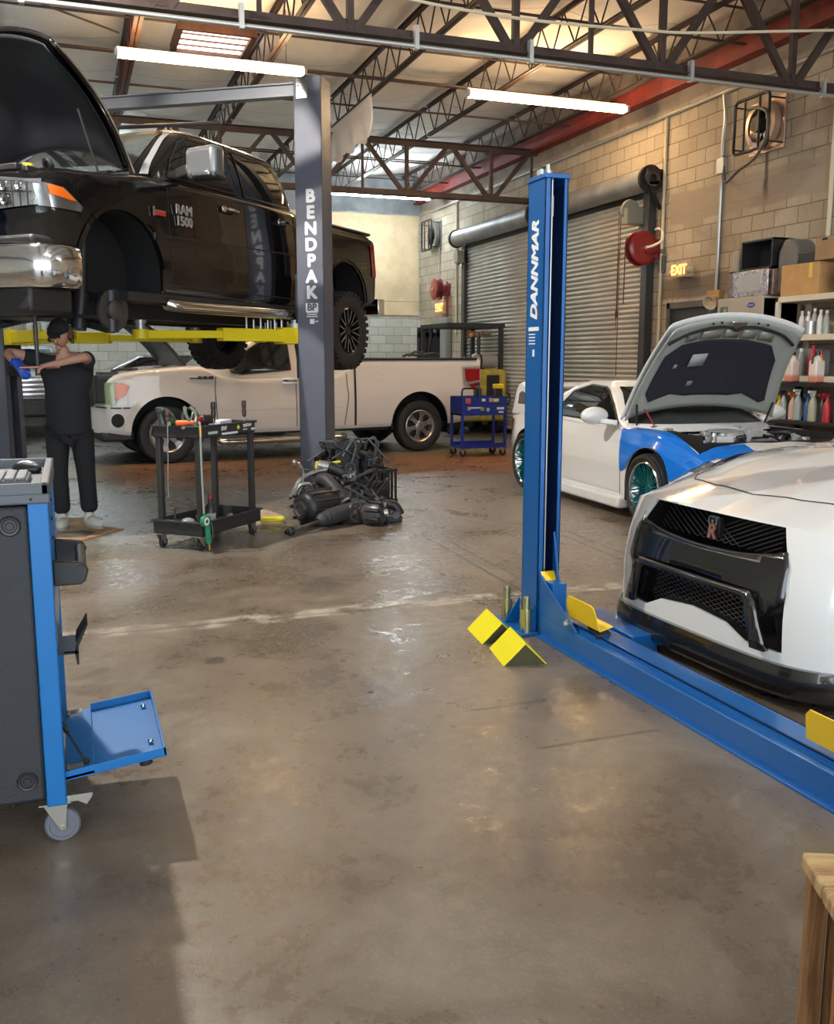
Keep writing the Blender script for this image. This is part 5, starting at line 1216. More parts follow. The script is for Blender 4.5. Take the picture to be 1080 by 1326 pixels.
for s in (-1, 1):
    w1 = [(1.62, 0.85), (1.84, 1.02), (2.02, 1.14), (2.12, 1.175), (2.45, 1.19), (2.75, 1.12), (2.88, 1.0), (2.94, 0.87)]
    decal(cv, w1, 'y', s, 'side_window', glass_dark, zc_, off=0.006)
    strip(cv, w1 + [w1[0]], 0.016, 'y', s, 'window_seal', blackp, zc_, off=0.009)
    for P in ([(1.46, 0.80), (1.38, 0.62), (1.36, 0.30), (1.37, 0.16)], [(2.75, 0.82), (2.86, 0.6), (2.84, 0.18)], [(1.40, 0.235), (2.86, 0.245)]):
        strip(bv, P, 0.008, 'y', s, 'panel_gap', mat('crease_shade', (0, 0, 0)) if P[0][0] == 1.40 else gap, zc_, off=0.0015)
    liner(*AF, 0.36, s, well, zc_); liner(*AR, 0.36, s, well, zc_)
    wheel(zc_, (0.92, s * 0.80, 0.318), s, 0.318, 0.235, 0.248, 'mesh')
    wheel(zc_, (3.475, s * 0.815, 0.318), s, 0.318, 0.25, 0.252, 'mesh')
    MB().bb(1.32, 3.05, s * 0.80, s * 0.93, 0.085, 0.20).build('side_skirt', zw, zc_, bevel=0.03, seg=3)
    ma = MB().beam((1.60, s * 0.80, 0.86), (1.68, s * 0.95, 0.88), 0.10, 0.05).build('mirror_arm', zw, zc_, bevel=0.012)
    b = MB().sphere((0, 0, 0), 1.0, 24, 14, (0.085, 0.155, 0.085)); b.xf(Matrix.Translation((1.70, s * 0.99, 0.925)) @ Matrix.Rotation(radians(12 * s), 4, 'Z'))
    b.build('mirror_housing', zw, zc_, smooth=80)
    decal(bv, [(4.05, 0.56), (4.05, 0.76), (4.28, 0.76), (4.30, 0.58)], 'y', s, 'tail_lamp', redlens, zc_, off=0.006, step=0.04)
    decal(bv, [(0.15, 0.50), (0.18, 0.60), (0.42, 0.66), (0.40, 0.54)], 'y', s, 'headlamp', lens, zc_, off=0.006, step=0.04)
    # wing uprights
    MB().prism([(3.50, 0.80), (3.55, 1.10), (3.68, 1.17), (3.93, 1.18), (4.00, 1.12), (4.16, 0.80)], s * 0.70, s * 0.80, (0, 2, 1)).build('spoiler_end', zw, zc_, bevel=0.03, seg=3)
sp_cut = []
MB().prism([(3.62, 1.14), (3.72, 1.185), (3.90, 1.19), (4.02, 1.15), (3.98, 1.12), (3.70, 1.115)], -0.78, 0.78, (0, 2, 1)).build('rear_spoiler', zw, zc_, bevel=0.02, seg=3)
MB().prism([(3.68, 0.94), (3.70, 1.06), (3.82, 1.09), (3.90, 1.06), (3.94, 0.94)], 0.795, 0.804, (0, 2, 1)).build('spoiler_recess', glass_dark, zc_)
decal(cv, [(-0.735, 0.86), (0.735, 0.86), (0.58, 1.185), (-0.58, 1.185)], 'x', -1, 'windscreen', glass_dark, zc_, off=0.008)
decal(cv, [(2.86, -0.5), (2.86, 0.5), (3.55, 0.60), (3.55, -0.60)], 'z', 1, 'rear_window', glass_dark, zc_, off=0.006)
# blue film over the wing (visible side is +y)
fo = [(1.35, 0.43), (1.42, 0.66), (1.50, 0.805), (1.30, 0.812), (0.9, 0.805), (0.45, 0.72), (0.26, 0.64), (0.40, 0.52), (0.54, 0.44)]
fo += [(0.92 + 0.356 * cos(radians(a)), 0.335 + 0.356 * sin(radians(a))) for a in range(164, 14, -10)]
f = decal(bv, fo, 'y', 1, 'blue_film', bfilm, zc_, off=0.012, step=0.016)
f2 = decal(bv, [(0.10, 0.30), (0.24, 0.60), (0.42, 0.762), (0.6, 0.80), (0.9, 0.822), (1.51, 0.80), (1.52, 0.712), (0.41, 0.712), (0.36, 0.30)], 'z', 1, 'blue_film', bfilm, zc_, off=0.012, step=0.016)
decal(bv, [(4.10, 0.50), (4.10, 0.53), (4.18, 0.53), (4.18, 0.50)], 'y', 1, 'side_marker', gap, zc_, off=0.004, step=0.05)
# engine bay
bay = MB().bb(0.44, 1.48, -0.655, -0.645, 0.45, 0.80).bb(0.44, 1.48, 0.645, 0.655, 0.45, 0.80).bb(0.44, 1.48, -0.65, 0.65, 0.40, 0.44).bb(1.46, 1.49, -0.65, 0.65, 0.42, 0.84).bb(0.42, 0.46, -0.65, 0.65, 0.42, 0.74)
bay.xf(Matrix.Translation((0, 0, 0.02))).build('engine_bay', blackp, zc_)
alu = mat('cast_aluminium', (0.60, 0.61, 0.62), 0.35, 0.7, noise=0.2, nscale=12)
e = MB().bb(0.62, 1.15, -0.22, 0.22, 0.5, 0.77).bb(0.60, 1.18, -0.34, -0.20, 0.5, 0.70).bb(0.60, 1.18, 0.20, 0.34, 0.5, 0.70)
for k in range(6): e.tube([(0.66 + k * 0.09, -0.28, 0.70), (0.66 + k * 0.09, -0.16, 0.79), (0.66 + k * 0.09, 0.16, 0.79), (0.66 + k * 0.09, 0.28, 0.70)], 0.024, n=8, smooth=4)
e.build('engine_block', alu, zc_, bevel=0.01)
rnd = random.Random(4)
for k in range(44):
    e = MB(); x, y = rnd.uniform(0.48, 1.4), rnd.uniform(-0.6, 0.6); s_ = rnd.uniform(0.03, 0.08)
    if rnd.random() < 0.5: e.box((x, y, 0.72 + rnd.uniform(0, 0.10)), (s_ * 2, s_, s_), Matrix.Rotation(rnd.uniform(0, 3), 3, 'Z'))
    else: e.cyl((x, y, 0.66), (x + rnd.uniform(-.06, .06), y + rnd.uniform(-.06, .06), 0.80), s_ * 0.5, n=10)
    e.build('engine_fitting', (mat('engine_mix', (0.09, 0.09, 0.10), 0.35, 0.5, noise=0.7, nscale=9), alu, mat('part_pale', (0.35, 0.36, 0.38), 0.4, 0.3))[k % 3], zc_, bevel=0.006)

e = MB()
for k in range(10):
    x, y = rnd.uniform(0.5, 1.3), rnd.uniform(-0.5, 0.5); e.tube([(x, y, 0.74), (x + rnd.uniform(-.1, .15), y + rnd.uniform(-.2, .2), 0.80), (x + rnd.uniform(.0, .25), y + rnd.uniform(-.3, .3), 0.77), (x + .2, y + rnd.uniform(-.3, .3), 0.70)], rnd.uniform(0.008, 0.02), n=8, smooth=5)
e.build('engine_hose', mat('hose_black', (0.02, 0.02, 0.02), 0.35), zc_)
MB().cyl((1.36, -0.62, 0.83), (1.30, 0.62, 0.83), 0.018, n=12).sphere((1.34, -0.3, 0.82), 0.035).build('strut_bar', mat('polished_lip', (0, 0, 0)), zc_)
MB().bb(1.46, 1.66, -0.69, 0.69, 0.80, 0.865).tube([(1.45, -0.5, 0.885), (1.56, -0.1, 0.90), (1.60, 0.3, 0.90)], 0.008).build('cowl', blackp, zc_)
MB().cyl((1.30, 0.52, 0.76), (1.36, 0.66, 1.0), 0.008, n=8).build('prop_rod', mat('rod_red', (0.35, 0.02, 0.02), 0.5), zc_)
# bonnet: outer skin, frame, liner, brace
def bonnet_grid(u0, u1, y0f, lift, N1=28, N2=20, ys=None):
    vs = []; fs = []
    for i in range(N1 + 1):
        k = -1 + 2 * i / N1; q = abs(k)
        for j in range(N2 + 1):
            t = j / N2; hw = y0f(t); ub = u0 + 0.10 * (1 - q ** 2) * (1 - t) ; ut = u1 + 0.11 * (1 - q ** 2.2)
            u = ub + (ut - ub) * t
            h = 0.05 * (1 - q ** 2) - 0.07 * t ** 2 + 0.035 * sin(pi * t) - 0.03 * max(0, (q - 0.9) / 0.1) ** 2
            vs.append((-u, k * hw, h + lift))
    for i in range(N1):
        for j in range(N2): a = i * (N2 + 1) + j; fs.append((a, a + 1, a + N2 + 2, a + N2 + 1))
    return vs, fs
grey_u = mat('bonnet_underside', (0.44, 0.46, 0.42), 0.32, 0.2, coat=0.3)
vs, fs = bonnet_grid(0.0, 1.00, lambda t: 0.83 - 0.13 * t, 0.05)
bon = MB().add(vs, fs).build('bonnet', zw, zc_, smooth=60); md = bon.modifiers.new('s', 'SOLIDIFY'); md.thickness = 0.010; md.offset = 1
vs, fs = bonnet_grid(0.02, 0.97, lambda t: 0.81 - 0.13 * t, 0.020)
MB().add(vs, fs).build('bonnet_frame', grey_u, bon, smooth=60).modifiers.new('s', 'SOLIDIFY').thickness = 0.012
def bh(k, t, lift):  # point on the underside
    q = abs(k); hw = 0.81 - 0.13 * t; ub = 0.02 + 0.10 * (1 - q ** 2) * (1 - t); ut = 0.97 + 0.11 * (1 - q ** 2.2); u = ub + (ut - ub) * t
    return Vector((-u, k * hw, 0.05 * (1 - q ** 2) - 0.07 * t ** 2 + 0.035 * sin(pi * t) + lift))
lin_o = [(-0.84, 0.16), (-0.80, 0.62), (-0.66, 0.76), (-0.3, 0.775), (0.3, 0.775), (0.66, 0.76), (0.82, 0.66), (0.84, 0.24), (0.76, 0.14), (0.5, 0.19), (0.3, 0.15), (-0.3, 0.15), (-0.5, 0.19), (-0.76, 0.12)]
bm = bmesh.new(); bm.faces.new([bm.verts.new((k, t, 0)) for k, t in lin_o])
for ax in (0, 1):
    for i in range(1, 22):
        no = Vector((1, 0, 0)) if ax == 0 else Vector((0, 1, 0)); co = no * ((-0.84 + 1.68 * i / 22) if ax == 0 else (0.12 + 0.66 * i / 22))
        bmesh.ops.bisect_plane(bm, geom=bm.verts[:] + bm.edges[:] + bm.faces[:], plane_co=co, plane_no=no, dist=1e-6)
for v in bm.verts: v.co = bh(v.co.x, v.co.y, -0.012)
me = bpy.data.meshes.new('insulation'); bm.to_mesh(me); bm.free(); o = bpy.data.objects.new('insulation', me); COL.objects.link(o); o.parent = bon
me.materials.append(mat('insulation_felt', (0.020, 0.020, 0.032), 0.85, noise=0.2, nscale=30, bump=0.5, bscale=40)); shade(me, 60); o.modifiers.new('s', 'SOLIDIFY').thickness = 0.012
def patch(k0, k1, t0, t1, nm, m):
    MB().add([bh(k0, t0, -0.030), bh(k1, t0, -0.030), bh(k1, t1, -0.030), bh(k0, t1, -0.030)], [(0, 1, 2, 3)]).build(nm, m, bon).modifiers.new('s', 'SOLIDIFY').thickness = 0.003
lab = mat('sticker_grey', (0.40, 0.41, 0.42), 0.5)
patch(0.22, 0.44, 0.50, 0.64, 'warning_sticker', lab); patch(0.26, 0.34, 0.27, 0.33, 'small_sticker', mat('sticker_dark', (0.20, 0.20, 0.20), 0.5)); patch(0.60, 0.645, 0.51, 0.55, 'round_clip', lab)
MB().tube([bh(-0.93, 0.84, -0.02), bh(-0.7, 0.905, -0.025), bh(-0.35, 0.93, -0.025), bh(-0.12, 0.925, -0.03), bh(0.0, 0.895, -0.035), bh(0.12, 0.925, -0.03), bh(0.35, 0.93, -0.025), bh(0.7, 0.905, -0.025), bh(0.93, 0.84, -0.02)], 0.014, n=8, smooth=6).build('seal_strip', gap, bon)
for k in (-0.45, -0.3, 0.25, 0.38): MB().sphere(bh(k, 0.965, -0.008), 0.011, 8, 6).build('rubber_buffer', gap, bon)
MB().box(bh(0, 0.955, -0.02), (0.05, 0.16, 0.02)).build('striker', chrome, bon, bevel=0.006)
b = MB()
for k0, k1 in ((-0.62, -0.40), (-0.36, -0.14), (-0.10, 0.12), (0.16, 0.46), (0.50, 0.66)): b.add([bh(k0, 0.80, -0.014), bh(k1, 0.80, -0.014), bh(k1, 0.89, -0.014), bh(k0, 0.89, -0.014)], [(0, 1, 2, 3)])
o = b.build('pressed_panel', mat('pressed_grey', (0.33, 0.32, 0.27), 0.4, 0.2), bon); o.modifiers.new('s', 'SOLIDIFY').thickness = 0.006
bon.location = (1.47, 0, 0.88); bon.rotation_euler = (0, radians(60), 0)
bon2 = MB()
for s in (-1, 1): MB().cyl((1.42, s * 0.70, 0.84), (1.36, s * 0.74, 1.04), 0.010, n=8).build('gas_strut', gap, zc_)
# ------------------------------------------------------------------ white supercar nose at the right
gt = empty('supercar', (2.69, 3.61, 0.03), radians(90 - 88), 'white supercar with black lower lip and wide dark grille at the right edge', 'car')
gw = mat('paint_pearl_white', (0.80, 0.79, 0.77), 0.12, 0.0, coat=1.0)
carbon = NT('carbon_gloss')
wv_ = carbon.t.nodes.new('ShaderNodeTexChecker'); wv_.inputs['Scale'].default_value = 260; wv_.inputs['Color1'].default_value = (0.006, 0.0055, 0.0055, 1); wv_.inputs['Color2'].default_value = (0.016, 0.015, 0.014, 1)
carbon.t.links.new(carbon.P, wv_.inputs['Vector']); carbon.set(Base_Color=wv_.outputs['Color'], Roughness=0.22); carbon.b.inputs['Coat Weight'].default_value = 1.0; carbon.b.inputs['Coat Roughness'].default_value = 0.04
carbon = carbon.m
def nose(y, z):
    q = min(1.02, abs(y) / 0.93)
    return 0.50 * q ** 8 + 0.11 * q ** 3.2 + (0.12 * max(0.0, (z - 0.30) / 0.45) ** 2 if z > 0.30 else 0)
KY = 0.89
def d_gt(x, y, z):
    if x < 1.0: x = x + nose(y, z) * (1 - x / 1.0) ** 1.2
    if x > 4.2: x = x - 0.25 * (abs(y) / 0.95) ** 3.5 * ((x - 4.2) / 0.45)
    return (x, y, z)
body = body_mesh('body', 4.65, [(0, 0.90), (0.3, 0.93), (0.95, 0.95), (1.8, 0.92), (3.0, 0.93), (3.8, 0.95), (4.65, 0.90)],
    [(0, 0.76), (0.3, 0.80), (0.95, 0.84), (1.6, 0.84), (3.8, 0.86), (4.65, 0.80)],
    [(0, 0.10), (0.5, 0.10), (4.0, 0.12), (4.65, 0.25)],
    [(0, 0.70), (0.15, 0.735), (0.4, 0.79), (0.9, 0.885), (1.5, 0.93), (3.0, 0.95), (3.8, 1.0), (4.65, 0.98)],
    [(0, 0.715), (0.15, 0.765), (0.4, 0.835), (0.9, 0.925), (1.45, 0.985), (3.0, 0.98), (4.65, 1.0)], gw, gt, deform=d_gt, nx=90, ny=0.06, bot=0.05, edge=0.10)
op = [(-0.505, 0.715), (0.505, 0.715), (0.575, 0.60), (0.615, 0.45), (0.625, 0.20), (0.40, 0.20), (0.26, 0.255), (0.0, 0.275), (-0.26, 0.255), (-0.40, 0.20), (-0.625, 0.20), (-0.615, 0.45), (-0.575, 0.60)]
op = [(p[0] * KY, p[1]) for p in op]
full_bv = bvh_of([body])
cut(body, [MB().prism(op, -1.0, 0.42, (1, 2, 0)).build('c', None, smooth=0)])
arch_cut(body, [(0.98, 0.36, 0.37, 0.96), (3.76, 0.36, 0.37, 0.96)], 0.35)
shade(body.data, 42)
# surface inside the opening, following the nose shape
def band(name, poly, m, back, parent=gt, depth=0.02, step=0.04, off=0.0):
    o = decal(full_bv, [(p[0] * KY, p[1]) for p in poly], 'x', -1, name, m, parent, off=-back, step=step)
    if depth: o.modifiers.new('s', 'SOLIDIFY').thickness = depth
    return o
black = mat('mesh_black', (0.010, 0.010, 0.011), 0.45, 0.2)
MB().bb(0.36, 0.40, -0.60, 0.60, 0.15, 0.73).build('radiator', black, gt)
# dark inner walls of the opening, from the skin back to the radiator
ring = [(v.x, v.y) for v in catmull([Vector((p[0] * 0.992, p[1], 0)) for p in op], 1, True)]
R2 = []
for i in range(len(ring)):
    a, b_ = Vector(ring[i]), Vector(ring[(i + 1) % len(ring)])
    for k in range(6): R2.append(a.lerp(b_, k / 6))
cz_ = 0.46; vs = []; fs = []
for p in R2:
    q = Vector((p.x * 0.992, cz_ + (p.y - cz_) * 0.988)); h_ = full_bv.ray_cast(Vector((-5, q.x, q.y)), Vector((1, 0, 0)))[0]
    vs += [(h_.x + 0.012, q.x, q.y), (0.40, q.x, q.y)]
n_ = len(R2)
for i in range(n_): j_ = (i + 1) % n_; fs.append((2 * i, 2 * j_, 2 * j_ + 1, 2 * i + 1))
MB().add(vs, fs).build('opening_liner', black, gt)
# upper grille floor of mesh
def mesh_panel(poly_y0, poly_y1, z0f, z1f, back, name):
    b = MB(); n = 0
    def pt(y, z):
        h = full_bv.ray_cast(Vector((-5, y, z)), Vector((1, 0, 0)))
        return (h[0] + Vector((back, 0, 0))) if h[0] else None
    sp_ = 0.050
    for sgn in (1, -1):
        c = poly_y0 - 1.0
        while c < poly_y1 + 1.0:
            seg = []
            for i in range(60):
                z = -0.1 + i * 0.02; y = c + sgn * (z) * 2.2
                if poly_y0 <= y <= poly_y1 and z0f(y) <= z <= z1f(y):
                    p = pt(y, z)
                    if p: seg.append(p)
                else:
                    if len(seg) > 1: b.tube(seg, 0.0022, n=4)
                    seg = []
            if len(seg) > 1: b.tube(seg, 0.0022, n=4)
            c += sp_
    return b.build(name, mat('mesh_wire', (0.10, 0.10, 0.105), 0.3, 0.6), gt)
mesh_panel(-0.445, 0.445, lambda y: 0.57 - 0.0 * y, lambda y: 0.71, 0.07, 'upper_mesh')
mesh_panel(-0.39, 0.39, lambda y: 0.20, lambda y: 0.42, 0.06, 'lower_mesh')
# dark bumper beam between the openings
beam = [(-0.60, 0.56), (-0.565, 0.618), (-0.40, 0.572), (-0.2, 0.556), (0.0, 0.551), (0.2, 0.556), (0.40, 0.572), (0.565, 0.618), (0.60, 0.56), (0.613, 0.42), (0.50, 0.33), (0.42, 0.43), (0.0, 0.445), (-0.42, 0.43), (-0.50, 0.33), (-0.613, 0.42)]
band('bumper_beam', beam, carbon, 0.012)
cr = []
for y in [x * 0.0510 for x in range(-10, 11)]:
    z = 0.562 + 0.050 * abs(y / 0.51) ** 2.4
    h = full_bv.ray_cast(Vector((-5, y, z)), Vector((1, 0, 0))); cr.append(h[0] + Vector((0.004, 0, 0)))
for z, y in ((0.66, 0.50), (0.70, 0.47)):
    h = full_bv.ray_cast(Vector((-5, y, z)), Vector((1, 0, 0))); cr.append(h[0] + Vector((0.01, 0, 0))) if h[0] else None
MB().tube(cr, 0.0085, n=8, smooth=2).build('chrome_trim', mat('smoked_chrome', (0.42, 0.42, 0.43), 0.12, 1.0), gt)
# lower frame (inverted U)
fr = [(-0.565, 0.20), (-0.475, 0.40), (-0.435, 0.432), (0.435, 0.432), (0.475, 0.40), (0.565, 0.20), (0.48, 0.20), (0.425, 0.372), (0.40, 0.402), (-0.40, 0.402), (-0.425, 0.372), (-0.48, 0.20)]
band('grille_frame', fr, carbon, -0.012, depth=0.03)
# pockets
for s in (-1, 1): band('side_pocket', [(s * 0.56, 0.205), (s * 0.618, 0.205), (s * 0.612, 0.40), (s * 0.51, 0.33)], black, 0.07, depth=0.01)
# splitter lip
vs = []; fs = []; prof = [(0.03, 0.155), (-0.018, 0.150), (-0.034, 0.10), (-0.032, 0.045), (-0.015, 0.028), (0.10, 0.028)]
N = 60
for i in range(N + 1):
    y = -0.935 + 1.87 * i / N; xb = nose(y, 0.1)
    for o_, z in prof: vs.append((xb + o_, y, z))
m_ = len(prof)
for i in range(N):
    for k in range(m_ - 1): a = i * m_ + k; fs.append((a, a + 1, a + m_ + 1, a + m_))
lp = MB().add(vs, fs).build('splitter_lip', carbon, gt, smooth=40); lp.modifiers.new('s', 'SOLIDIFY').thickness = 0.006
MB().bb(0.5, 4.4, -0.85, 0.85, 0.06, 0.12).bb(0.12, 0.6, -0.62, 0.62, 0.035, 0.06).build('underbody', black, gt)
# bonnet shut line and creases, lamps, vents
bv = bvh_of([body])
strip(bv, [(1.50, -0.74), (0.80, -0.70), (0.52, -0.64), (0.40, -0.52), (0.345, -0.3), (0.325, 0), (0.345, 0.3), (0.40, 0.52), (0.52, 0.64), (0.80, 0.70), (1.50, 0.74)], 0.009, 'z', 1, 'panel_gap', gap, gt, off=0.002, step=0.03)
for s in (-1, 1):
    P = [(0.62, s * 0.71), (0.80, s * 0.78), (1.06, s * 0.80), (0.98, s * 0.72), (0.78, s * 0.685)]
    decal(bv, P, 'z', 1, 'headlamp', glass_dark, gt, off=0.005, step=0.03)
    decal(bv, [(0.66, s * 0.715), (0.78, s * 0.765), (0.82, s * 0.735), (0.74, s * 0.70)], 'z', 1, 'headlamp_lens', lens, gt, off=0.010, step=0.03)
    decal(bv, [(1.12, s * 0.30), (1.16, s * 0.345), (1.40, s * 0.42), (1.46, s * 0.42), (1.42, s * 0.385), (1.22, s * 0.31)], 'z', 1, 'bonnet_duct', gap, gt, off=0.004, step=0.03)
    decal(bv, [(1.15, s * 0.285), (1.15, s * 0.298), (1.46, s * 0.375), (1.47, s * 0.36)], 'z', 1, 'duct_edge', gw, gt, off=0.012, step=0.03)
    liner(0.98, 0.36, 0.37, 0.96, 0.35, s, well, gt); liner(3.76, 0.36, 0.37, 0.96, 0.35, s, well, gt)
    wheel(gt, (0.98, s * 0.82, 0.27), s, 0.34, 0.255, 0.26, 'plain'); wheel(gt, (3.76, s * 0.82, 0.27), s, 0.34, 0.275, 0.26, 'plain')
cabin = cabin_mesh('cab', [(0.93, 1.45, 4.2, 0.82), (1.05, 1.70, 3.9, 0.76), (1.20, 2.0, 3.5, 0.68), (1.30, 2.25, 3.2, 0.62), (1.33, 2.35, 3.1, 0.58)], gw, gt, e=8, bow=0.2, roof=0.03)
cv = bvh_of([cabin])
decal(cv, [(-0.70, 0.98), (0.70, 0.98), (0.56, 1.29), (-0.56, 1.29)], 'x', -1, 'windscreen', glass_dark, gt, off=0.008)
for s in (-1, 1): decal(cv, [(1.75, 0.98), (2.2, 1.24), (2.5, 1.30), (3.0, 1.29), (3.6, 1.02)], 'y', s, 'side_window', glass_dark, gt, off=0.008)
# badge on the upper grille
h = full_bv.ray_cast(Vector((-5, 0, 0.64)), Vector((1, 0, 0)))[0]
Mb = frame(h + Vector((0.035, 0.0, 0.014)), (0, -1, 0), (0.12, 0, 1))
text_mesh('badge', 'GT', 0.058, mat('smoked_chrome', (0, 0, 0)), gt, Mb @ Matrix.Translation((0, 0.020, 0)), depth=0.004, bold=0.0015, space=0.9)
text_mesh('badge', 'R', 0.095, mat('badge_red_chrome', (0.62, 0.30, 0.27), 0.2, 0.8), gt, Mb @ Matrix.Translation((0, -0.032, 0)), depth=0.004, bold=0.0035)
MB().box((h.x + 0.052, 0, h.z + 0.005), (0.02, 0.08, 0.09)).build('badge_mount', black, gt)
# ------------------------------------------------------------------ diagnostic trolley at the left
dcx, dcy = -0.08, 2.85
dt = empty('tool_trolley', (dcx, dcy, 0), radians(0), 'blue and charcoal workshop trolley with an open front tray at the left edge', 'tool trolley')
char = mat('trolley_charcoal', (0.022, 0.024, 0.030), 0.55, 0.0, bump=0.35, bscale=220); cblue = mat('trolley_blue', (0.004, 0.135, 0.40), 0.4, 0.05, noise=0.04)
chl = mat('trolley_light', (0.36, 0.40, 0.48), 0.3, 0.3)
Wc, Dc = 0.62, 0.74
MB().bb(-Wc, -0.055, 0.004, Dc - 0.03, 0.15, 1.04).build('cabinet', char, dt, bevel=0.012)
for y0 in (0.0, Dc - 0.045): MB().bb(-0.056, 0.0, y0, y0 + 0.045, 0.13, 1.055).build('corner_post', cblue, dt, bevel=0.004)
for (x, z) in ((-0.105, 0.985), (-0.105, 0.22)):
    MB().lathe([(0.001, 0.004), (0.010, 0.004), (0.012, 0.001), (0.018, 0.001), (0.020, 0.005), (0.026, 0.006), (0.030, 0.0)], (x, 0.002, z), (0, -1, 0), 28).build('round_cap', mat('cap_black', (0.02, 0.02, 0.022), 0.4), dt)
# top tray with rim
MB().bb(-Wc - 0.01, 0.006, -0.006, Dc + 0.004, 1.045, 1.075).bb(-Wc - 0.01, 0.006, -0.006, 0.016, 1.07, 1.105).bb(-Wc - 0.01, 0.006, Dc - 0.02, Dc + 0.004, 1.07, 1.105).bb(-0.020, 0.006, -0.006, Dc + 0.004, 1.07, 1.105).bb(-Wc - 0.01, -Wc + 0.01, -0.006, Dc + 0.004, 1.07, 1.105).build('top_tray', mat('tray_grey', (0.10, 0.11, 0.125), 0.5, 0.0, bump=0.2, bscale=200), dt, bevel=0.006, seg=3)
MB().cyl((-0.045, -0.008, 1.06), (-0.045, 0.0, 1.06), 0.004, n=10).build('screw', gap, dt)
# drawer fronts and lower door opening on the aisle side
zs_ = [(1.04, 0.985), (0.98, 0.925), (0.92, 0.86)]
for z1, z0 in zs_: 
    d_ = MB().bb(-0.03, -0.004, 0.05, Dc - 0.05, z0, z1).build('drawer_front', cblue, dt, bevel=0.003)
    MB().cyl((-0.004, 0.32, (z0 + z1) / 2), (0.002, 0.32, (z0 + z1) / 2), 0.006, n=10).build('drawer_lock', gap, d_)
MB().bb(-0.03, -0.004, 0.05, Dc - 0.05, 0.72, 0.855).build('drawer_front', cblue, dt, bevel=0.003)
MB().bb(-0.03, -0.002, 0.05, Dc - 0.05, 0.58, 0.715).build('pale_panel', chl, dt, bevel=0.003)
MB().bb(-0.05, -0.03, 0.05, Dc - 0.05, 0.15, 0.58).build('inner_cavity', mat('cavity_dark', (0.015, 0.02, 0.03), 0.5), dt)
# black push handle
for y in (0.22, 0.60): MB().prism([(-0.004, 0.755), (-0.004, 0.835), (0.085, 0.825), (0.10, 0.80), (0.09, 0.765), (0.075, 0.755)], y - 0.012, y + 0.012, (0, 2, 1)).build('handle_bracket', mat('handle_black', (0.015, 0.015, 0.017), 0.3), dt, bevel=0.004)
MB().cyl((0.078, 0.20, 0.80), (0.078, 0.62, 0.80), 0.017, n=16).build('handle_grip', mat('handle_black', (0, 0, 0)), dt)
# small black side bracket
MB().bb(-0.004, 0.055, 0.20, 0.34, 0.535, 0.545).bb(-0.004, 0.05, 0.20, 0.206, 0.54, 0.595).prism([(-0.004, 0.54), (-0.004, 0.66), (0.012, 0.60), (0.012, 0.54)], 0.19, 0.20, (0, 2, 1)).build('side_shelf', mat('bracket_dark', (0.05, 0.055, 0.07), 0.35, 0.4), dt)
MB().prism([(0.050, 0.50), (0.056, 0.50), (0.058, 0.56), (0.088, 0.625), (0.085, 0.63), (0.052, 0.575), (0.045, 0.54)], 0.20, 0.34, (0, 2, 1)).build('shelf_hook', gap, dt)
# flap folded down
fl_ = MB(); T0, T1 = 0.36, 0.79
Mf = Matrix.Translation((0.0, 0, 0.20)) @ Matrix.Rotation(radians(-7), 4, 'Y')
fl_.bb(0.0, 0.300, T0 - 0.34, T1 - 0.22, -0.004, 0.0)
fl_.bb(0.292, 0.300, T0 - 0.34, T1 - 0.22, 0.0, 0.026).bb(0.0, 0.300, T0 - 0.34, T0 - 0.334, 0.0, 0.026).bb(0.085, 0.300, T1 - 0.226, T1 - 0.22, 0.0, 0.026).bb(0.0, 0.085, T0 - 0.34, T1 - 0.22, 0.0, 0.010)
fl_.xf(Mf).build('drop_flap', cblue, dt, bevel=0.0015)
for y in (T0 - 0.22, T1 - 0.32): MB().sphere((0.26, y, 0.008), 0.009, 12, 8).xf(Mf).build('flap_screw', chrome, dt)
MB().cyl((0.235, T0 - 0.30, -0.028), (0.235, T0 - 0.30, -0.004), 0.020, n=18).xf(Mf).build('rubber_foot', gap, dt)
for y in (T0 - 0.30, T1 - 0.25): MB().bb(0.005, 0.055, y - 0.02, y + 0.02, 0.002, 0.020).cyl((0.01, y - 0.02, 0.018), (0.01, y + 0.02, 0.018), 0.006).xf(Mf).build('hinge', mat('hinge_steel', (0.45, 0.43, 0.38), 0.3, 0.8), dt)
MB().cyl((-0.01, 0.18, 0.33), (0.060, T0 - 0.27, 0.222), 0.004, n=8).cyl((-0.006, 0.17, 0.325), (0.01, 0.15, 0.30), 0.008, n=8).sphere((0.060, T0 - 0.27, 0.222), 0.011, 10, 6).build('gas_strut', gap, dt)
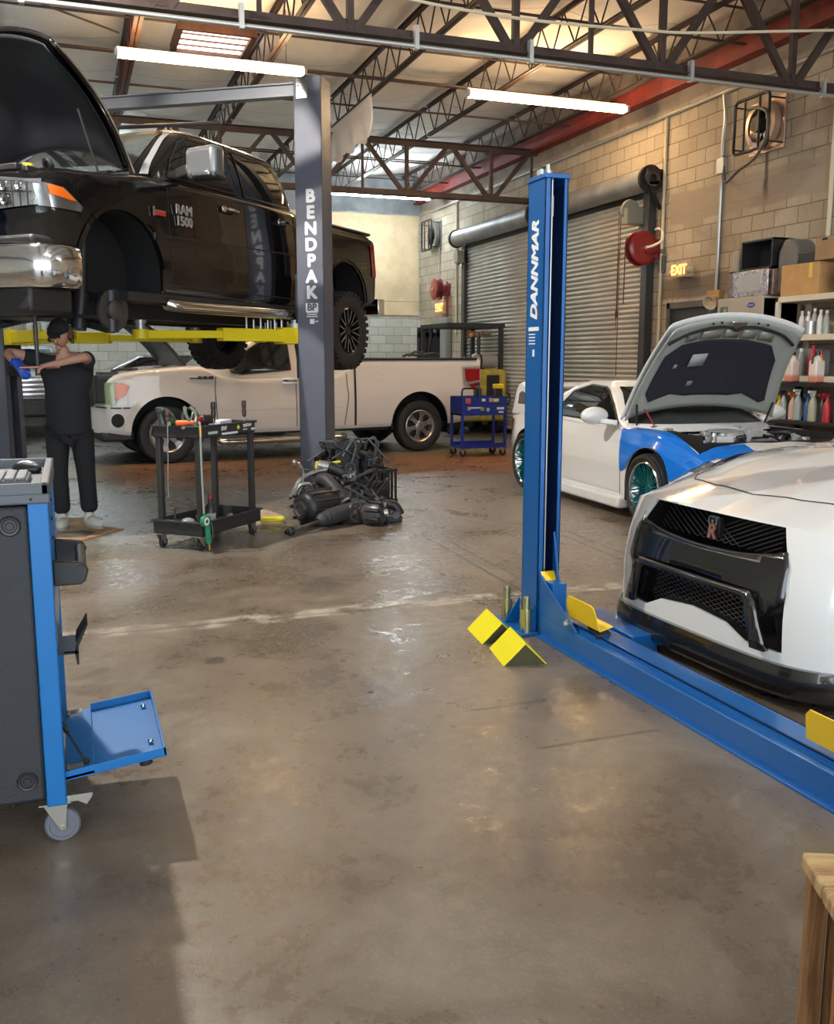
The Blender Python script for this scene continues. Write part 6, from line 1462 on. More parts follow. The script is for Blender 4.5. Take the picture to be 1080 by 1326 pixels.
# casters
def caster(x, y, parent, r=0.052, plate=True, zt=0.13, m=None, turn=0.0):
    cs = MB().xf(Matrix())
    M = Matrix.Translation((x, y, 0)) @ Matrix.Rotation(turn, 4, 'Z')
    w_ = MB().lathe([(0.008, -0.012), (r * 0.72, -0.012), (r * 0.74, -0.016), (r - 0.006, -0.016), (r, -0.010), (r, 0.010), (r - 0.006, 0.016), (r * 0.74, 0.016), (r * 0.72, 0.012), (0.008, 0.012)], (0.018, 0, r), (0, -1, 0), 30).xf(M).build('caster_wheel', m or mat('caster_grey', (0.13, 0.14, 0.17), 0.5), parent)
    fk = MB().prism([(-0.038, zt), (0.040, zt), (0.034, zt - 0.02), (0.028, r - 0.01), (0.012, r - 0.012), (-0.015, zt - 0.045)], -0.023, -0.019, (0, 2, 1)).prism([(-0.038, zt), (0.040, zt), (0.034, zt - 0.02), (0.028, r - 0.01), (0.012, r - 0.012), (-0.015, zt - 0.045)], 0.019, 0.023, (0, 2, 1)).bb(-0.045, 0.045, -0.04, 0.04, zt - 0.004, zt).cyl((0.018, -0.026, r), (0.018, 0.026, r), 0.007, n=10)
    fk.xf(M).build('caster_fork', mat('caster_plate', (0.45, 0.43, 0.38), 0.3, 0.8), parent, bevel=0.001)
caster(-0.035, 0.045, dt, zt=0.135); caster(-0.035, Dc - 0.05, dt, zt=0.135); caster(-Wc + 0.05, 0.045, dt, zt=0.15); caster(-Wc + 0.05, Dc - 0.05, dt, zt=0.15)
MB().prism([(0.0, 0.145), (0.075, 0.145), (0.07, 0.13), (0.055, 0.11), (0.03, 0.125), (0.0, 0.125)], 0.03, 0.06, (0, 2, 1)).build('brake_pedal', mat('caster_plate', (0, 0, 0)), dt)
# keyboard and mouse on top
kb = empty('keyboard', (dcx - 0.20, dcy + 0.27, 1.076), 0, 'grey keyboard lying on top of the blue trolley', 'keyboard')
MB().bb(-0.22, 0.145, -0.10, 0.14, 0, 0.018).build('keyboard_base', mat('kb_grey', (0.10, 0.11, 0.12), 0.5), kb, bevel=0.006)
kc = mat('key_grey', (0.22, 0.23, 0.25), 0.45)
for i in range(11):
    for j in range(4):
        MB().bb(-0.212 + i * 0.032, -0.184 + i * 0.032, -0.092 + j * 0.057, -0.040 + j * 0.057, 0.018, 0.026).build('key', kc, kb, bevel=0.003)
ms = empty('computer_mouse', (dcx - 0.075, dcy + 0.56, 1.075), radians(-50), 'black and silver computer mouse behind the keyboard on the trolley', 'computer mouse')
b = MB().sphere((0, 0, 0.012), 1.0, 24, 12, (0.062, 0.034, 0.026)); b.v = [Vector((v.x, v.y, max(0.0, v.z))) for v in b.v]; b.build('mouse_body', mat('mouse_black', (0.02, 0.02, 0.022), 0.3), ms, smooth=80)
b = MB().sphere((0.004, 0, 0.020), 1.0, 24, 12, (0.050, 0.026, 0.021)); b.v = [Vector((v.x, v.y, max(0.01, v.z))) for v in b.v]; b.build('mouse_top', mat('mouse_silver', (0.45, 0.46, 0.48), 0.25, 0.6), ms, smooth=80)

# ------------------------------------------------------------------ black two-shelf cart with tools
cx0, cy0 = 0.879, 7.20; ang = atan2(0.567, 0.521)
uc = empty('utility_cart', (cx0, cy0, 0), ang, 'black plastic two shelf utility cart loaded with hand tools', 'utility cart')
cpl = mat('cart_black', (0.022, 0.022, 0.024), 0.55, bump=0.1, bscale=80); LX, LY = 0.78, 0.42
def tray(z0, z1, ov, nm):
    b = MB(); x0, x1, y0, y1 = -ov, LX + ov, -ov, LY + ov
    b.bb(x0, x1, y0, y1, z0, z0 + 0.012)
    for a in ((x0, x1, y0, y0 + 0.012), (x0, x1, y1 - 0.012, y1), (x0, x0 + 0.012, y0, y1), (x1 - 0.012, x1, y0, y1)): b.bb(*a, z0, z1)
    for a in ((x0 - 0.014, x1 + 0.014, y0 - 0.014, y0 + 0.004), (x0 - 0.014, x1 + 0.014, y1 - 0.004, y1 + 0.014), (x0 - 0.014, x0 + 0.004, y0, y1), (x1 - 0.004, x1 + 0.014, y0, y1)): b.bb(*a, z1 - 0.016, z1)
    return b.build(nm, cpl, uc, bevel=0.004)
tray(0.115, 0.225, 0.02, 'lower_tray'); tt = tray(0.86, 0.955, 0.0, 'upper_tray')
for x in (0.03, LX - 0.03):
    for y in (0.03, LY - 0.03):
        MB().bb(x - 0.022, x + 0.022, y - 0.022, y + 0.022, 0.13, 0.87).build('leg', cpl, uc, bevel=0.005)
        caster(x - 0.02, y, uc, r=0.042, zt=0.115, m=rub)
# stickers on the long side of the upper tray
def stick(parent, x0, x1, z0, z1, m, y=-0.0015): return MB().bb(x0, x1, y - 0.001, y + 0.001, z0, z1).build('sticker', m, parent)
wht = mat('sticker_white', (0.75, 0.75, 0.75), 0.5); yst = mat('sticker_yellow', (0.75, 0.70, 0.08), 0.5); gst = mat('sticker_green', (0.25, 0.42, 0.12), 0.5)
stick(tt, 0.30, 0.52, 0.868, 0.885, wht); stick(tt, 0.12, 0.24, 0.885, 0.905, mat('sticker_mint', (0.4, 0.6, 0.55), 0.5))
text_mesh('sticker', 'BW', 0.045, wht, tt, frame((0.33, -0.003, 0.918), (1, 0, 0), (0, 0, 1)), depth=0.001, bold=0.002)
MB().lathe([(0.001, 0.002), (0.020, 0.002), (0.020, 0)], (0.53, -0.002, 0.915), (0, -1, 0), 4).build('sticker', yst, tt)
text_mesh('sticker', 'VHOLD', 0.036, wht, tt, frame((0.66, -0.003, 0.925), (1, 0, 0.08), (0, 0, 1)), depth=0.001, bold=0.002)
stick(tt, 0.60, 0.66, 0.888, 0.896, wht); stick(tt, 0.72, 0.77, 0.880, 0.898, wht)
def incart(x, y, z): c, s = cos(ang), sin(ang); return (cx0 + x * c - y * s, cy0 + x * s + y * c, z)
def screwdriver(x, y, z, hl, hr, sl, m, label, upside=False, tilt=0.0):
    t = empty('screwdriver', incart(x, y, z), ang, label, 'screwdriver'); t.rotation_euler = (tilt, 0, ang)
    MB().lathe([(0.001, hl), (hr * 0.8, hl), (hr, hl - 0.01), (hr, hl * 0.6), (hr * 0.8, hl * 0.5), (hr, hl * 0.35), (hr * 0.9, 0.01), (0.004, 0)], n=14).build('handle', m, t)
    MB().cyl((0, 0, -sl), (0, 0, 0.005), 0.004, n=8).build('shaft', mat('tool_steel', (0.45, 0.45, 0.44), 0.25, 0.9), t)
hb_ = mat('handle_dark', (0.02, 0.018, 0.018), 0.35)
screwdriver(0.27, 0.05, 1.00, 0.125, 0.020, 0.10, hb_, 'thick black screwdriver standing upright in the middle of the utility cart')
screwdriver(0.70, 0.05, 0.985, 0.135, 0.018, 0.09, mat('handle_brown', (0.05, 0.02, 0.02), 0.35), 'dark screwdriver standing upright at the right end of the utility cart')
screwdriver(-0.05, 0.24, 0.985, 0.080, 0.018, 0.58, mat('handle_maroon', (0.09, 0.04, 0.04), 0.4), 'long shafted screwdriver hanging down over the left end of the cart', tilt=0.04)
t = empty('spray_gun', incart(0.06, 0.36, 0.90), ang + 0.8, 'black pistol shaped spray gun at the left corner of the cart', 'spray gun')
MB().tube([(0, 0, 0.0), (0.0, 0.01, 0.08), (0.02, 0.02, 0.16)], 0.030, n=12).box((0.04, 0.02, 0.165), (0.13, 0.05, 0.045)).build('gun_body', mat('gun_grey', (0.06, 0.065, 0.06), 0.35, 0.3), t, bevel=0.008)
MB().cyl((0.02, 0.02, 0.12), (0.06, 0.02, 0.10), 0.008).build('trigger', hb_, t)
def pliers(x, y, z, col, label, rz, tip=0.9):
    t = empty('pliers', incart(x, y, z), ang + rz, label, 'pliers')
    for s in (-1, 1): MB().tube([(0, s * 0.006, 0), (0.03, s * 0.035, 0.045), (0.06, s * 0.038, 0.09), (0.10, s * 0.022, 0.125)], 0.014, n=10, smooth=5).build('handle', col, t)
    MB().beam((0.01, 0, 0.01), (-0.05, 0, -0.02), 0.03, 0.012).build('jaw', mat('tool_steel', (0, 0, 0)), t)
gr = mat('grip_green', (0.05, 0.09, 0.05), 0.4)
pliers(0.06, 0.24, 0.955, gr, 'green gripped pliers beside the spray gun on the cart', 2.6)
pliers(0.03, 0.06, 0.965, mat('grip_greygreen', (0.10, 0.13, 0.10), 0.4), 'grey green pliers nearest the front corner of the cart top', 1.1)
pliers(0.02, 0.13, 0.955, mat('grip_black', (0.02, 0.025, 0.02), 0.4), 'dark pliers lying in the middle of the cart end', 0.2)
t = tag(MB().lathe([(0.001, 0), (0.020, 0), (0.022, 0.02), (0.018, 0.12), (0.012, 0.14), (0.001, 0.14)], (0, 0, 0), (1, 0.1, 0.05), 14).build('marker', mat('orange_plastic', (0.80, 0.13, 0.03), 0.4)), 'orange plastic tool lying on the left end of the cart', 'hand tool'); t.location = incart(-0.01, 0.19, 0.975); t.rotation_euler[2] = ang - 1.4
t = tag(MB().lathe([(0.001, 0), (0.018, 0), (0.020, 0.03), (0.012, 0.05), (0.014, 0.09), (0.001, 0.09)], (0, 0, 0), (0, 0, 1), 14).build('bottle', mat('lime_plastic', (0.22, 0.55, 0.12), 0.35)), 'small lime green bottle standing at the left end of the cart', 'bottle'); t.location = incart(0.05, 0.30, 0.885)
t = empty('impact_driver', incart(0.33, 0.16, 0.885), ang, 'black and red power driver lying on the utility cart', 'power tool')
MB().box((0, 0, 0.10), (0.16, 0.07, 0.07)).cyl((-0.03, 0, 0.0), (-0.01, 0, 0.10), 0.022).build('driver_body', hb_, t, bevel=0.012)
MB().cyl((-0.13, 0, 0.10), (-0.08, 0, 0.10), 0.028, n=16).build('driver_nose', mat('tool_red', (0.30, 0.015, 0.02), 0.35), t)
t = tag(MB().bb(-0.12, 0.12, -0.05, 0.05, 0, 0.035).build('paper_pack', mat('paper_white', (0.72, 0.76, 0.85), 0.5), bevel=0.006), 'white and blue packet lying near the right end of the cart', 'packet'); t.location = incart(0.58, 0.20, 0.930); t.rotation_euler[2] = ang + 0.2
t = tag(MB().bb(-0.10, 0.10, -0.08, 0.08, 0, 0.058).build('tool_case', hb_, bevel=0.008), 'black plastic case under the white packet on the cart', 'case'); t.location = incart(0.58, 0.20, 0.873); t.rotation_euler[2] = ang
# air gun hanging at the near corner
ag = empty('air_gun', incart(-0.035, -0.035, 0.0), ang, 'green tyre inflator gun hanging by a grey hose from the cart corner', 'air gun')
MB().tube([(0.03, 0.02, 0.97), (0.0, 0.0, 0.985), (-0.01, -0.012, 0.94), (-0.01, -0.012, 0.60), (0.0, -0.012, 0.30)], 0.008, n=8, smooth=5).build('hose', mat('hose_grey', (0.35, 0.35, 0.33), 0.4), ag)
MB().cyl((-0.01, -0.012, 0.885), (-0.01, -0.012, 0.96), 0.011).build('brass_fitting', mat('brass', (0.60, 0.42, 0.12), 0.3, 0.9), ag)
MB().tube([(-0.005, -0.02, 0.285), (0.02, -0.022, 0.24), (0.025, -0.022, 0.15), (0.035, -0.022, 0.07)], 0.021, n=12, smooth=5).cyl((-0.012, -0.008, 0.245), (-0.012, -0.040, 0.245), 0.042, n=22).bb(0.0, 0.06, -0.03, -0.01, 0.24, 0.275).build('gun_body', mat('gun_green', (0.015, 0.22, 0.10), 0.35), ag, bevel=0.003)
MB().cyl((-0.012, -0.040, 0.245), (-0.012, -0.044, 0.245), 0.031, n=22).build('gauge_face', wht, ag)
MB().cyl((-0.012, -0.044, 0.245), (-0.012, -0.046, 0.245), 0.014, n=16).build('gauge_centre', hb_, ag)
MB().cyl((0.036, -0.022, 0.07), (0.042, -0.022, 0.015), 0.009).build('brass_tip', mat('brass', (0, 0, 0)), ag)
MB().tube([(0.06, -0.02, 0.235), (0.085, -0.02, 0.20), (0.09, -0.02, 0.13)], 0.006, n=8, smooth=4).build('trigger_lever', mat('tool_steel', (0, 0, 0)), ag)
# lower shelf contents
t = empty('oil_bottle', incart(0.30, 0.13, 0.128), ang, 'black bottle with a red cap on the lower cart shelf', 'bottle')
MB().lathe([(0.001, 0), (0.045, 0), (0.048, 0.01), (0.048, 0.14), (0.035, 0.175), (0.018, 0.20), (0.018, 0.235), (0.001, 0.235)], n=24).build('bottle_body', hb_, t)
MB().cyl((0, 0, 0.235), (0, 0, 0.265), 0.020, n=18).build('bottle_cap', mat('cap_red', (0.35, 0.02, 0.02), 0.4), t)
MB().lathe([(0.0487, 0.05), (0.0487, 0.12)], n=24, arc=1.6).build('bottle_label', mat('label_grey', (0.35, 0.35, 0.35), 0.5), t)
t = empty('grease_gun', incart(-0.0, 0.30, 0.13), ang, 'black pump tool with an upright lever in the lower cart shelf', 'hand tool')
MB().cyl((0, -0.10, 0.06), (0.05, 0.08, 0.06), 0.030, n=14).cyl((0.02, -0.04, 0.06), (0.02, -0.04, 0.18), 0.008).sphere((0.02, -0.04, 0.18), 0.013).build('pump_body', hb_, t)
MB().tube([(0.05, 0.06, 0.06), (0.10, 0.0, 0.08), (0.14, -0.06, 0.05)], 0.008, n=8, smooth=4).build('pump_hose', hb_, t)
t = empty('socket_ratchet', incart(0.10, 0.10, 0.128), ang, 'chrome and black ratchet near the front of the lower cart shelf', 'hand tool')
MB().beam((-0.08, 0.04, 0.05), (0.10, -0.04, 0.065), 0.025, 0.022).cyl((-0.08, 0.04, 0.03), (-0.08, 0.04, 0.075), 0.025).build('ratchet_body', mat('tool_steel', (0, 0, 0)), t, bevel=0.004)
MB().beam((0.02, 0.0, 0.075), (0.05, 0.05, 0.12), 0.03, 0.02).build('ratchet_grip', hb_, t, bevel=0.004)
t = tag(MB().sphere((0, 0, 0), 1.0, 10, 7, (0.075, 0.05, 0.038)).build('rag', mat('rag_grey', (0.09, 0.095, 0.11), 0.9, bump=0.6, bscale=30), smooth=60), 'crumpled grey rag in the lower cart shelf', 'rag'); t.location = incart(0.09, 0.16, 0.168); t.rotation_euler[2] = ang
t = tag(MB().cyl((-0.06, 0, 0), (0.06, 0, 0), 0.032, n=18).cyl((0.06, 0, 0), (0.10, 0, 0), 0.018, n=14).build('spray_can', mat('can_silver', (0.5, 0.5, 0.5), 0.3, 0.7)), 'small silver can lying at the right end of the lower cart shelf', 'can'); t.location = incart(0.58, 0.14, 0.161); t.rotation_euler[2] = ang + 0.5
t = tag(MB().sphere((0, 0, 0), 1.0, 14, 9, (0.065, 0.055, 0.045)).build('plastic_bag', mat('bag_clear', (0.50, 0.53, 0.55), 0.25, alpha=0.5), smooth=40), 'cloudy plastic bag beside the near cart leg on the lower shelf', 'bag'); t.location = incart(0.16, 0.25, 0.178)

# flattened cardboard on the floor 
cb = mat('cardboard_floor', (0.34, 0.20, 0.095), 0.8, noise=0.35, nscale=9)
o = tag(MB().prism([(-0.30, 7.98), (-0.02, 7.90), (0.36, 8.38), (0.20, 8.55), (0.14, 9.10), (-0.28, 9.15), (-0.45, 8.6)], 0.0, 0.010, (0, 1, 2)).build('cardboard_sheet', cb), 'flattened brown cardboard sheet under the feet of the mechanic', 'cardboard')
s_ = tag(MB().prism([(-0.20 + 0.0, 8.12), (0.05, 8.10), (0.13, 8.30), (0.02, 8.42), (-0.18, 8.36)], 0.0105, 0.0125, (0, 1, 2)).build('oil_rag', mat('rag_dark', (0.06, 0.05, 0.045), 0.8)), 'dark oily rag on the cardboard by the mechanic', 'rag')
o = tag(MB().prism([(1.36, 8.35), (1.70, 8.10), (1.80, 8.55), (1.72, 9.0), (1.50, 8.95)], 0.0, 0.010, (0, 1, 2)).build('cardboard_sheet', mat('cardboard_pink', (0.42, 0.30, 0.20), 0.8, noise=0.3)), 'small torn cardboard sheet between the cart and the scrap pile', 'cardboard')
t = tag(MB().tube([(0.10 * cos(a * pi / 12), 0.06 * sin(a * pi / 12), 0.03) for a in range(24)], 0.018, n=8, closed=True).build('yellow_strap', mat('strap_yellow', (0.72, 0.62, 0.03), 0.5)), 'yellow ring shaped strap lying on the small cardboard sheet', 'strap'); t.location = (1.62, 8.22, 0.013)

# ------------------------------------------------------------------ heap of removed car parts by the grey post
pk = mat('part_black', (0.022, 0.022, 0.024), 0.42, 0.3, noise=0.4, nscale=25); pg = mat('part_grey', (0.10, 0.10, 0.105), 0.4, 0.6, noise=0.4, nscale=18); pal = mat('part_alu', (0.42, 0.42, 0.42), 0.3, 0.85, noise=0.3, nscale=20); prb = mat('part_rubber', (0.03, 0.03, 0.034), 0.55)
t = empty('gearbox', (1.96, 8.06, 0.0), radians(15), 'black ribbed gearbox housing at the left of the scrap pile', 'gearbox')
g = MB().lathe([(0.03, -0.16), (0.075, -0.16), (0.08, -0.145), (0.10, -0.14), (0.135, -0.12), (0.15, -0.09), (0.15, 0.10), (0.12, 0.22), (0.07, 0.34), (0.05, 0.40), (0.001, 0.40)], (0, 0, 0.16), (0.96, 0.25, 0.06), 26)
g.build('housing', pk, t)
g = MB()
for k in range(12):
    a = 2 * pi * k / 12; M = Matrix.Rotation(radians(14), 3, 'Z') @ Matrix.Rotation(a, 3, 'X'); g.box(M @ Vector((0.08, 0, 0.145)) + Vector((0, 0, 0.16)), (0.34, 0.010, 0.030), M)
g.build('cooling_rib', pg, t)
MB().lathe([(0.05, -0.175), (0.075, -0.175), (0.075, -0.155)], (0, 0, 0.16), (0.96, 0.25, 0.06), 22).lathe([(0.001, -0.165), (0.045, -0.165), (0.05, -0.175)], (0, 0, 0.16), (0.96, 0.25, 0.06), 22).build('output_flange', pg, t)
g = MB()
for a in range(0, 360, 45): q = Vector((-0.13, 0.0, 0.16)) + Matrix.Rotation(radians(14), 3, 'Z') @ Vector((0, 0.135 * cos(radians(a)), 0.135 * sin(radians(a)))); g.cyl(q, q + Vector((0.05, 0.01, 0)), 0.016, n=8)
g.build('bolt_boss', pk, t)
t = empty('shock_absorber', (1.64, 7.56, 0.045), radians(35), 'long black strut with a grey rod lying in front of the scrap pile', 'shock absorber')
MB().cyl((0.0, 0, 0), (0.36, 0, 0.035), 0.016, n=12).build('rod', pg, t)
MB().sphere((0, 0, 0), 0.038, 14, 10).cyl((-0.06, 0, 0), (0, 0, 0), 0.018).build('ball_joint', pk, t)
MB().lathe([(0.02, 0.34), (0.045, 0.36), (0.060, 0.40), (0.052, 0.42), (0.066, 0.45), (0.058, 0.47), (0.072, 0.50), (0.072, 0.72), (0.03, 0.74)], (0, 0, 0.01), (1, 0, 0.09), 20).build('boot', prb, t)
t = empty('pulley_motor', (2.31, 7.98, 0.10), radians(-65), 'round grooved grey pulley motor in front of the scrap pile', 'car part')
MB().lathe([(0.001, 0.06), (0.03, 0.06), (0.035, 0.045), (0.07, 0.045), (0.075, 0.05), (0.09, 0.05), (0.098, 0.04), (0.092, 0.03), (0.098, 0.02), (0.092, 0.01), (0.098, 0.0), (0.10, -0.10), (0.07, -0.13), (0.001, -0.13)], (0, 0, 0), (1, 0, 0.25), 28).build('pulley', pg, t)
g = MB()
for k in range(6): a = k * pi / 3; g.beam((0.05, 0.025 * cos(a), 0.025 * sin(a)), (0.05, 0.08 * cos(a), 0.08 * sin(a)), 0.015, 0.015)
g.build('pulley_spoke', mat('part_rust', (0.16, 0.09, 0.06), 0.5, 0.5), t)
t = empty('intake_hose', (2.10, 8.25, 0.0), 0, 'thick ribbed rubber hose curving over the middle of the scrap pile', 'hose')
g = MB().tube([(0.0, 0.12, 0.36), (0.04, 0.05, 0.36), (0.10, -0.05, 0.28), (0.16, -0.15, 0.16)], [0.062] * 20, n=18, smooth=8)
g.build('hose_body', prb, t)
g = MB()
for k in range(1): g.lathe([(0.066, -0.01), (0.072, 0), (0.066, 0.01)], (0.155, -0.14, 0.175), (0.3, -0.4, -0.5), 18)
g.build('hose_clamp', pal, t)
t = empty('alternator', (2.46, 7.86, 0.0), radians(40), 'black and grey alternator at the right end of the scrap pile', 'alternator')
MB().lathe([(0.001, 0.10), (0.05, 0.10), (0.09, 0.08), (0.10, 0.05), (0.10, -0.06), (0.08, -0.10), (0.001, -0.10)], (0, 0, 0.105), (0.2, -1, 0.15), 20).build('casing', pg, t)
g = MB()
for k in range(7):
    a = 2 * pi * k / 7; M = Matrix.Rotation(a, 3, 'Y'); g.box(M @ Vector((0.085, -0.03, 0)) + Vector((0, 0, 0.105)), (0.06, 0.14, 0.035), M)
g.build('bracket_lug', pk, t, bevel=0.006)
MB().cyl((0.0, -0.10, 0.115), (0.02, -0.13, 0.12), 0.035, n=16).build('pulley', pal, t)
t = empty('brake_caliper', (2.63, 7.98, 0.0), radians(-10), 'knobbly black caliper on the floor at the far right of the pile', 'brake caliper')
MB().tube([(-0.10, 0, 0.06), (-0.06, 0.02, 0.14), (0.05, 0.02, 0.15), (0.11, 0, 0.06)], 0.045, n=10, smooth=4).bb(-0.12, 0.12, -0.05, 0.05, 0.0, 0.06).build('caliper_body', pk, t, bevel=0.008)
for s in (-1, 1): MB().cyl((s * 0.06, -0.07, 0.07), (s * 0.06, 0.02, 0.07), 0.032, n=16).build('piston', pg, t)
t = empty('exhaust_pipe', (2.0, 8.35, 0.0), 0, 'pair of bright curved metal pipes arching over the scrap pile', 'pipe')
for dy, r_ in ((0, 0.014), (0.05, 0.012)):
    MB().tube([(-0.18, -0.05 + dy, 0.22), (-0.10, -0.02 + dy, 0.36), (0.05, 0.02 + dy, 0.43), (0.25, 0.05 + dy, 0.45 - dy * 0.5), (0.36, 0.03 + dy, 0.42)], r_, n=10, smooth=6).build('pipe', pal, t)
t = tag(MB().tube([(0, 0, 0.20), (0.06, 0.02, 0.24), (0.10, 0.02, 0.34), (0.11, 0.02, 0.45), (0.07, 0.0, 0.53), (0.03, 0.0, 0.54)], 0.014, n=10, smooth=6).sphere((0.03, 0, 0.545), 0.026).build('dipstick_tube', pal), 'bent bright tube sticking up at the left of the scrap pile', 'pipe'); t.location = (1.80, 8.22, 0)
t = tag(MB().tube([(0, 0, 0), (0.05, -0.02, 0.09), (0.13, -0.01, 0.10), (0.16, 0.02, 0.05)], 0.017, n=10, smooth=6).build('bent_pipe', pal), 'short bright bent pipe resting on the gearbox in the pile', 'pipe'); t.location = (1.80, 8.12, 0.26)
t = empty('throttle_body', (2.20, 8.42, 0.44), radians(-25), 'bright cylindrical throttle body on top of the scrap pile', 'car part')
MB().cyl((-0.10, 0, 0.05), (0.0, 0, 0.03), 0.045, n=18).build('inlet_tube', pal, t)
MB().cyl((0.0, 0, 0.03), (0.14, 0.0, -0.03), 0.055, n=18).lathe([(0.04, 0), (0.05, 0.0), (0.05, 0.03), (0.04, 0.03)], (0.20, -0.03, 0.02), (0.3, -1, 0.3), 16).build('valve_body', pk, t)
t = empty('parts_crate', (2.84, 9.12, 0.0), radians(20), 'black slatted plastic crate standing behind the scrap pile', 'crate')
g = MB().bb(-0.26, 0.16, -0.18, 0.18, 0.0, 0.012)
for x in (-0.26, 0.16):
    for k in range(7): g.bb(x - 0.006, x + 0.006, -0.18 + k * 0.055, -0.16 + k * 0.055, 0, 0.34)
for y in (-0.18, 0.18):
    for k in range(9): g.bb(-0.26 + k * 0.05, -0.235 + k * 0.05, y - 0.006, y + 0.006, 0, 0.34)
for z in (0.02, 0.33): g.bb(-0.27, 0.17, -0.19, -0.17, z, z + 0.03).bb(-0.27, 0.17, 0.17, 0.19, z, z + 0.03).bb(-0.27, -0.25, -0.19, 0.19, z, z + 0.03).bb(0.15, 0.17, -0.19, 0.19, z, z + 0.03)
g.build('crate_wall', pk, t)
rnd = random.Random(11)
def junk(loc, r, n, label, m, seed, name='engine_part'):
    rr = random.Random(seed); t = empty(name, loc, rr.uniform(0, 3), label, 'car part'); g = MB(); g2 = MB()
    g.box((0, 0, r * 0.5), (r * 1.6, r * 1.1, r * 0.9))
    for k in range(n):
        a = rr.uniform(0, 2 * pi); q = Vector((cos(a) * r * rr.uniform(.3, .8), sin(a) * r * rr.uniform(.3, .8), r * rr.uniform(0.2, 1.2))); s = r * rr.uniform(.2, .45)
        c_ = rr.random()
        R = Euler((rr.uniform(0, 3), rr.uniform(0, 3), rr.uniform(0, 3))).to_matrix()
        if c_ < 0.4: g.box(q, (s * 1.6, s, s * 0.7), R)
        elif c_ < 0.8: g.cyl(q - R @ Vector((0, 0, s)), q + R @ Vector((0, 0, s)), s * 0.5, n=12)
        else: g.sphere(q, s * 0.6, 12, 8)
    for k in range(n // 3):
        a = rr.uniform(0, 2 * pi); q = Vector((cos(a) * r * .5, sin(a) * r * .5, r)); g2.tube([q, q + Vector((rr.uniform(-r, r), rr.uniform(-r, r), r * .5)), q + Vector((rr.uniform(-r, r), rr.uniform(-r, r), -r * .2)), q + Vector((rr.uniform(-r, r), rr.uniform(-r, r), -r * .7))], r * 0.06, n=6, smooth=5)
    g.build('casting', m, t, bevel=0.006); g2.build('cable', prb, t)
    return t
junk((2.10, 8.38, 0.0), 0.21, 16, 'dark engine casting in the middle of the scrap pile', pk, 1)
junk((2.35, 8.30, 0.0), 0.20, 16, 'blackened casting right of centre in the scrap pile', pg, 2)
junk((2.56, 8.20, 0.0), 0.17, 14, 'dark bracketed part at the right side of the scrap pile', pk, 3)
junk((2.30, 8.75, 0.0), 0.26, 16, 'large dark casting at the back of the scrap pile', pk, 4)
junk((2.66, 8.75, 0.0), 0.22, 16, 'dark part leaning against the crate in the pile', pk, 5)
junk((2.36, 8.42, 0.33), 0.10, 10, 'small bright fitting on top of the scrap pile', pal, 6)
junk((2.78, 9.0, 0.36), 0.12, 12, 'dark tangle of fittings lying on top of the crate', pk, 7)
e_ = empty('wiring_harness', (2.56, 9.0, 0.0), 0, 'tall tangle of black engine parts stacked behind the scrap pile', 'car part')
g = MB(); rr = random.Random(21)
for k in range(15):
    q = Vector((rr.uniform(-.30, .15), rr.uniform(-.1, .1), 0.15 + rr.uniform(0, .45))); s = rr.uniform(.05, .11)
    R = Euler((rr.uniform(-.4, .4), rr.uniform(-.4, .4), rr.uniform(0, 3))).to_matrix()
    g.box(q, (s * 2.4, s * 1.5, s), R) if k % 2 else g.cyl(q - R @ Vector((s, 0, 0)), q + R @ Vector((s, 0, 0)), s * .6, n=14)
g.box((-0.12, 0, 0.62), (0.30, 0.22, 0.07)).box((-0.05, 0, 0.3), (0.24, 0.2, 0.6)).build('engine_cover', pk, e_, bevel=0.008)
g = MB()
for k in range(14):
    q = Vector((rr.uniform(-.25, .15), rr.uniform(-.12, .12), 0.58)); g.tube([q, q + Vector((rr.uniform(-.1, .1), -.03, .08)), q + Vector((rr.uniform(-.2, .25), -.06, rr.uniform(0, .12))), q + Vector((rr.uniform(-.2, .25), -.08, rr.uniform(-.2, .0)))], 0.010, n=6, smooth=5)
g.build('cable', pg, e_)
t = tag(MB().bb(-0.13, 0.0, -0.015, 0.015, -0.012, 0.012).prism([(-0.13, -0.035), (-0.24, -0.045), (-0.26, -0.02), (-0.24, 0.045), (-0.13, 0.025)], -0.012, 0.012, (0, 2, 1)).build('pry_bar', mat('strap_yellow', (0, 0, 0)), bevel=0.005), 'yellow handled tool sticking out of the pile beside the post', 'hand tool'); t.location = (2.42, 8.83, 0.47); t.rotation_euler = (0, radians(-8), 0)

# ------------------------------------------------------------------ blue service cart behind the grey post
sc_ = empty('service_cart', (5.46, 13.02, 0), 0, 'royal blue steel service cart with stickers behind the blue post', 'service cart')
sb = mat('cart_blue', (0.012, 0.035, 0.30), 0.35, 0.1, coat=0.3); SW, SD = 0.70, 0.42
for x in (0.0, SW):
    for y in (0.0, SD): MB().bb(x - 0.018, x + 0.018, y - 0.018, y + 0.018, 0.11, 0.90).build('leg', sb, sc_)
MB().bb(-0.018, SW + 0.018, -0.018, SD + 0.018, 0.62, 0.64).bb(-0.018, SW + 0.018, -0.02, -0.012, 0.62, 0.90).bb(-0.018, SW + 0.018, SD + 0.012, SD + 0.02, 0.62, 0.90).bb(-0.018, -0.01, 0, SD, 0.62, 0.90).bb(SW + 0.01, SW + 0.018, 0, SD, 0.62, 0.90).bb(-0.018, SW + 0.018, 0, SD, 0.84, 0.85).build('upper_tray', sb, sc_)
MB().bb(0.02, SW - 0.02, -0.026, -0.018, 0.64, 0.76).build('drawer_front', sb, sc_, bevel=0.003)
MB().bb(-0.018, SW + 0.018, -0.018, SD + 0.018, 0.13, 0.145).bb(-0.018, SW + 0.018, -0.02, -0.012, 0.13, 0.20).bb(-0.018, SW + 0.018, SD + 0.012, SD + 0.02, 0.13, 0.20).build('lower_tray', sb, sc_)
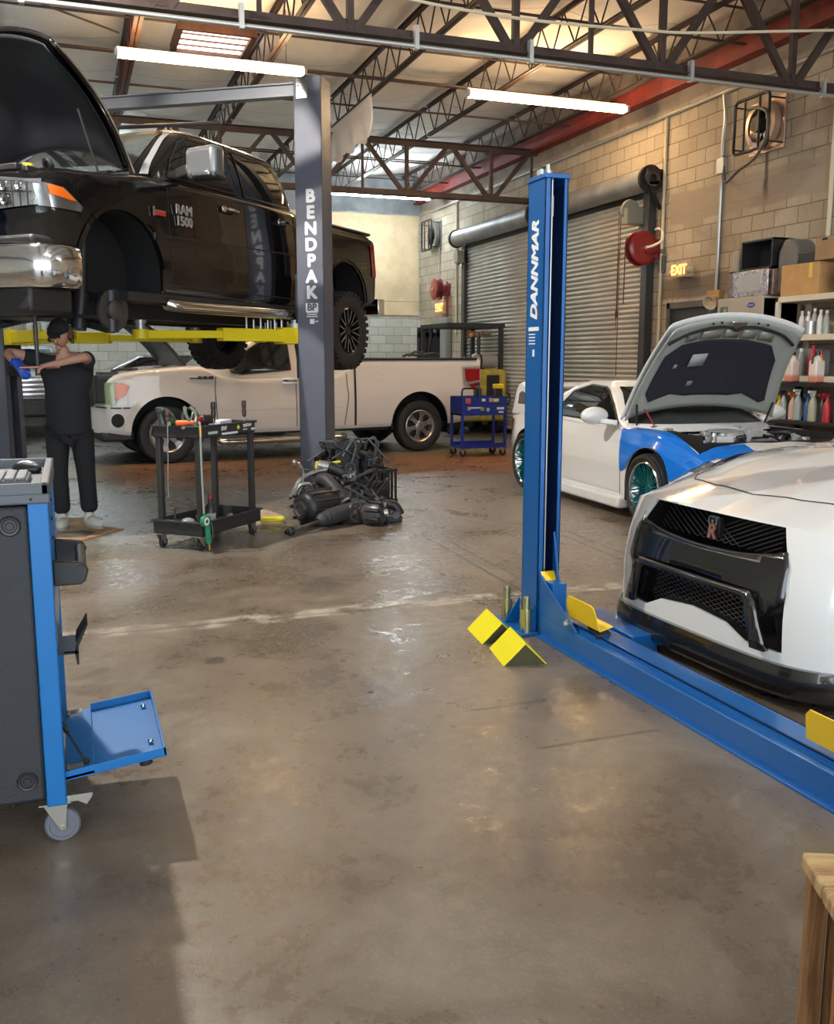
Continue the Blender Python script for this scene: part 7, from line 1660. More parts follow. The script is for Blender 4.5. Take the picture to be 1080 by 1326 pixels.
MB().tube([(-0.005, 0.02, 0.90), (-0.005, 0.0, 0.99), (0.03, 0.0, 1.02), (0.20, 0.0, 1.02), (0.24, 0.0, 0.99), (0.25, 0.02, 0.90)], 0.014, n=8, smooth=4).build('push_handle', mat('handle_black', (0, 0, 0)), sc_)
MB().tube([(SW + 0.03, 0.0, 0.78), (SW + 0.07, 0.0, 0.80), (SW + 0.07, 0.0, 0.92), (SW + 0.03, 0.0, 0.95)], 0.014, n=8, smooth=4).build('side_handle', mat('handle_black', (0, 0, 0)), sc_)
for x in (0.02, SW - 0.02):
    for y in (0.02, SD - 0.02): caster(x - 0.02, y, sc_, r=0.055, zt=0.13, m=rub)
for a, m in (((0.04, 0.12, 0.80, 0.88), mat('sticker_red', (0.65, 0.10, 0.05), 0.5)), ((0.30, 0.36, 0.83, 0.87), wht), ((0.42, 0.48, 0.82, 0.88), mat('sticker_pink', (0.6, 0.35, 0.35), 0.5)), ((0.49, 0.58, 0.82, 0.87), yst), ((0.12, 0.30, 0.725, 0.745), wht), ((0.55, 0.67, 0.705, 0.74), wht), ((0.58, 0.66, 0.655, 0.68), wht), ((0.28, 0.34, 0.69, 0.74), gst), ((0.38, 0.43, 0.68, 0.73), mat('sticker_mint', (0, 0, 0))), ((0.07, 0.12, 0.70, 0.75), mat('sticker_pink', (0, 0, 0)))):
    stick(sc_, *a, m, y=-0.028)
t = empty('oil_jug', (5.76, 13.15, 0.853), 0, 'dark grey jug standing on the blue service cart', 'jug')
MB().bb(-0.055, 0.055, -0.04, 0.04, 0, 0.17).lathe([(0.05, 0.16), (0.03, 0.20), (0.02, 0.21), (0.001, 0.21)]).build('jug_body', mat('jug_dark', (0.05, 0.05, 0.06), 0.4), t, bevel=0.012)
MB().cyl((0, 0, 0.21), (0, 0, 0.245), 0.026).build('jug_cap', gap, t)
t = empty('drill_battery', (6.10, 13.15, 0.853), 0, 'black battery tool with a bright yellow top on the blue service cart', 'power tool')
MB().bb(-0.06, 0.06, -0.04, 0.04, 0, 0.16).build('battery_body', hb_, t, bevel=0.012)
MB().bb(-0.075, 0.075, -0.05, 0.05, 0.16, 0.23).build('yellow_top', mat('top_yellow', (0.85, 0.62, 0.02), 0.4), t, bevel=0.012)

# ------------------------------------------------------------------ forklift behind the white pickup
fk = empty('forklift', (6.95, 17.0, 0), 0, 'old yellow and black forklift with a gas tank behind the white pickup', 'forklift')
fy = mat('forklift_yellow', (0.36, 0.28, 0.045), 0.5, noise=0.4, nscale=6)
MB().bb(0.0, 1.08, -0.10, 1.7, 0.25, 0.95).bb(0.42, 1.06, -0.15, 0.6, 0.5, 1.26).build('chassis', fy, fk, bevel=0.05)
MB().bb(0.62, 0.88, -0.17, -0.12, 0.65, 1.15).build('radiator_grille', gap, fk)
g = MB()
for x, y in ((-0.12, 1.4), (0.98, 0.0), (0.98, 1.4)): g.beam((x, y, 0.9), (x, y, 2.12), 0.09, 0.07)
g.bb(-0.16, 1.04, -0.05, 0.03, 2.06, 2.14).bb(-0.16, 1.04, 1.36, 1.44, 2.06, 2.14).bb(-0.16, -0.08, 0, 1.4, 2.06, 2.14).bb(0.94, 1.02, 0, 1.4, 2.06, 2.14)
for k in range(6): g.bb(0.0 + k * 0.16, 0.03 + k * 0.16, 0, 1.4, 2.07, 2.13)
g.build('overhead_guard', blackp, fk)
g = MB()
for x in (-0.13, 0.0, 0.12, 0.26): g.bb(x, x + 0.07, 1.6, 1.74, 0.1, 2.10)
g.bb(-0.13, 0.33, 1.6, 1.7, 1.9, 2.0).bb(-0.05, 0.25, 1.55, 1.65, 0.9, 1.9).cyl((-0.06, 1.5, 1.0), (0.10, 1.5, 2.05), 0.035).build('mast', blackp, fk)
MB().cyl((0.50, -0.02, 1.0), (0.50, -0.02, 1.95), 0.035).build('steering_post', blackp, fk)
MB().box((0.50, 0.0, 1.93), (0.42, 0.10, 0.11)).cyl((0.30, -0.07, 1.92), (0.40, -0.07, 1.92), 0.05).cyl((0.55, -0.07, 1.95), (0.72, -0.07, 1.95), 0.045).build('work_lights', mat('part_brown', (0.20, 0.14, 0.12), 0.4, 0.5), fk)
MB().sphere((0.30, -0.10, 1.91), 0.04).build('orange_beacon', mat('beacon_orange', (0.8, 0.2, 0.03), 0.3), fk)
tk = MB().lathe([(0.001, 0), (0.09, 0.01), (0.135, 0.05), (0.14, 0.09), (0.14, 0.46), (0.135, 0.50), (0.09, 0.54), (0.001, 0.55)], (0.36, 0.02, 1.42), (1, 0, 0), 28).lathe([(0.10, 0), (0.10, -0.05), (0.115, -0.05)], (0.40, 0.02, 1.42), (1, 0, 0), 24).build('gas_tank', mat('tank_steel', (0.40, 0.39, 0.36), 0.35, 0.6), fk)
MB().lathe([(0.146, -0.02), (0.146, 0.02)], (0.52, 0.02, 1.42), (1, 0, 0), 28).build('tank_strap', gap, tk)
for x in (0.05, 1.0):
    for y in (0.2, 1.35): MB().lathe([(0.10, -0.09), (0.24, -0.09), (0.26, -0.07), (0.26, 0.07), (0.24, 0.09), (0.10, 0.09)], (x, y, 0.26), (1, 0, 0), 28).build('wheel', rub, fk)
MB().bb(0.35, 0.85, 0.45, 1.0, 0.95, 1.15).bb(0.35, 0.85, 0.42, 0.52, 1.1, 1.5).build('seat', blackp, fk, bevel=0.04)

# ------------------------------------------------------------------ cream shelving, boxes and bottles by the block wall
crm = mat('shelf_cream', (0.66, 0.58, 0.46), 0.5); bkm = mat('shelf_black', (0.025, 0.023, 0.022), 0.5, 0.2)
def shelf_unit(name, x0, x1, y0, y1, zs, zt, m, label, pw=0.05, th=0.05, z0=0.0):
    t = empty(name, (x0, y0, 0), 0, label, 'shelving')
    for x in (0, x1 - x0 - pw):
        for y in (0, y1 - y0 - pw): MB().bb(x, x + pw, y, y + pw, z0, zt).build('upright', m, t, bevel=0.006)
    for z in zs: MB().bb(0, x1 - x0, 0, y1 - y0, z - th, z).build('shelf', m, t, bevel=0.006)
    return t
shelf_unit('storage_rack', 7.52, 8.12, 7.20, 9.02, (0.34, 0.78, 1.20), 1.20, bkm, 'black steel rack with spray bottles under the cream shelves', th=0.045)
shelf_unit('plastic_shelf', 7.60, 8.08, 7.35, 8.93, (1.27, 1.72, 2.15), 2.15, crm, 'cream plastic shelves standing on top of the black rack', th=0.065, z0=1.203)
shelf_unit('metal_shelf', 7.60, 8.10, 7.34 - 1.2, 7.34 - 0.18, (0.5, 1.1, 1.6, 2.0), 2.05, bkm, 'dark metal shelf unit at the right edge of the picture')
MB().bb(7.98, 8.06, 7.4, 8.9, 1.29, 1.66)
hv = empty('air_handler', (7.55, 9.08, 0), 0, 'beige air handler cabinet with a blue oval badge beside the shelves', 'air handler')
MB().bb(0, 0.55, 0, 0.82, 0, 2.18).build('cabinet', mat('hvac_beige', (0.40, 0.34, 0.27), 0.5), hv, bevel=0.008)
MB().bb(-0.004, 0.0, 0.62, 0.76, 1.94, 2.08).build('vent_panel', mat('vent_dark', (0.10, 0.11, 0.08), 0.5), hv)
MB().bb(-0.006, 0.0, 0.64, 0.69, 1.96, 2.06).build('rating_plate', mat('plate_green', (0.30, 0.36, 0.28), 0.5), hv)
b = MB(); vs = [(-0.006, 0.20 + 0.065 * cos(a * pi / 14), 2.08 + 0.030 * sin(a * pi / 14)) for a in range(28)]; b.add(vs + [(v[0] + 0.006, v[1], v[2]) for v in vs], [tuple(range(28)), tuple(range(55, 27, -1))] + [(i, (i + 1) % 28, 28 + (i + 1) % 28, 28 + i) for i in range(28)]); b.build('oval_badge', mat('badge_blue', (0.04, 0.05, 0.28), 0.3), hv)
text_mesh('lettering', 'Carrier', 0.034, wht, hv, frame((-0.0075, 0.20, 2.08), (0, -1, 0), (0, 0, 1)), depth=0.0008)
MB().bb(0.02, 0.50, -0.0, 0.008, 1.5, 2.15).build('side_panel', mat('vent_dark', (0, 0, 0)), hv)
t = empty('framed_mirror', (7.62, 9.40, 2.185), 0, 'sparkling silver framed mirror leaning on top of the beige cabinet', 'mirror')
MB().bb(-0.02, 0.0, -0.32, 0.30, 0.0, 0.30).build('frame', mat('mirror_frame', (0.50, 0.44, 0.44), 0.25, 0.6, noise=0.8, nscale=30), t, bevel=0.008)
MB().bb(-0.024, -0.018, -0.20, 0.18, 0.06, 0.25).build('glass', mat('mirror_glass', (0.48, 0.43, 0.40), 0.25, 0.3), t)
t = tag(MB().bb(-0.06, 0.24, -0.32, 0.50, 0.0, 0.298).build('wrapped_box', mat('wrap_brown', (0.20, 0.13, 0.11), 0.3, noise=0.5, nscale=20), bevel=0.015), 'brown wrapped box behind the silver framed mirror', 'box'); t.location = (7.72, 9.38, 2.185)
t = empty('speaker_box', (7.68, 9.42, 2.50), 0, 'open black box on top of the wrapped box near the wall', 'box')
MB().bb(0, 0.30, -0.30, 0.25, 0.0, 0.02).bb(0, 0.30, -0.30, 0.25, 0.32, 0.34).bb(0, 0.30, -0.30, -0.28, 0, 0.34).bb(0, 0.30, 0.23, 0.25, 0, 0.34).bb(0.28, 0.30, -0.30, 0.25, 0, 0.34).build('box_shell', hb_, t)
t = tag(MB().tube([(0, 0, 0), (0.02, 0.01, 0.12), (0.05, 0.0, 0.25)], [0.07] * 12, n=10, smooth=4).build('padded_roll', mat('pad_tan', (0.32, 0.25, 0.17), 0.6), smooth=60), 'tan padded roll at the left of the open black box', 'padding'); t.location = (7.70, 9.78, 2.49)
wc = NT('smoked_plastic'); wc.set(Base_Color=(0.16, 0.145, 0.13), Roughness=0.3); wc.bump(wc.noise(9, 5, 0.7, dist=1.5), 0.8, 0.02)
b = MB(); prof = [(0.0, 0.02), (0.0, 0.45), (0.08, 0.56), (0.22, 0.64), (0.44, 0.64), (0.62, 0.56), (0.70, 0.42), (0.66, 0.30), (0.62, 0.0)]
PP = [(v.x, v.y) for v in catmull([Vector((p[0], p[1], 0)) for p in prof], 4)]
b.prism([(-p[0] * 0.55, p[1]) for p in PP], 0.0, 0.30, (1, 2, 0)); t = tag(b.build('plastic_fairing', wc.m, bevel=0.03), 'smoked grey moulded plastic cover piled beside the open black box', 'plastic cover'); t.location = (7.72, 9.07, 2.185); t.scale = (1, 0.80, 0.95)
ca, cbm = mat('carton_orange', (0.52, 0.29, 0.11), 0.7, noise=0.08), mat('carton_brown', (0.32, 0.20, 0.10), 0.75, noise=0.1)
t = empty('cardboard_box', (7.62, 8.30, 2.152), 0, 'large orange brown cardboard box on top of the cream shelves', 'box')
MB().bb(0, 0.42, 0.0, 0.58, 0, 0.34).build('carton', ca, t, bevel=0.006); MB().bb(-0.003, 0.0, 0.10, 0.15, 0.18, 0.335).build('tape_strip', mat('tape_yellow', (0.75, 0.50, 0.08), 0.4), t)
t = tag(MB().bb(0, 0.30, 0.0, 0.42, 0, 0.13).build('black_case', hb_, bevel=0.01), 'flat black case lying on the large cardboard box', 'case'); t.location = (7.74, 8.42, 2.494)
t = empty('cardboard_box', (7.60, 7.92, 2.50), 0, 'brown cardboard box with a blue label, topmost at the right edge', 'box')
MB().bb(0, 0.35, 0.0, 0.44, 0, 0.24).build('carton', cbm, t, bevel=0.006); MB().bb(-0.003, 0.0, 0.03, 0.12, 0.10, 0.20).build('shipping_label', mat('label_blue', (0.45, 0.60, 0.72), 0.5), t)
MB().bb(-0.003, 0, 0.27, 0.34, 0.20, 0.225).build('print_mark', gap, t)
t = empty('motorcycle_helmet', (7.80, 8.03, 2.152), 0, 'glossy black helmet on the cream shelf top beside the cardboard box', 'helmet')
b = MB().sphere((0, 0, 0.16), 1.0, 28, 16, (0.17, 0.17, 0.17)); b.build('helmet_shell', mat('helmet_black', (0.012, 0.012, 0.013), 0.08, coat=1.0), t, smooth=80)
MB().lathe([(0.155, -0.05), (0.178, -0.04), (0.178, 0.05), (0.155, 0.06)], (0, 0, 0.17), (0, 0, 1), 24, arc=3.2).build('visor', glass_dark, t)
MB().cyl((0, 0, 0), (0, 0, 0.06), 0.13, n=20).build('neck_roll', prb, t)
t = tag(MB().bb(0, 0.3, 0, 0.30, 0, 0.34).build('black_box', hb_, bevel=0.02), 'black plastic box holding up the topmost cardboard box', 'box'); t.location = (7.72, 7.50, 2.152)
# bottles and jugs
def bottle(loc, body, cap, h, r, label, group, kind='bottle', spray=False, sq=False):
    t = empty('spray_bottle' if spray else kind, loc, 0, label, kind, group)
    if sq: MB().bb(-r, r, -r, r, 0, h * 0.72).lathe([(r, h * .70), (r * .5, h * .86), (r * .35, h * .9), (.001, h * .9)]).build('bottle_body', body, t, bevel=r * 0.3)
    else: MB().lathe([(0.001, 0), (r, 0), (r, h * 0.55), (r * 0.75, h * 0.72), (r * 0.35, h * 0.85), (r * 0.35, h * 0.9), (0.001, h * 0.9)], n=18).build('bottle_body', body, t)
    if spray: MB().cyl((0, 0, h * 0.88), (0, 0, h), r * 0.4, n=10).box((-r * 0.5, 0, h * 1.02), (r * 1.9, r * 0.6, r * 0.6)).box((-r * 0.7, 0, h * 0.93), (r * 0.25, r * 0.3, r * 0.9)).build('trigger_head', cap, t, bevel=0.003)
    else: MB().cyl((0, 0, h * 0.88), (0, 0, h), r * 0.5, n=12).build('bottle_cap', cap, t)
    return t
P_ = lambda n_, c, r=0.35: mat('plastic_' + n_, c, r)
yl, wh, cl, rd, dk, bu, oj, gn = P_('yellow', (0.75, 0.55, 0.05)), P_('white', (0.72, 0.70, 0.68)), P_('clear', (0.36, 0.38, 0.36), 0.2), P_('red', (0.50, 0.02, 0.04)), P_('dark', (0.03, 0.03, 0.03)), P_('blue', (0.05, 0.12, 0.35)), P_('orange', (0.75, 0.20, 0.03)), P_('green', (0.10, 0.28, 0.10))
for k, (y, b_, c_, h_, r_, lab_) in enumerate([(8.92, yl, dk, 0.27, 0.045, 'yellow spray bottle, leftmost on the lower black shelf'), (8.82, yl, yl, 0.25, 0.042, 'all yellow spray bottle, second on the lower black shelf'), (8.72, cl, dk, 0.30, 0.042, 'clear spray bottle beside the two yellow ones'), (8.60, P_('label', (0.70, 0.45, 0.35)), oj, 0.28, 0.048, 'orange and white labelled spray bottle on the lower shelf'), (8.49, cl, wh, 0.32, 0.048, 'tall clear grey spray bottle behind the orange one'),
    (8.37, bu, bu, 0.27, 0.040, 'dark blue spray bottle in the middle of the lower shelf'), (8.26, P_('cloudy', (0.42, 0.42, 0.28)), wh, 0.31, 0.050, 'cloudy yellowish spray bottle right of the blue one'), (8.15, dk, rd, 0.28, 0.042, 'black spray bottle with a red head on the lower shelf'), (8.05, rd, rd, 0.29, 0.045, 'bright red spray bottle on the lower black shelf'), (7.92, gn, oj, 0.27, 0.042, 'green spray bottle toward the right of the lower shelf')]):
    bottle((7.62 + 0.03 * (k % 2), y, 0.782), b_, c_, h_, r_, lab_, 'spray bottles on the black rack', 'bottle', spray=True)
jug = NT('jug_pink'); S = jug.sep(); c = jug.mix(jug.ramp(S[2], 0.05, 0.10), (0.65, 0.25, 0.18), (0.78, 0.66, 0.58)); jug.set(Base_Color=c, Roughness=0.3); jug = jug.m
for y, lab_ in ((8.53, 'white jug of pink fluid left of the cream upright'), (8.16, 'white jug of pink fluid right of the cream upright')):
    t = bottle((7.545, y, 1.203), jug, dk, 0.33, 0.060, lab_, 'pink fluid jugs on the black rack', 'jug', sq=True)
    MB().tube([(-0.03, 0, 0.29), (-0.06, 0, 0.28), (-0.065, 0, 0.20)], 0.012, n=8).build('jug_handle', dk, t)
for k, (y, b_, c_, h_, lab_) in enumerate([(8.72, rd, cl, 0.24, 'red bottle leftmost on the lowest cream shelf'), (8.60, cl, wh, 0.30, 'clear flask beside the red bottle on the lowest cream shelf'), (8.42, rd, rd, 0.33, 'tall red bottle on the lowest cream shelf'), (8.30, oj, rd, 0.27, 'orange bottle with a red cap on the lowest cream shelf')]):
    bottle((7.72, y, 1.273), b_, c_, h_, 0.045, lab_, None)
for k, (y, h_, b_) in enumerate([(8.60, 0.26, wh), (8.50, 0.25, wh), (8.41, 0.28, cl), (8.32, 0.26, wh), (8.23, 0.25, cl)]):
    bottle((7.70, y, 1.723), b_, wh, h_, 0.035, ['small white bottle, leftmost of five on the middle cream shelf', 'second small white bottle from the left on the middle cream shelf', 'clear bottle at the centre of five on the middle cream shelf', 'fourth small bottle from the left on the middle cream shelf', 'clear bottle, rightmost of five on the middle cream shelf'][k], 'small bottles on the middle cream shelf')
t = tag(MB().cyl((0, 0, 0), (0, 0, 0.14), 0.06, n=20).build('paint_can', mat('can_silver', (0, 0, 0))), 'silver can in front of the small white bottles', 'can'); t.location = (7.66, 8.43, 1.723)
t = tag(MB().tube([(0, 0, 0), (0.02, 0.1, 0.03), (0.0, 0.2, 0.01), (0.03, 0.33, 0.04)], 0.02, n=8, smooth=5).build('cable_bundle', hb_), 'black cable bundle lying at the left of the middle cream shelf', 'cable'); t.location = (7.66, 8.58, 1.745)
t = tag(MB().bb(0, 0.25, 0, 0.38, 0, 0.30).build('storage_bin', mat('bin_grey', (0.28, 0.29, 0.30), 0.4), bevel=0.02), 'grey storage bin at the left of the lowest cream shelf', 'bin'); t.location = (7.80, 8.50, 1.273)
t = tag(MB().lathe([(0.001, 0), (0.15, 0), (0.16, 0.02), (0.16, 0.36), (0.13, 0.38), (0.001, 0.38)], n=28).build('drum', mat('drum_navy', (0.02, 0.03, 0.09), 0.3)), 'navy blue round drum on the dark shelf at the right edge', 'drum'); t.location = (7.80, 7.22 - 0.25, 1.102 + 0.0)
t = tag(MB().bb(0, 0.3, 0, 0.5, 0, 0.35).build('storage_bin', mat('bin_dark', (0.06, 0.06, 0.065), 0.4), bevel=0.02), 'dark storage bin on the top right shelf under the helmet', 'bin'); t.location = (7.66, 7.45, 1.723)
t = empty('power_tool', (7.62, 7.72, 0.782), 0, 'white and black pressure tool at the right end of the lower shelf', 'power tool')
MB().bb(0, 0.15, -0.08, 0.08, 0, 0.24).build('tool_body', wh, t, bevel=0.04); MB().cyl((-0.03, 0, 0.06), (0.02, 0, 0.06), 0.05).build('tool_wheel', dk, t)

# ------------------------------------------------------------------ parked vehicles far behind
sv = empty('pickup_truck', (-1.05, 18.6, 0), radians(90), 'grey pickup with a chrome grille facing the camera behind the mechanic', 'pickup truck')
gy = mat('paint_grey', (0.20, 0.21, 0.22), 0.25, coat=0.6)
body_mesh('body', 5.0 - 1.6, [(0, 0.95), (3.4, 0.98)], [(0, 0.92), (3.4, 0.94)], [(0, 0.45), (3.4, 0.45)], [(0, 1.10), (0.3, 1.18), (1.4, 1.26), (3.4, 1.25)], [(0, 1.14), (0.3, 1.24), (1.4, 1.32), (3.4, 1.28)], gy, sv, nx=30)
cabv = cabin_mesh('cab', [(1.26, 1.3, 3.3, 0.88), (1.45, 1.6, 3.2, 0.82), (1.68, 1.95, 3.1, 0.74)], gy, sv, e=9)
decal(bvh_of([cabv]), [(-0.78, 1.30), (0.78, 1.30), (0.68, 1.65), (-0.68, 1.65)], 'x', -1, 'windscreen', glass_mid, sv, off=0.01)
for k in range(4): MB().bb(-0.05, 0.02, -0.70, 0.70, 0.80 + k * 0.085, 0.85 + k * 0.085).build('grille_bar', chrome, sv, bevel=0.01)
for s in (-1, 1): MB().bb(-0.04, 0.02, s * 0.72, s * 0.93, 0.82, 1.08).build('headlamp', lens, sv, bevel=0.02)
MB().bb(-0.14, 0.1, -0.98, 0.98, 0.42, 0.74).build('bumper', blackp, sv, bevel=0.04)
for x in (0.7, 3.0):
    for s in (-1, 1): wheel(sv, (x, s * 0.86, 0.38), s, 0.38, 0.25, 0.24, 'plain')
dc = empty('coupe', (0.02, 18.9, 0), 0, 'dark coupe parked against the back wall behind the white pickup', 'car')
dkp = mat('paint_charcoal', (0.03, 0.032, 0.036), 0.2, coat=1.0)
body_mesh('body', 4.7, [(0, 0.82), (0.5, 0.9), (4.2, 0.9), (4.7, 0.84)], [(0, 0.78), (0.5, 0.85), (4.7, 0.80)], [(0, 0.3), (0.5, 0.22), (4.2, 0.25), (4.7, 0.4)], [(0, 0.98), (0.6, 1.10), (2.4, 1.14), (4.7, 0.95)], [(0, 1.0), (0.6, 1.14), (2.4, 1.18), (4.7, 1.0)], dkp, dc, nx=50)
cd = cabin_mesh('cabin', [(1.10, 0.25, 3.3, 0.80), (1.25, 0.60, 3.0, 0.76), (1.40, 0.92, 2.75, 0.68), (1.50, 1.15, 2.60, 0.62)], dkp, dc, e=9, roof=0.04)
cdv = bvh_of([cd])
decal(cdv, [(0.72, 1.17), (1.20, 1.46), (1.66, 1.48), (1.80, 1.17)], 'y', -1, 'side_window', glass_dark, dc, off=0.01)
decal(cdv, [(1.88, 1.17), (1.74, 1.48), (2.3, 1.48), (2.6, 1.17)], 'y', -1, 'side_window', glass_mid, dc, off=0.01)
strip(cdv, [(0.60, 1.15), (1.18, 1.485), (1.72, 1.50), (1.86, 1.16), (0.60, 1.15)], 0.022, 'y', -1, 'window_trim', chrome, dc, off=0.015)
for x in (0.9, 3.7):
    for s in (-1, 1): wheel(dc, (x, s * 0.78, 0.33), s, 0.33, 0.22, 0.22, 'plain')

# ------------------------------------------------------------------ wooden stool corner at the lower right
wn = NT('pine_wood'); S = wn.sep()
gv = wn.comb(wn.math('MULTIPLY', S[0], 3.0), wn.math('MULTIPLY', S[1], 45.0), wn.math('MULTIPLY', S[2], 6.0))
gr_ = wn.noise(1.0, 5, 0.6, vec=gv, dist=1.2); c = wn.mix(wn.ramp(gr_, 0.35, 0.68), (0.50, 0.34, 0.16), (0.26, 0.14, 0.055)); c = wn.mix(wn.ramp(wn.noise(3, 3), 0.5, 0.8, 0, 0.4), c, (0.42, 0.40, 0.30))
wn.set(Base_Color=c, Roughness=0.65); wn.bump(gr_, 0.3, 0.003)
wn2 = NT('pine_upright'); S = wn2.sep()
gv = wn2.comb(wn2.math('MULTIPLY', S[0], 40.0), wn2.math('MULTIPLY', S[1], 40.0), wn2.math('MULTIPLY', S[2], 2.0))
gr_ = wn2.noise(1.0, 5, 0.6, vec=gv, dist=1.0); c = wn2.mix(wn2.ramp(gr_, 0.35, 0.68), (0.40, 0.21, 0.085), (0.15, 0.065, 0.022)); wn2.set(Base_Color=c, Roughness=0.65); wn2.bump(gr_, 0.3, 0.003)
st = empty('wooden_stool', (1.36, 1.425, 0), radians(-25), 'rough pine wooden step stool cut off by the lower right corner', 'stool')
b = MB()
for k in range(3): b.bb(0.0, 0.60, -0.126 - k * 0.128, -0.002 - k * 0.128, 0.415, 0.452)
b.build('top_board', wn.m, st, bevel=0.008)
for y in (-0.035, -0.38): MB().bb(0.012, 0.05, y - 0.0, y + 0.03, 0.0, 0.414).build('leg', wn2.m, st, bevel=0.003)
MB().bb(0.055, 0.075, -0.36, -0.02, 0.03, 0.414).build('side_board', wn2.m, st, bevel=0.002)
for y in (-0.035, -0.38): MB().bb(0.55, 0.588, y, y + 0.03, 0.0, 0.414).build('leg', wn2.m, st, bevel=0.003)
# ------------------------------------------------------------------ mechanic under the raised pickup
mp = empty('person', (-0.035, 8.66, 0.011), 0, 'person in black cap and dark work clothes reaching up with a blue glove', 'person')
skin = mat('skin', (0.42, 0.22, 0.15), 0.5); cloth = mat('shirt_black', (0.008, 0.009, 0.013), 0.85, bump=0.4, bscale=18); pant = mat('trousers_black', (0.006, 0.007, 0.010), 0.85, bump=0.4, bscale=18)
def skinned(name, nodes, edges, m, parent, root=0, sub=2):
    me = bpy.data.meshes.new(name); me.from_pydata([n[0] for n in nodes], edges, []); o = bpy.data.objects.new(name, me); COL.objects.link(o)
    bpy.context.view_layer.objects.active = o
    md = o.modifiers.new('skin', 'SKIN'); md.use_smooth_shade = True
    sv_ = me.skin_vertices[0].data if me.skin_vertices else None
    if sv_ is None: raise RuntimeError('no skin data')
    for i, n in enumerate(nodes):
        r = n[1]; sv_[i].radius = (r, r) if not isinstance(r, tuple) else r; sv_[i].use_root = (i == root)
    if sub: s = o.modifiers.new('sub', 'SUBSURF'); s.levels = sub; s.render_levels = sub
    bpy.context.view_layer.update()
    dg = bpy.context.evaluated_depsgraph_get(); m2 = bpy.data.meshes.new_from_object(o.evaluated_get(dg)); o.modifiers.clear(); o.data = m2
    m2.materials.clear(); m2.materials.append(m); shade(m2, 180); o.parent = parent
    return o
# body skeleton: x right in the picture, -y towards the camera
J = dict(pel=(0, 0, 0.90), sp1=(0, -0.01, 1.05), sp2=(0.0, -0.02, 1.22), ch=(0, -0.03, 1.38), nk=(-0.01, -0.06, 1.49), hd0=(-0.02, -0.08, 1.56),
    rsh=(-0.17, -0.04, 1.43), rel=(-0.45, -0.14, 1.50), rwr=(-0.37, -0.34, 1.40), lsh=(0.17, -0.04, 1.43), lel=(0.16, -0.32, 1.46), lwr=(-0.09, -0.40, 1.40),
    rhp=(-0.09, 0, 0.86), rkn=(-0.10, -0.03, 0.48), ran=(-0.09, 0.02, 0.09), rto=(-0.10, -0.12, 0.04), lhp=(0.09, 0, 0.86), lkn=(0.11, -0.04, 0.48), lan=(0.12, 0.0, 0.09), lto=(0.15, -0.13, 0.04))
N = list(J); idx = {k: i for i, k in enumerate(N)}
rad = dict(pel=.12, sp1=.115, sp2=.12, ch=.13, nk=.055, hd0=.055, rsh=.060, rel=.042, rwr=.028, lsh=.060, lel=.042, lwr=.028, rhp=.085, rkn=.058, ran=.042, rto=.035, lhp=.085, lkn=.058, lan=.042, lto=.035)
E_ = [('pel', 'sp1'), ('sp1', 'sp2'), ('sp2', 'ch'), ('ch', 'nk'), ('nk', 'hd0'), ('ch', 'rsh'), ('rsh', 'rel'), ('rel', 'rwr'), ('ch', 'lsh'), ('lsh', 'lel'), ('lel', 'lwr'), ('pel', 'rhp'), ('rhp', 'rkn'), ('rkn', 'ran'), ('ran', 'rto'), ('pel', 'lhp'), ('lhp', 'lkn'), ('lkn', 'lan'), ('lan', 'lto')]
nodes = [(J[k], rad[k]) for k in N]; edges = [(idx[a], idx[b]) for a, b in E_]
# hands: palm + fingers as chains of the same body
def hand(wr, dirv, up, side, curl=0.9):
    """adds palm and five fingers to nodes/edges"""
    d = Vector(dirv).normalized(); u = Vector(up); u = (u - d * u.dot(d)).normalized(); sd = d.cross(u)
    w0 = Vector(J[wr]); pal = w0 + d * 0.05; nodes.append((tuple(pal), (0.034, 0.018))); ip = len(nodes) - 1; edges.append((idx[wr], ip))
    for k, (off, L) in enumerate(((-0.027, 0.072), (-0.009, 0.082), (0.009, 0.078), (0.027, 0.062))):
        b0 = pal + d * 0.035 + sd * off; b1 = b0 + (d * cos(0.5 * curl) - u * sin(0.5 * curl)) * L * 0.5; b2 = b1 + (d * cos(1.4 * curl) - u * sin(1.4 * curl)) * L * 0.45
        for q, r in ((b0, 0.010), (b1, 0.009), (b2, 0.0075)): nodes.append((tuple(q), r))
        n_ = len(nodes); edges.extend([(ip, n_ - 3), (n_ - 3, n_ - 2), (n_ - 2, n_ - 1)])
    t0 = pal - sd * side * 0.034 + d * 0.0; t1 = t0 + (d * 0.6 - sd * side * 0.5 - u * 0.5).normalized() * 0.035; t2 = t1 + (d * 0.8 - u * 0.5).normalized() * 0.028
    for q, r in ((t0, 0.012), (t1, 0.010), (t2, 0.008)): nodes.append((tuple(q), r))
    n_ = len(nodes); edges.extend([(ip, n_ - 3), (n_ - 3, n_ - 2), (n_ - 2, n_ - 1)])
hand('rwr', (0.45, -0.25, -0.55), (0.2, -1, 0.3), 1); hand('lwr', (-0.9, -0.15, -0.15), (0, -0.3, 1), -1)
bod = skinned('body', nodes, edges, skin, mp)
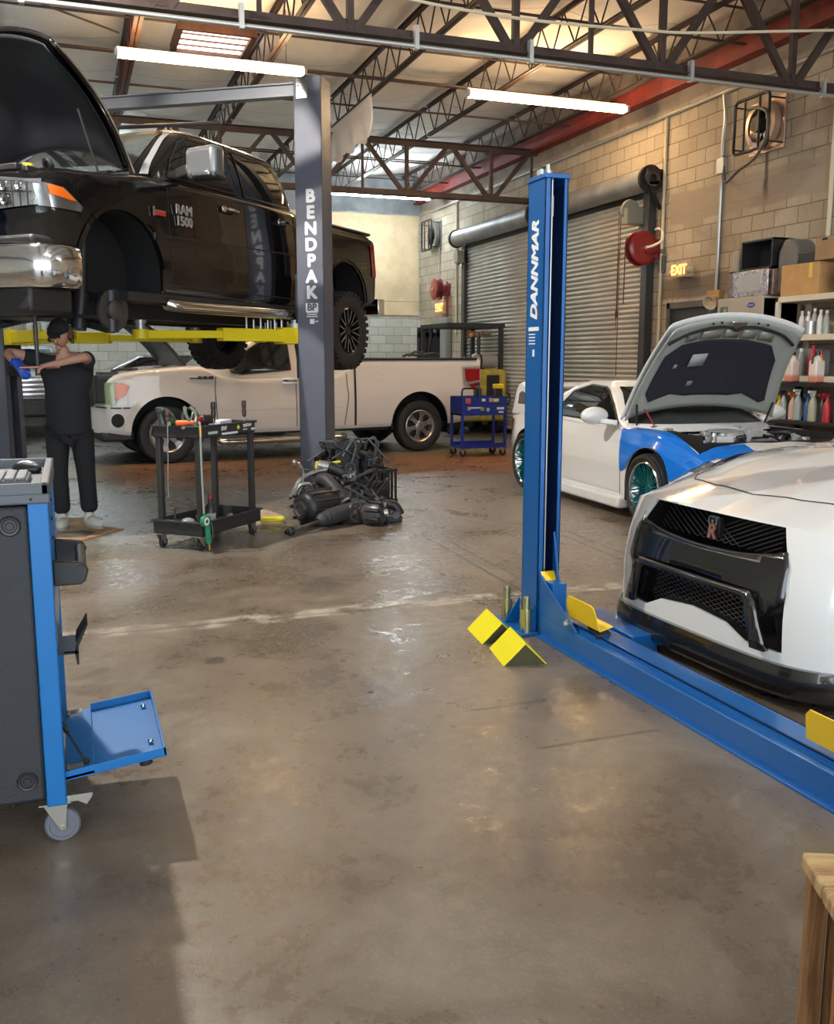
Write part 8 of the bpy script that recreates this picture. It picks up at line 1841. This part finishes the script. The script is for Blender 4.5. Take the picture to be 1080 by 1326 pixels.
# head with a face, looking down and to the left of the picture
b = MB().sphere((0, 0, 0), 1.0, 28, 20, (0.076, 0.094, 0.115))
for i, v in enumerate(b.v):
    z = v.z / 0.115; y = v.y / 0.094
    k = 1 - 0.28 * max(0, -z - 0.1) ** 1.2; v.x *= k
    if y < 0 and z < -0.1: v.y *= 1 - 0.10 * (-z)
    if y < -0.5 and 0.05 < z < 0.35: v.y *= 0.955
b.v = [v.copy() for v in b.v]
b.sphere((0, -0.098, -0.018), 1.0, 10, 8, (0.013, 0.020, 0.024)).sphere((0, -0.080, -0.085), 1.0, 12, 8, (0.026, 0.020, 0.022))
for s in (-1, 1): b.sphere((s * 0.077, 0.01, -0.012), 1.0, 10, 8, (0.010, 0.018, 0.030)).sphere((s * 0.03, -0.083, 0.030), 1.0, 10, 6, (0.022, 0.010, 0.007))
Mh = Matrix.Translation((-0.035, -0.10, 1.645)) @ Matrix.Rotation(radians(-20), 4, 'Z') @ Matrix.Rotation(radians(24), 4, 'X')
hd_ = b.xf(Mh).build('head', skin, mp, smooth=80)
for s in (-1, 1): MB().sphere((s * 0.030, -0.086, 0.010), 0.011, 12, 8).xf(Mh).build('eye', mat('eye_dark', (0.03, 0.02, 0.02), 0.2), hd_)
MB().sphere((0, -0.094, -0.052), 1.0, 12, 6, (0.022, 0.006, 0.006)).xf(Mh).build('mouth', mat('lips', (0.28, 0.09, 0.07), 0.5), hd_)
b = MB().sphere((0, 0.014, 0.022), 1.0, 24, 14, (0.088, 0.103, 0.110)); b.v = [Vector((v.x, v.y, max(v.z, 0.030 - 0.06 * max(0, v.y / 0.1)))) for v in b.v]
b.add([(-0.060, -0.075, 0.040), (-0.030, -0.145, 0.026), (0.030, -0.145, 0.026), (0.060, -0.075, 0.040), (0.060, -0.075, 0.048), (0.030, -0.145, 0.034), (-0.030, -0.145, 0.034), (-0.060, -0.075, 0.048)], [(0, 1, 2, 3), (4, 5, 6, 7), (0, 7, 6, 1), (1, 6, 5, 2), (2, 5, 4, 3)])
b.xf(Mh).build('cap', mat('cap_fabric', (0.006, 0.006, 0.007), 0.9), mp, smooth=60)
b = MB(); rh = random.Random(5)
for k in range(46):
    a = rh.uniform(0.35, pi - 0.35) + 0.0; x, y = cos(a) * 0.092, sin(a) * 0.085; z = rh.uniform(-0.08, 0.035)
    b.sphere((x, y, z), rh.uniform(0.018, 0.027), 8, 6)
for s in (-1, 1):
    for k in range(7): b.sphere((s * 0.088, rh.uniform(-0.01, 0.06), rh.uniform(-0.075, 0.03)), 0.021, 8, 6)
b.xf(Mh).build('curly_hair', mat('hair_brown', (0.075, 0.035, 0.018), 0.8), mp, smooth=80)
# shirt: loose torso with short sleeves
def cl_nodes(keys, scale): return [(J[k], scale[k]) for k in keys]
sn = [((0, 0.0, 0.80), (0.205, 0.16)), ((0, -0.01, 0.98), (0.20, 0.155)), ((0, -0.02, 1.16), (0.185, 0.145)), ((0, -0.03, 1.34), (0.185, 0.14)), ((0, -0.045, 1.44), (0.10, 0.09)),
      ((-0.16, -0.04, 1.42), 0.088), ((-0.27, -0.075, 1.455), 0.080), ((-0.34, -0.10, 1.475), 0.072), ((0.16, -0.04, 1.42), 0.088), ((0.17, -0.14, 1.435), 0.080), ((0.17, -0.20, 1.445), 0.072)]
shirt = skinned('shirt', sn, [(0, 1), (1, 2), (2, 3), (3, 4), (3, 5), (5, 6), (6, 7), (3, 8), (8, 9), (9, 10)], cloth, mp, root=1)
pn_ = [((0, 0.0, 0.90), 0.15), ((-0.10, 0, 0.78), 0.115), ((-0.11, -0.02, 0.48), 0.085), ((-0.10, 0.0, 0.22), 0.078), ((-0.10, 0.0, 0.10), 0.082), ((0.10, 0, 0.78), 0.115), ((0.115, -0.03, 0.48), 0.085), ((0.125, 0.0, 0.22), 0.078), ((0.13, 0.0, 0.10), 0.085)]
skinned('trousers', pn_, [(0, 1), (1, 2), (2, 3), (3, 4), (0, 5), (5, 6), (6, 7), (7, 8)], pant, mp)
shw = mat('shoe_white', (0.52, 0.54, 0.50), 0.6); sol = mat('shoe_sole', (0.30, 0.32, 0.28), 0.6)
for x, y, rz in ((-0.10, -0.05, -0.1), (0.135, -0.06, 0.45)):
    M = Matrix.Translation((x, y, 0)) @ Matrix.Rotation(rz, 4, 'Z')
    b = MB().sphere((0, -0.05, 0.035), 1.0, 18, 12, (0.052, 0.135, 0.055)).sphere((0, 0.03, 0.065), 1.0, 14, 10, (0.048, 0.06, 0.06)); b.v = [Vector((v.x, v.y, max(0.012, v.z))) for v in b.v]
    sh = b.xf(M).build('shoe', shw, mp, smooth=80)
    b = MB(); vs = [(0.055 * cos(a * pi / 12), -0.05 + 0.14 * sin(a * pi / 12), 0) for a in range(24)]; b.add(vs + [(v[0], v[1], 0.022) for v in vs], [tuple(reversed(range(24))), tuple(range(24, 48))] + [(i, (i + 1) % 24, 24 + (i + 1) % 24, 24 + i) for i in range(24)]); b.xf(M).build('sole', sol, sh)
# blue glove over the right hand
gn_ = []; ge_ = []
base = Vector(J['rwr']); nodes2 = nodes[len(N):len(N) + 16]
gl_nodes = [(tuple(base + Vector((-0.010, 0.02, 0.02))), 0.038), (tuple(base), 0.036)] + [((q[0]), (q[1][0] + 0.004, q[1][1] + 0.004) if isinstance(q[1], tuple) else q[1] + 0.004) for q in nodes2]
gl_edges = [(0, 1), (1, 2)]
for k in range(5): s0 = 3 + 3 * k; gl_edges += [(2, s0), (s0, s0 + 1), (s0 + 1, s0 + 2)]
skinned('glove', gl_nodes, gl_edges, mat('glove_blue', (0.012, 0.07, 0.42), 0.4), mp, root=1)
# what he holds: a copper coloured tool, and the hanging extension bar
t = tag(MB().cyl((0, 0, 0), (0.26, 0.0, 0.01), 0.012, n=12).cyl((0.20, 0, 0.008), (0.30, 0, 0.012), 0.020, n=12).build('wrench', mat('copper_tool', (0.42, 0.18, 0.13), 0.3, 0.7)), 'copper coloured bar wrench held between the hands of the mechanic', 'wrench'); t.location = (-0.38, 8.27, 1.385)
t = tag(MB().cyl((0, 0, 0.0), (0, 0, 0.62), 0.016, n=12).cyl((0, 0, 0.0), (0, 0, 0.06), 0.024, n=12).build('extension_bar', mat('bar_dark', (0, 0, 0))), 'long dark extension bar hanging from the raised pickup by his hands', 'tool'); t.location = (-0.245, 8.30, 1.32)
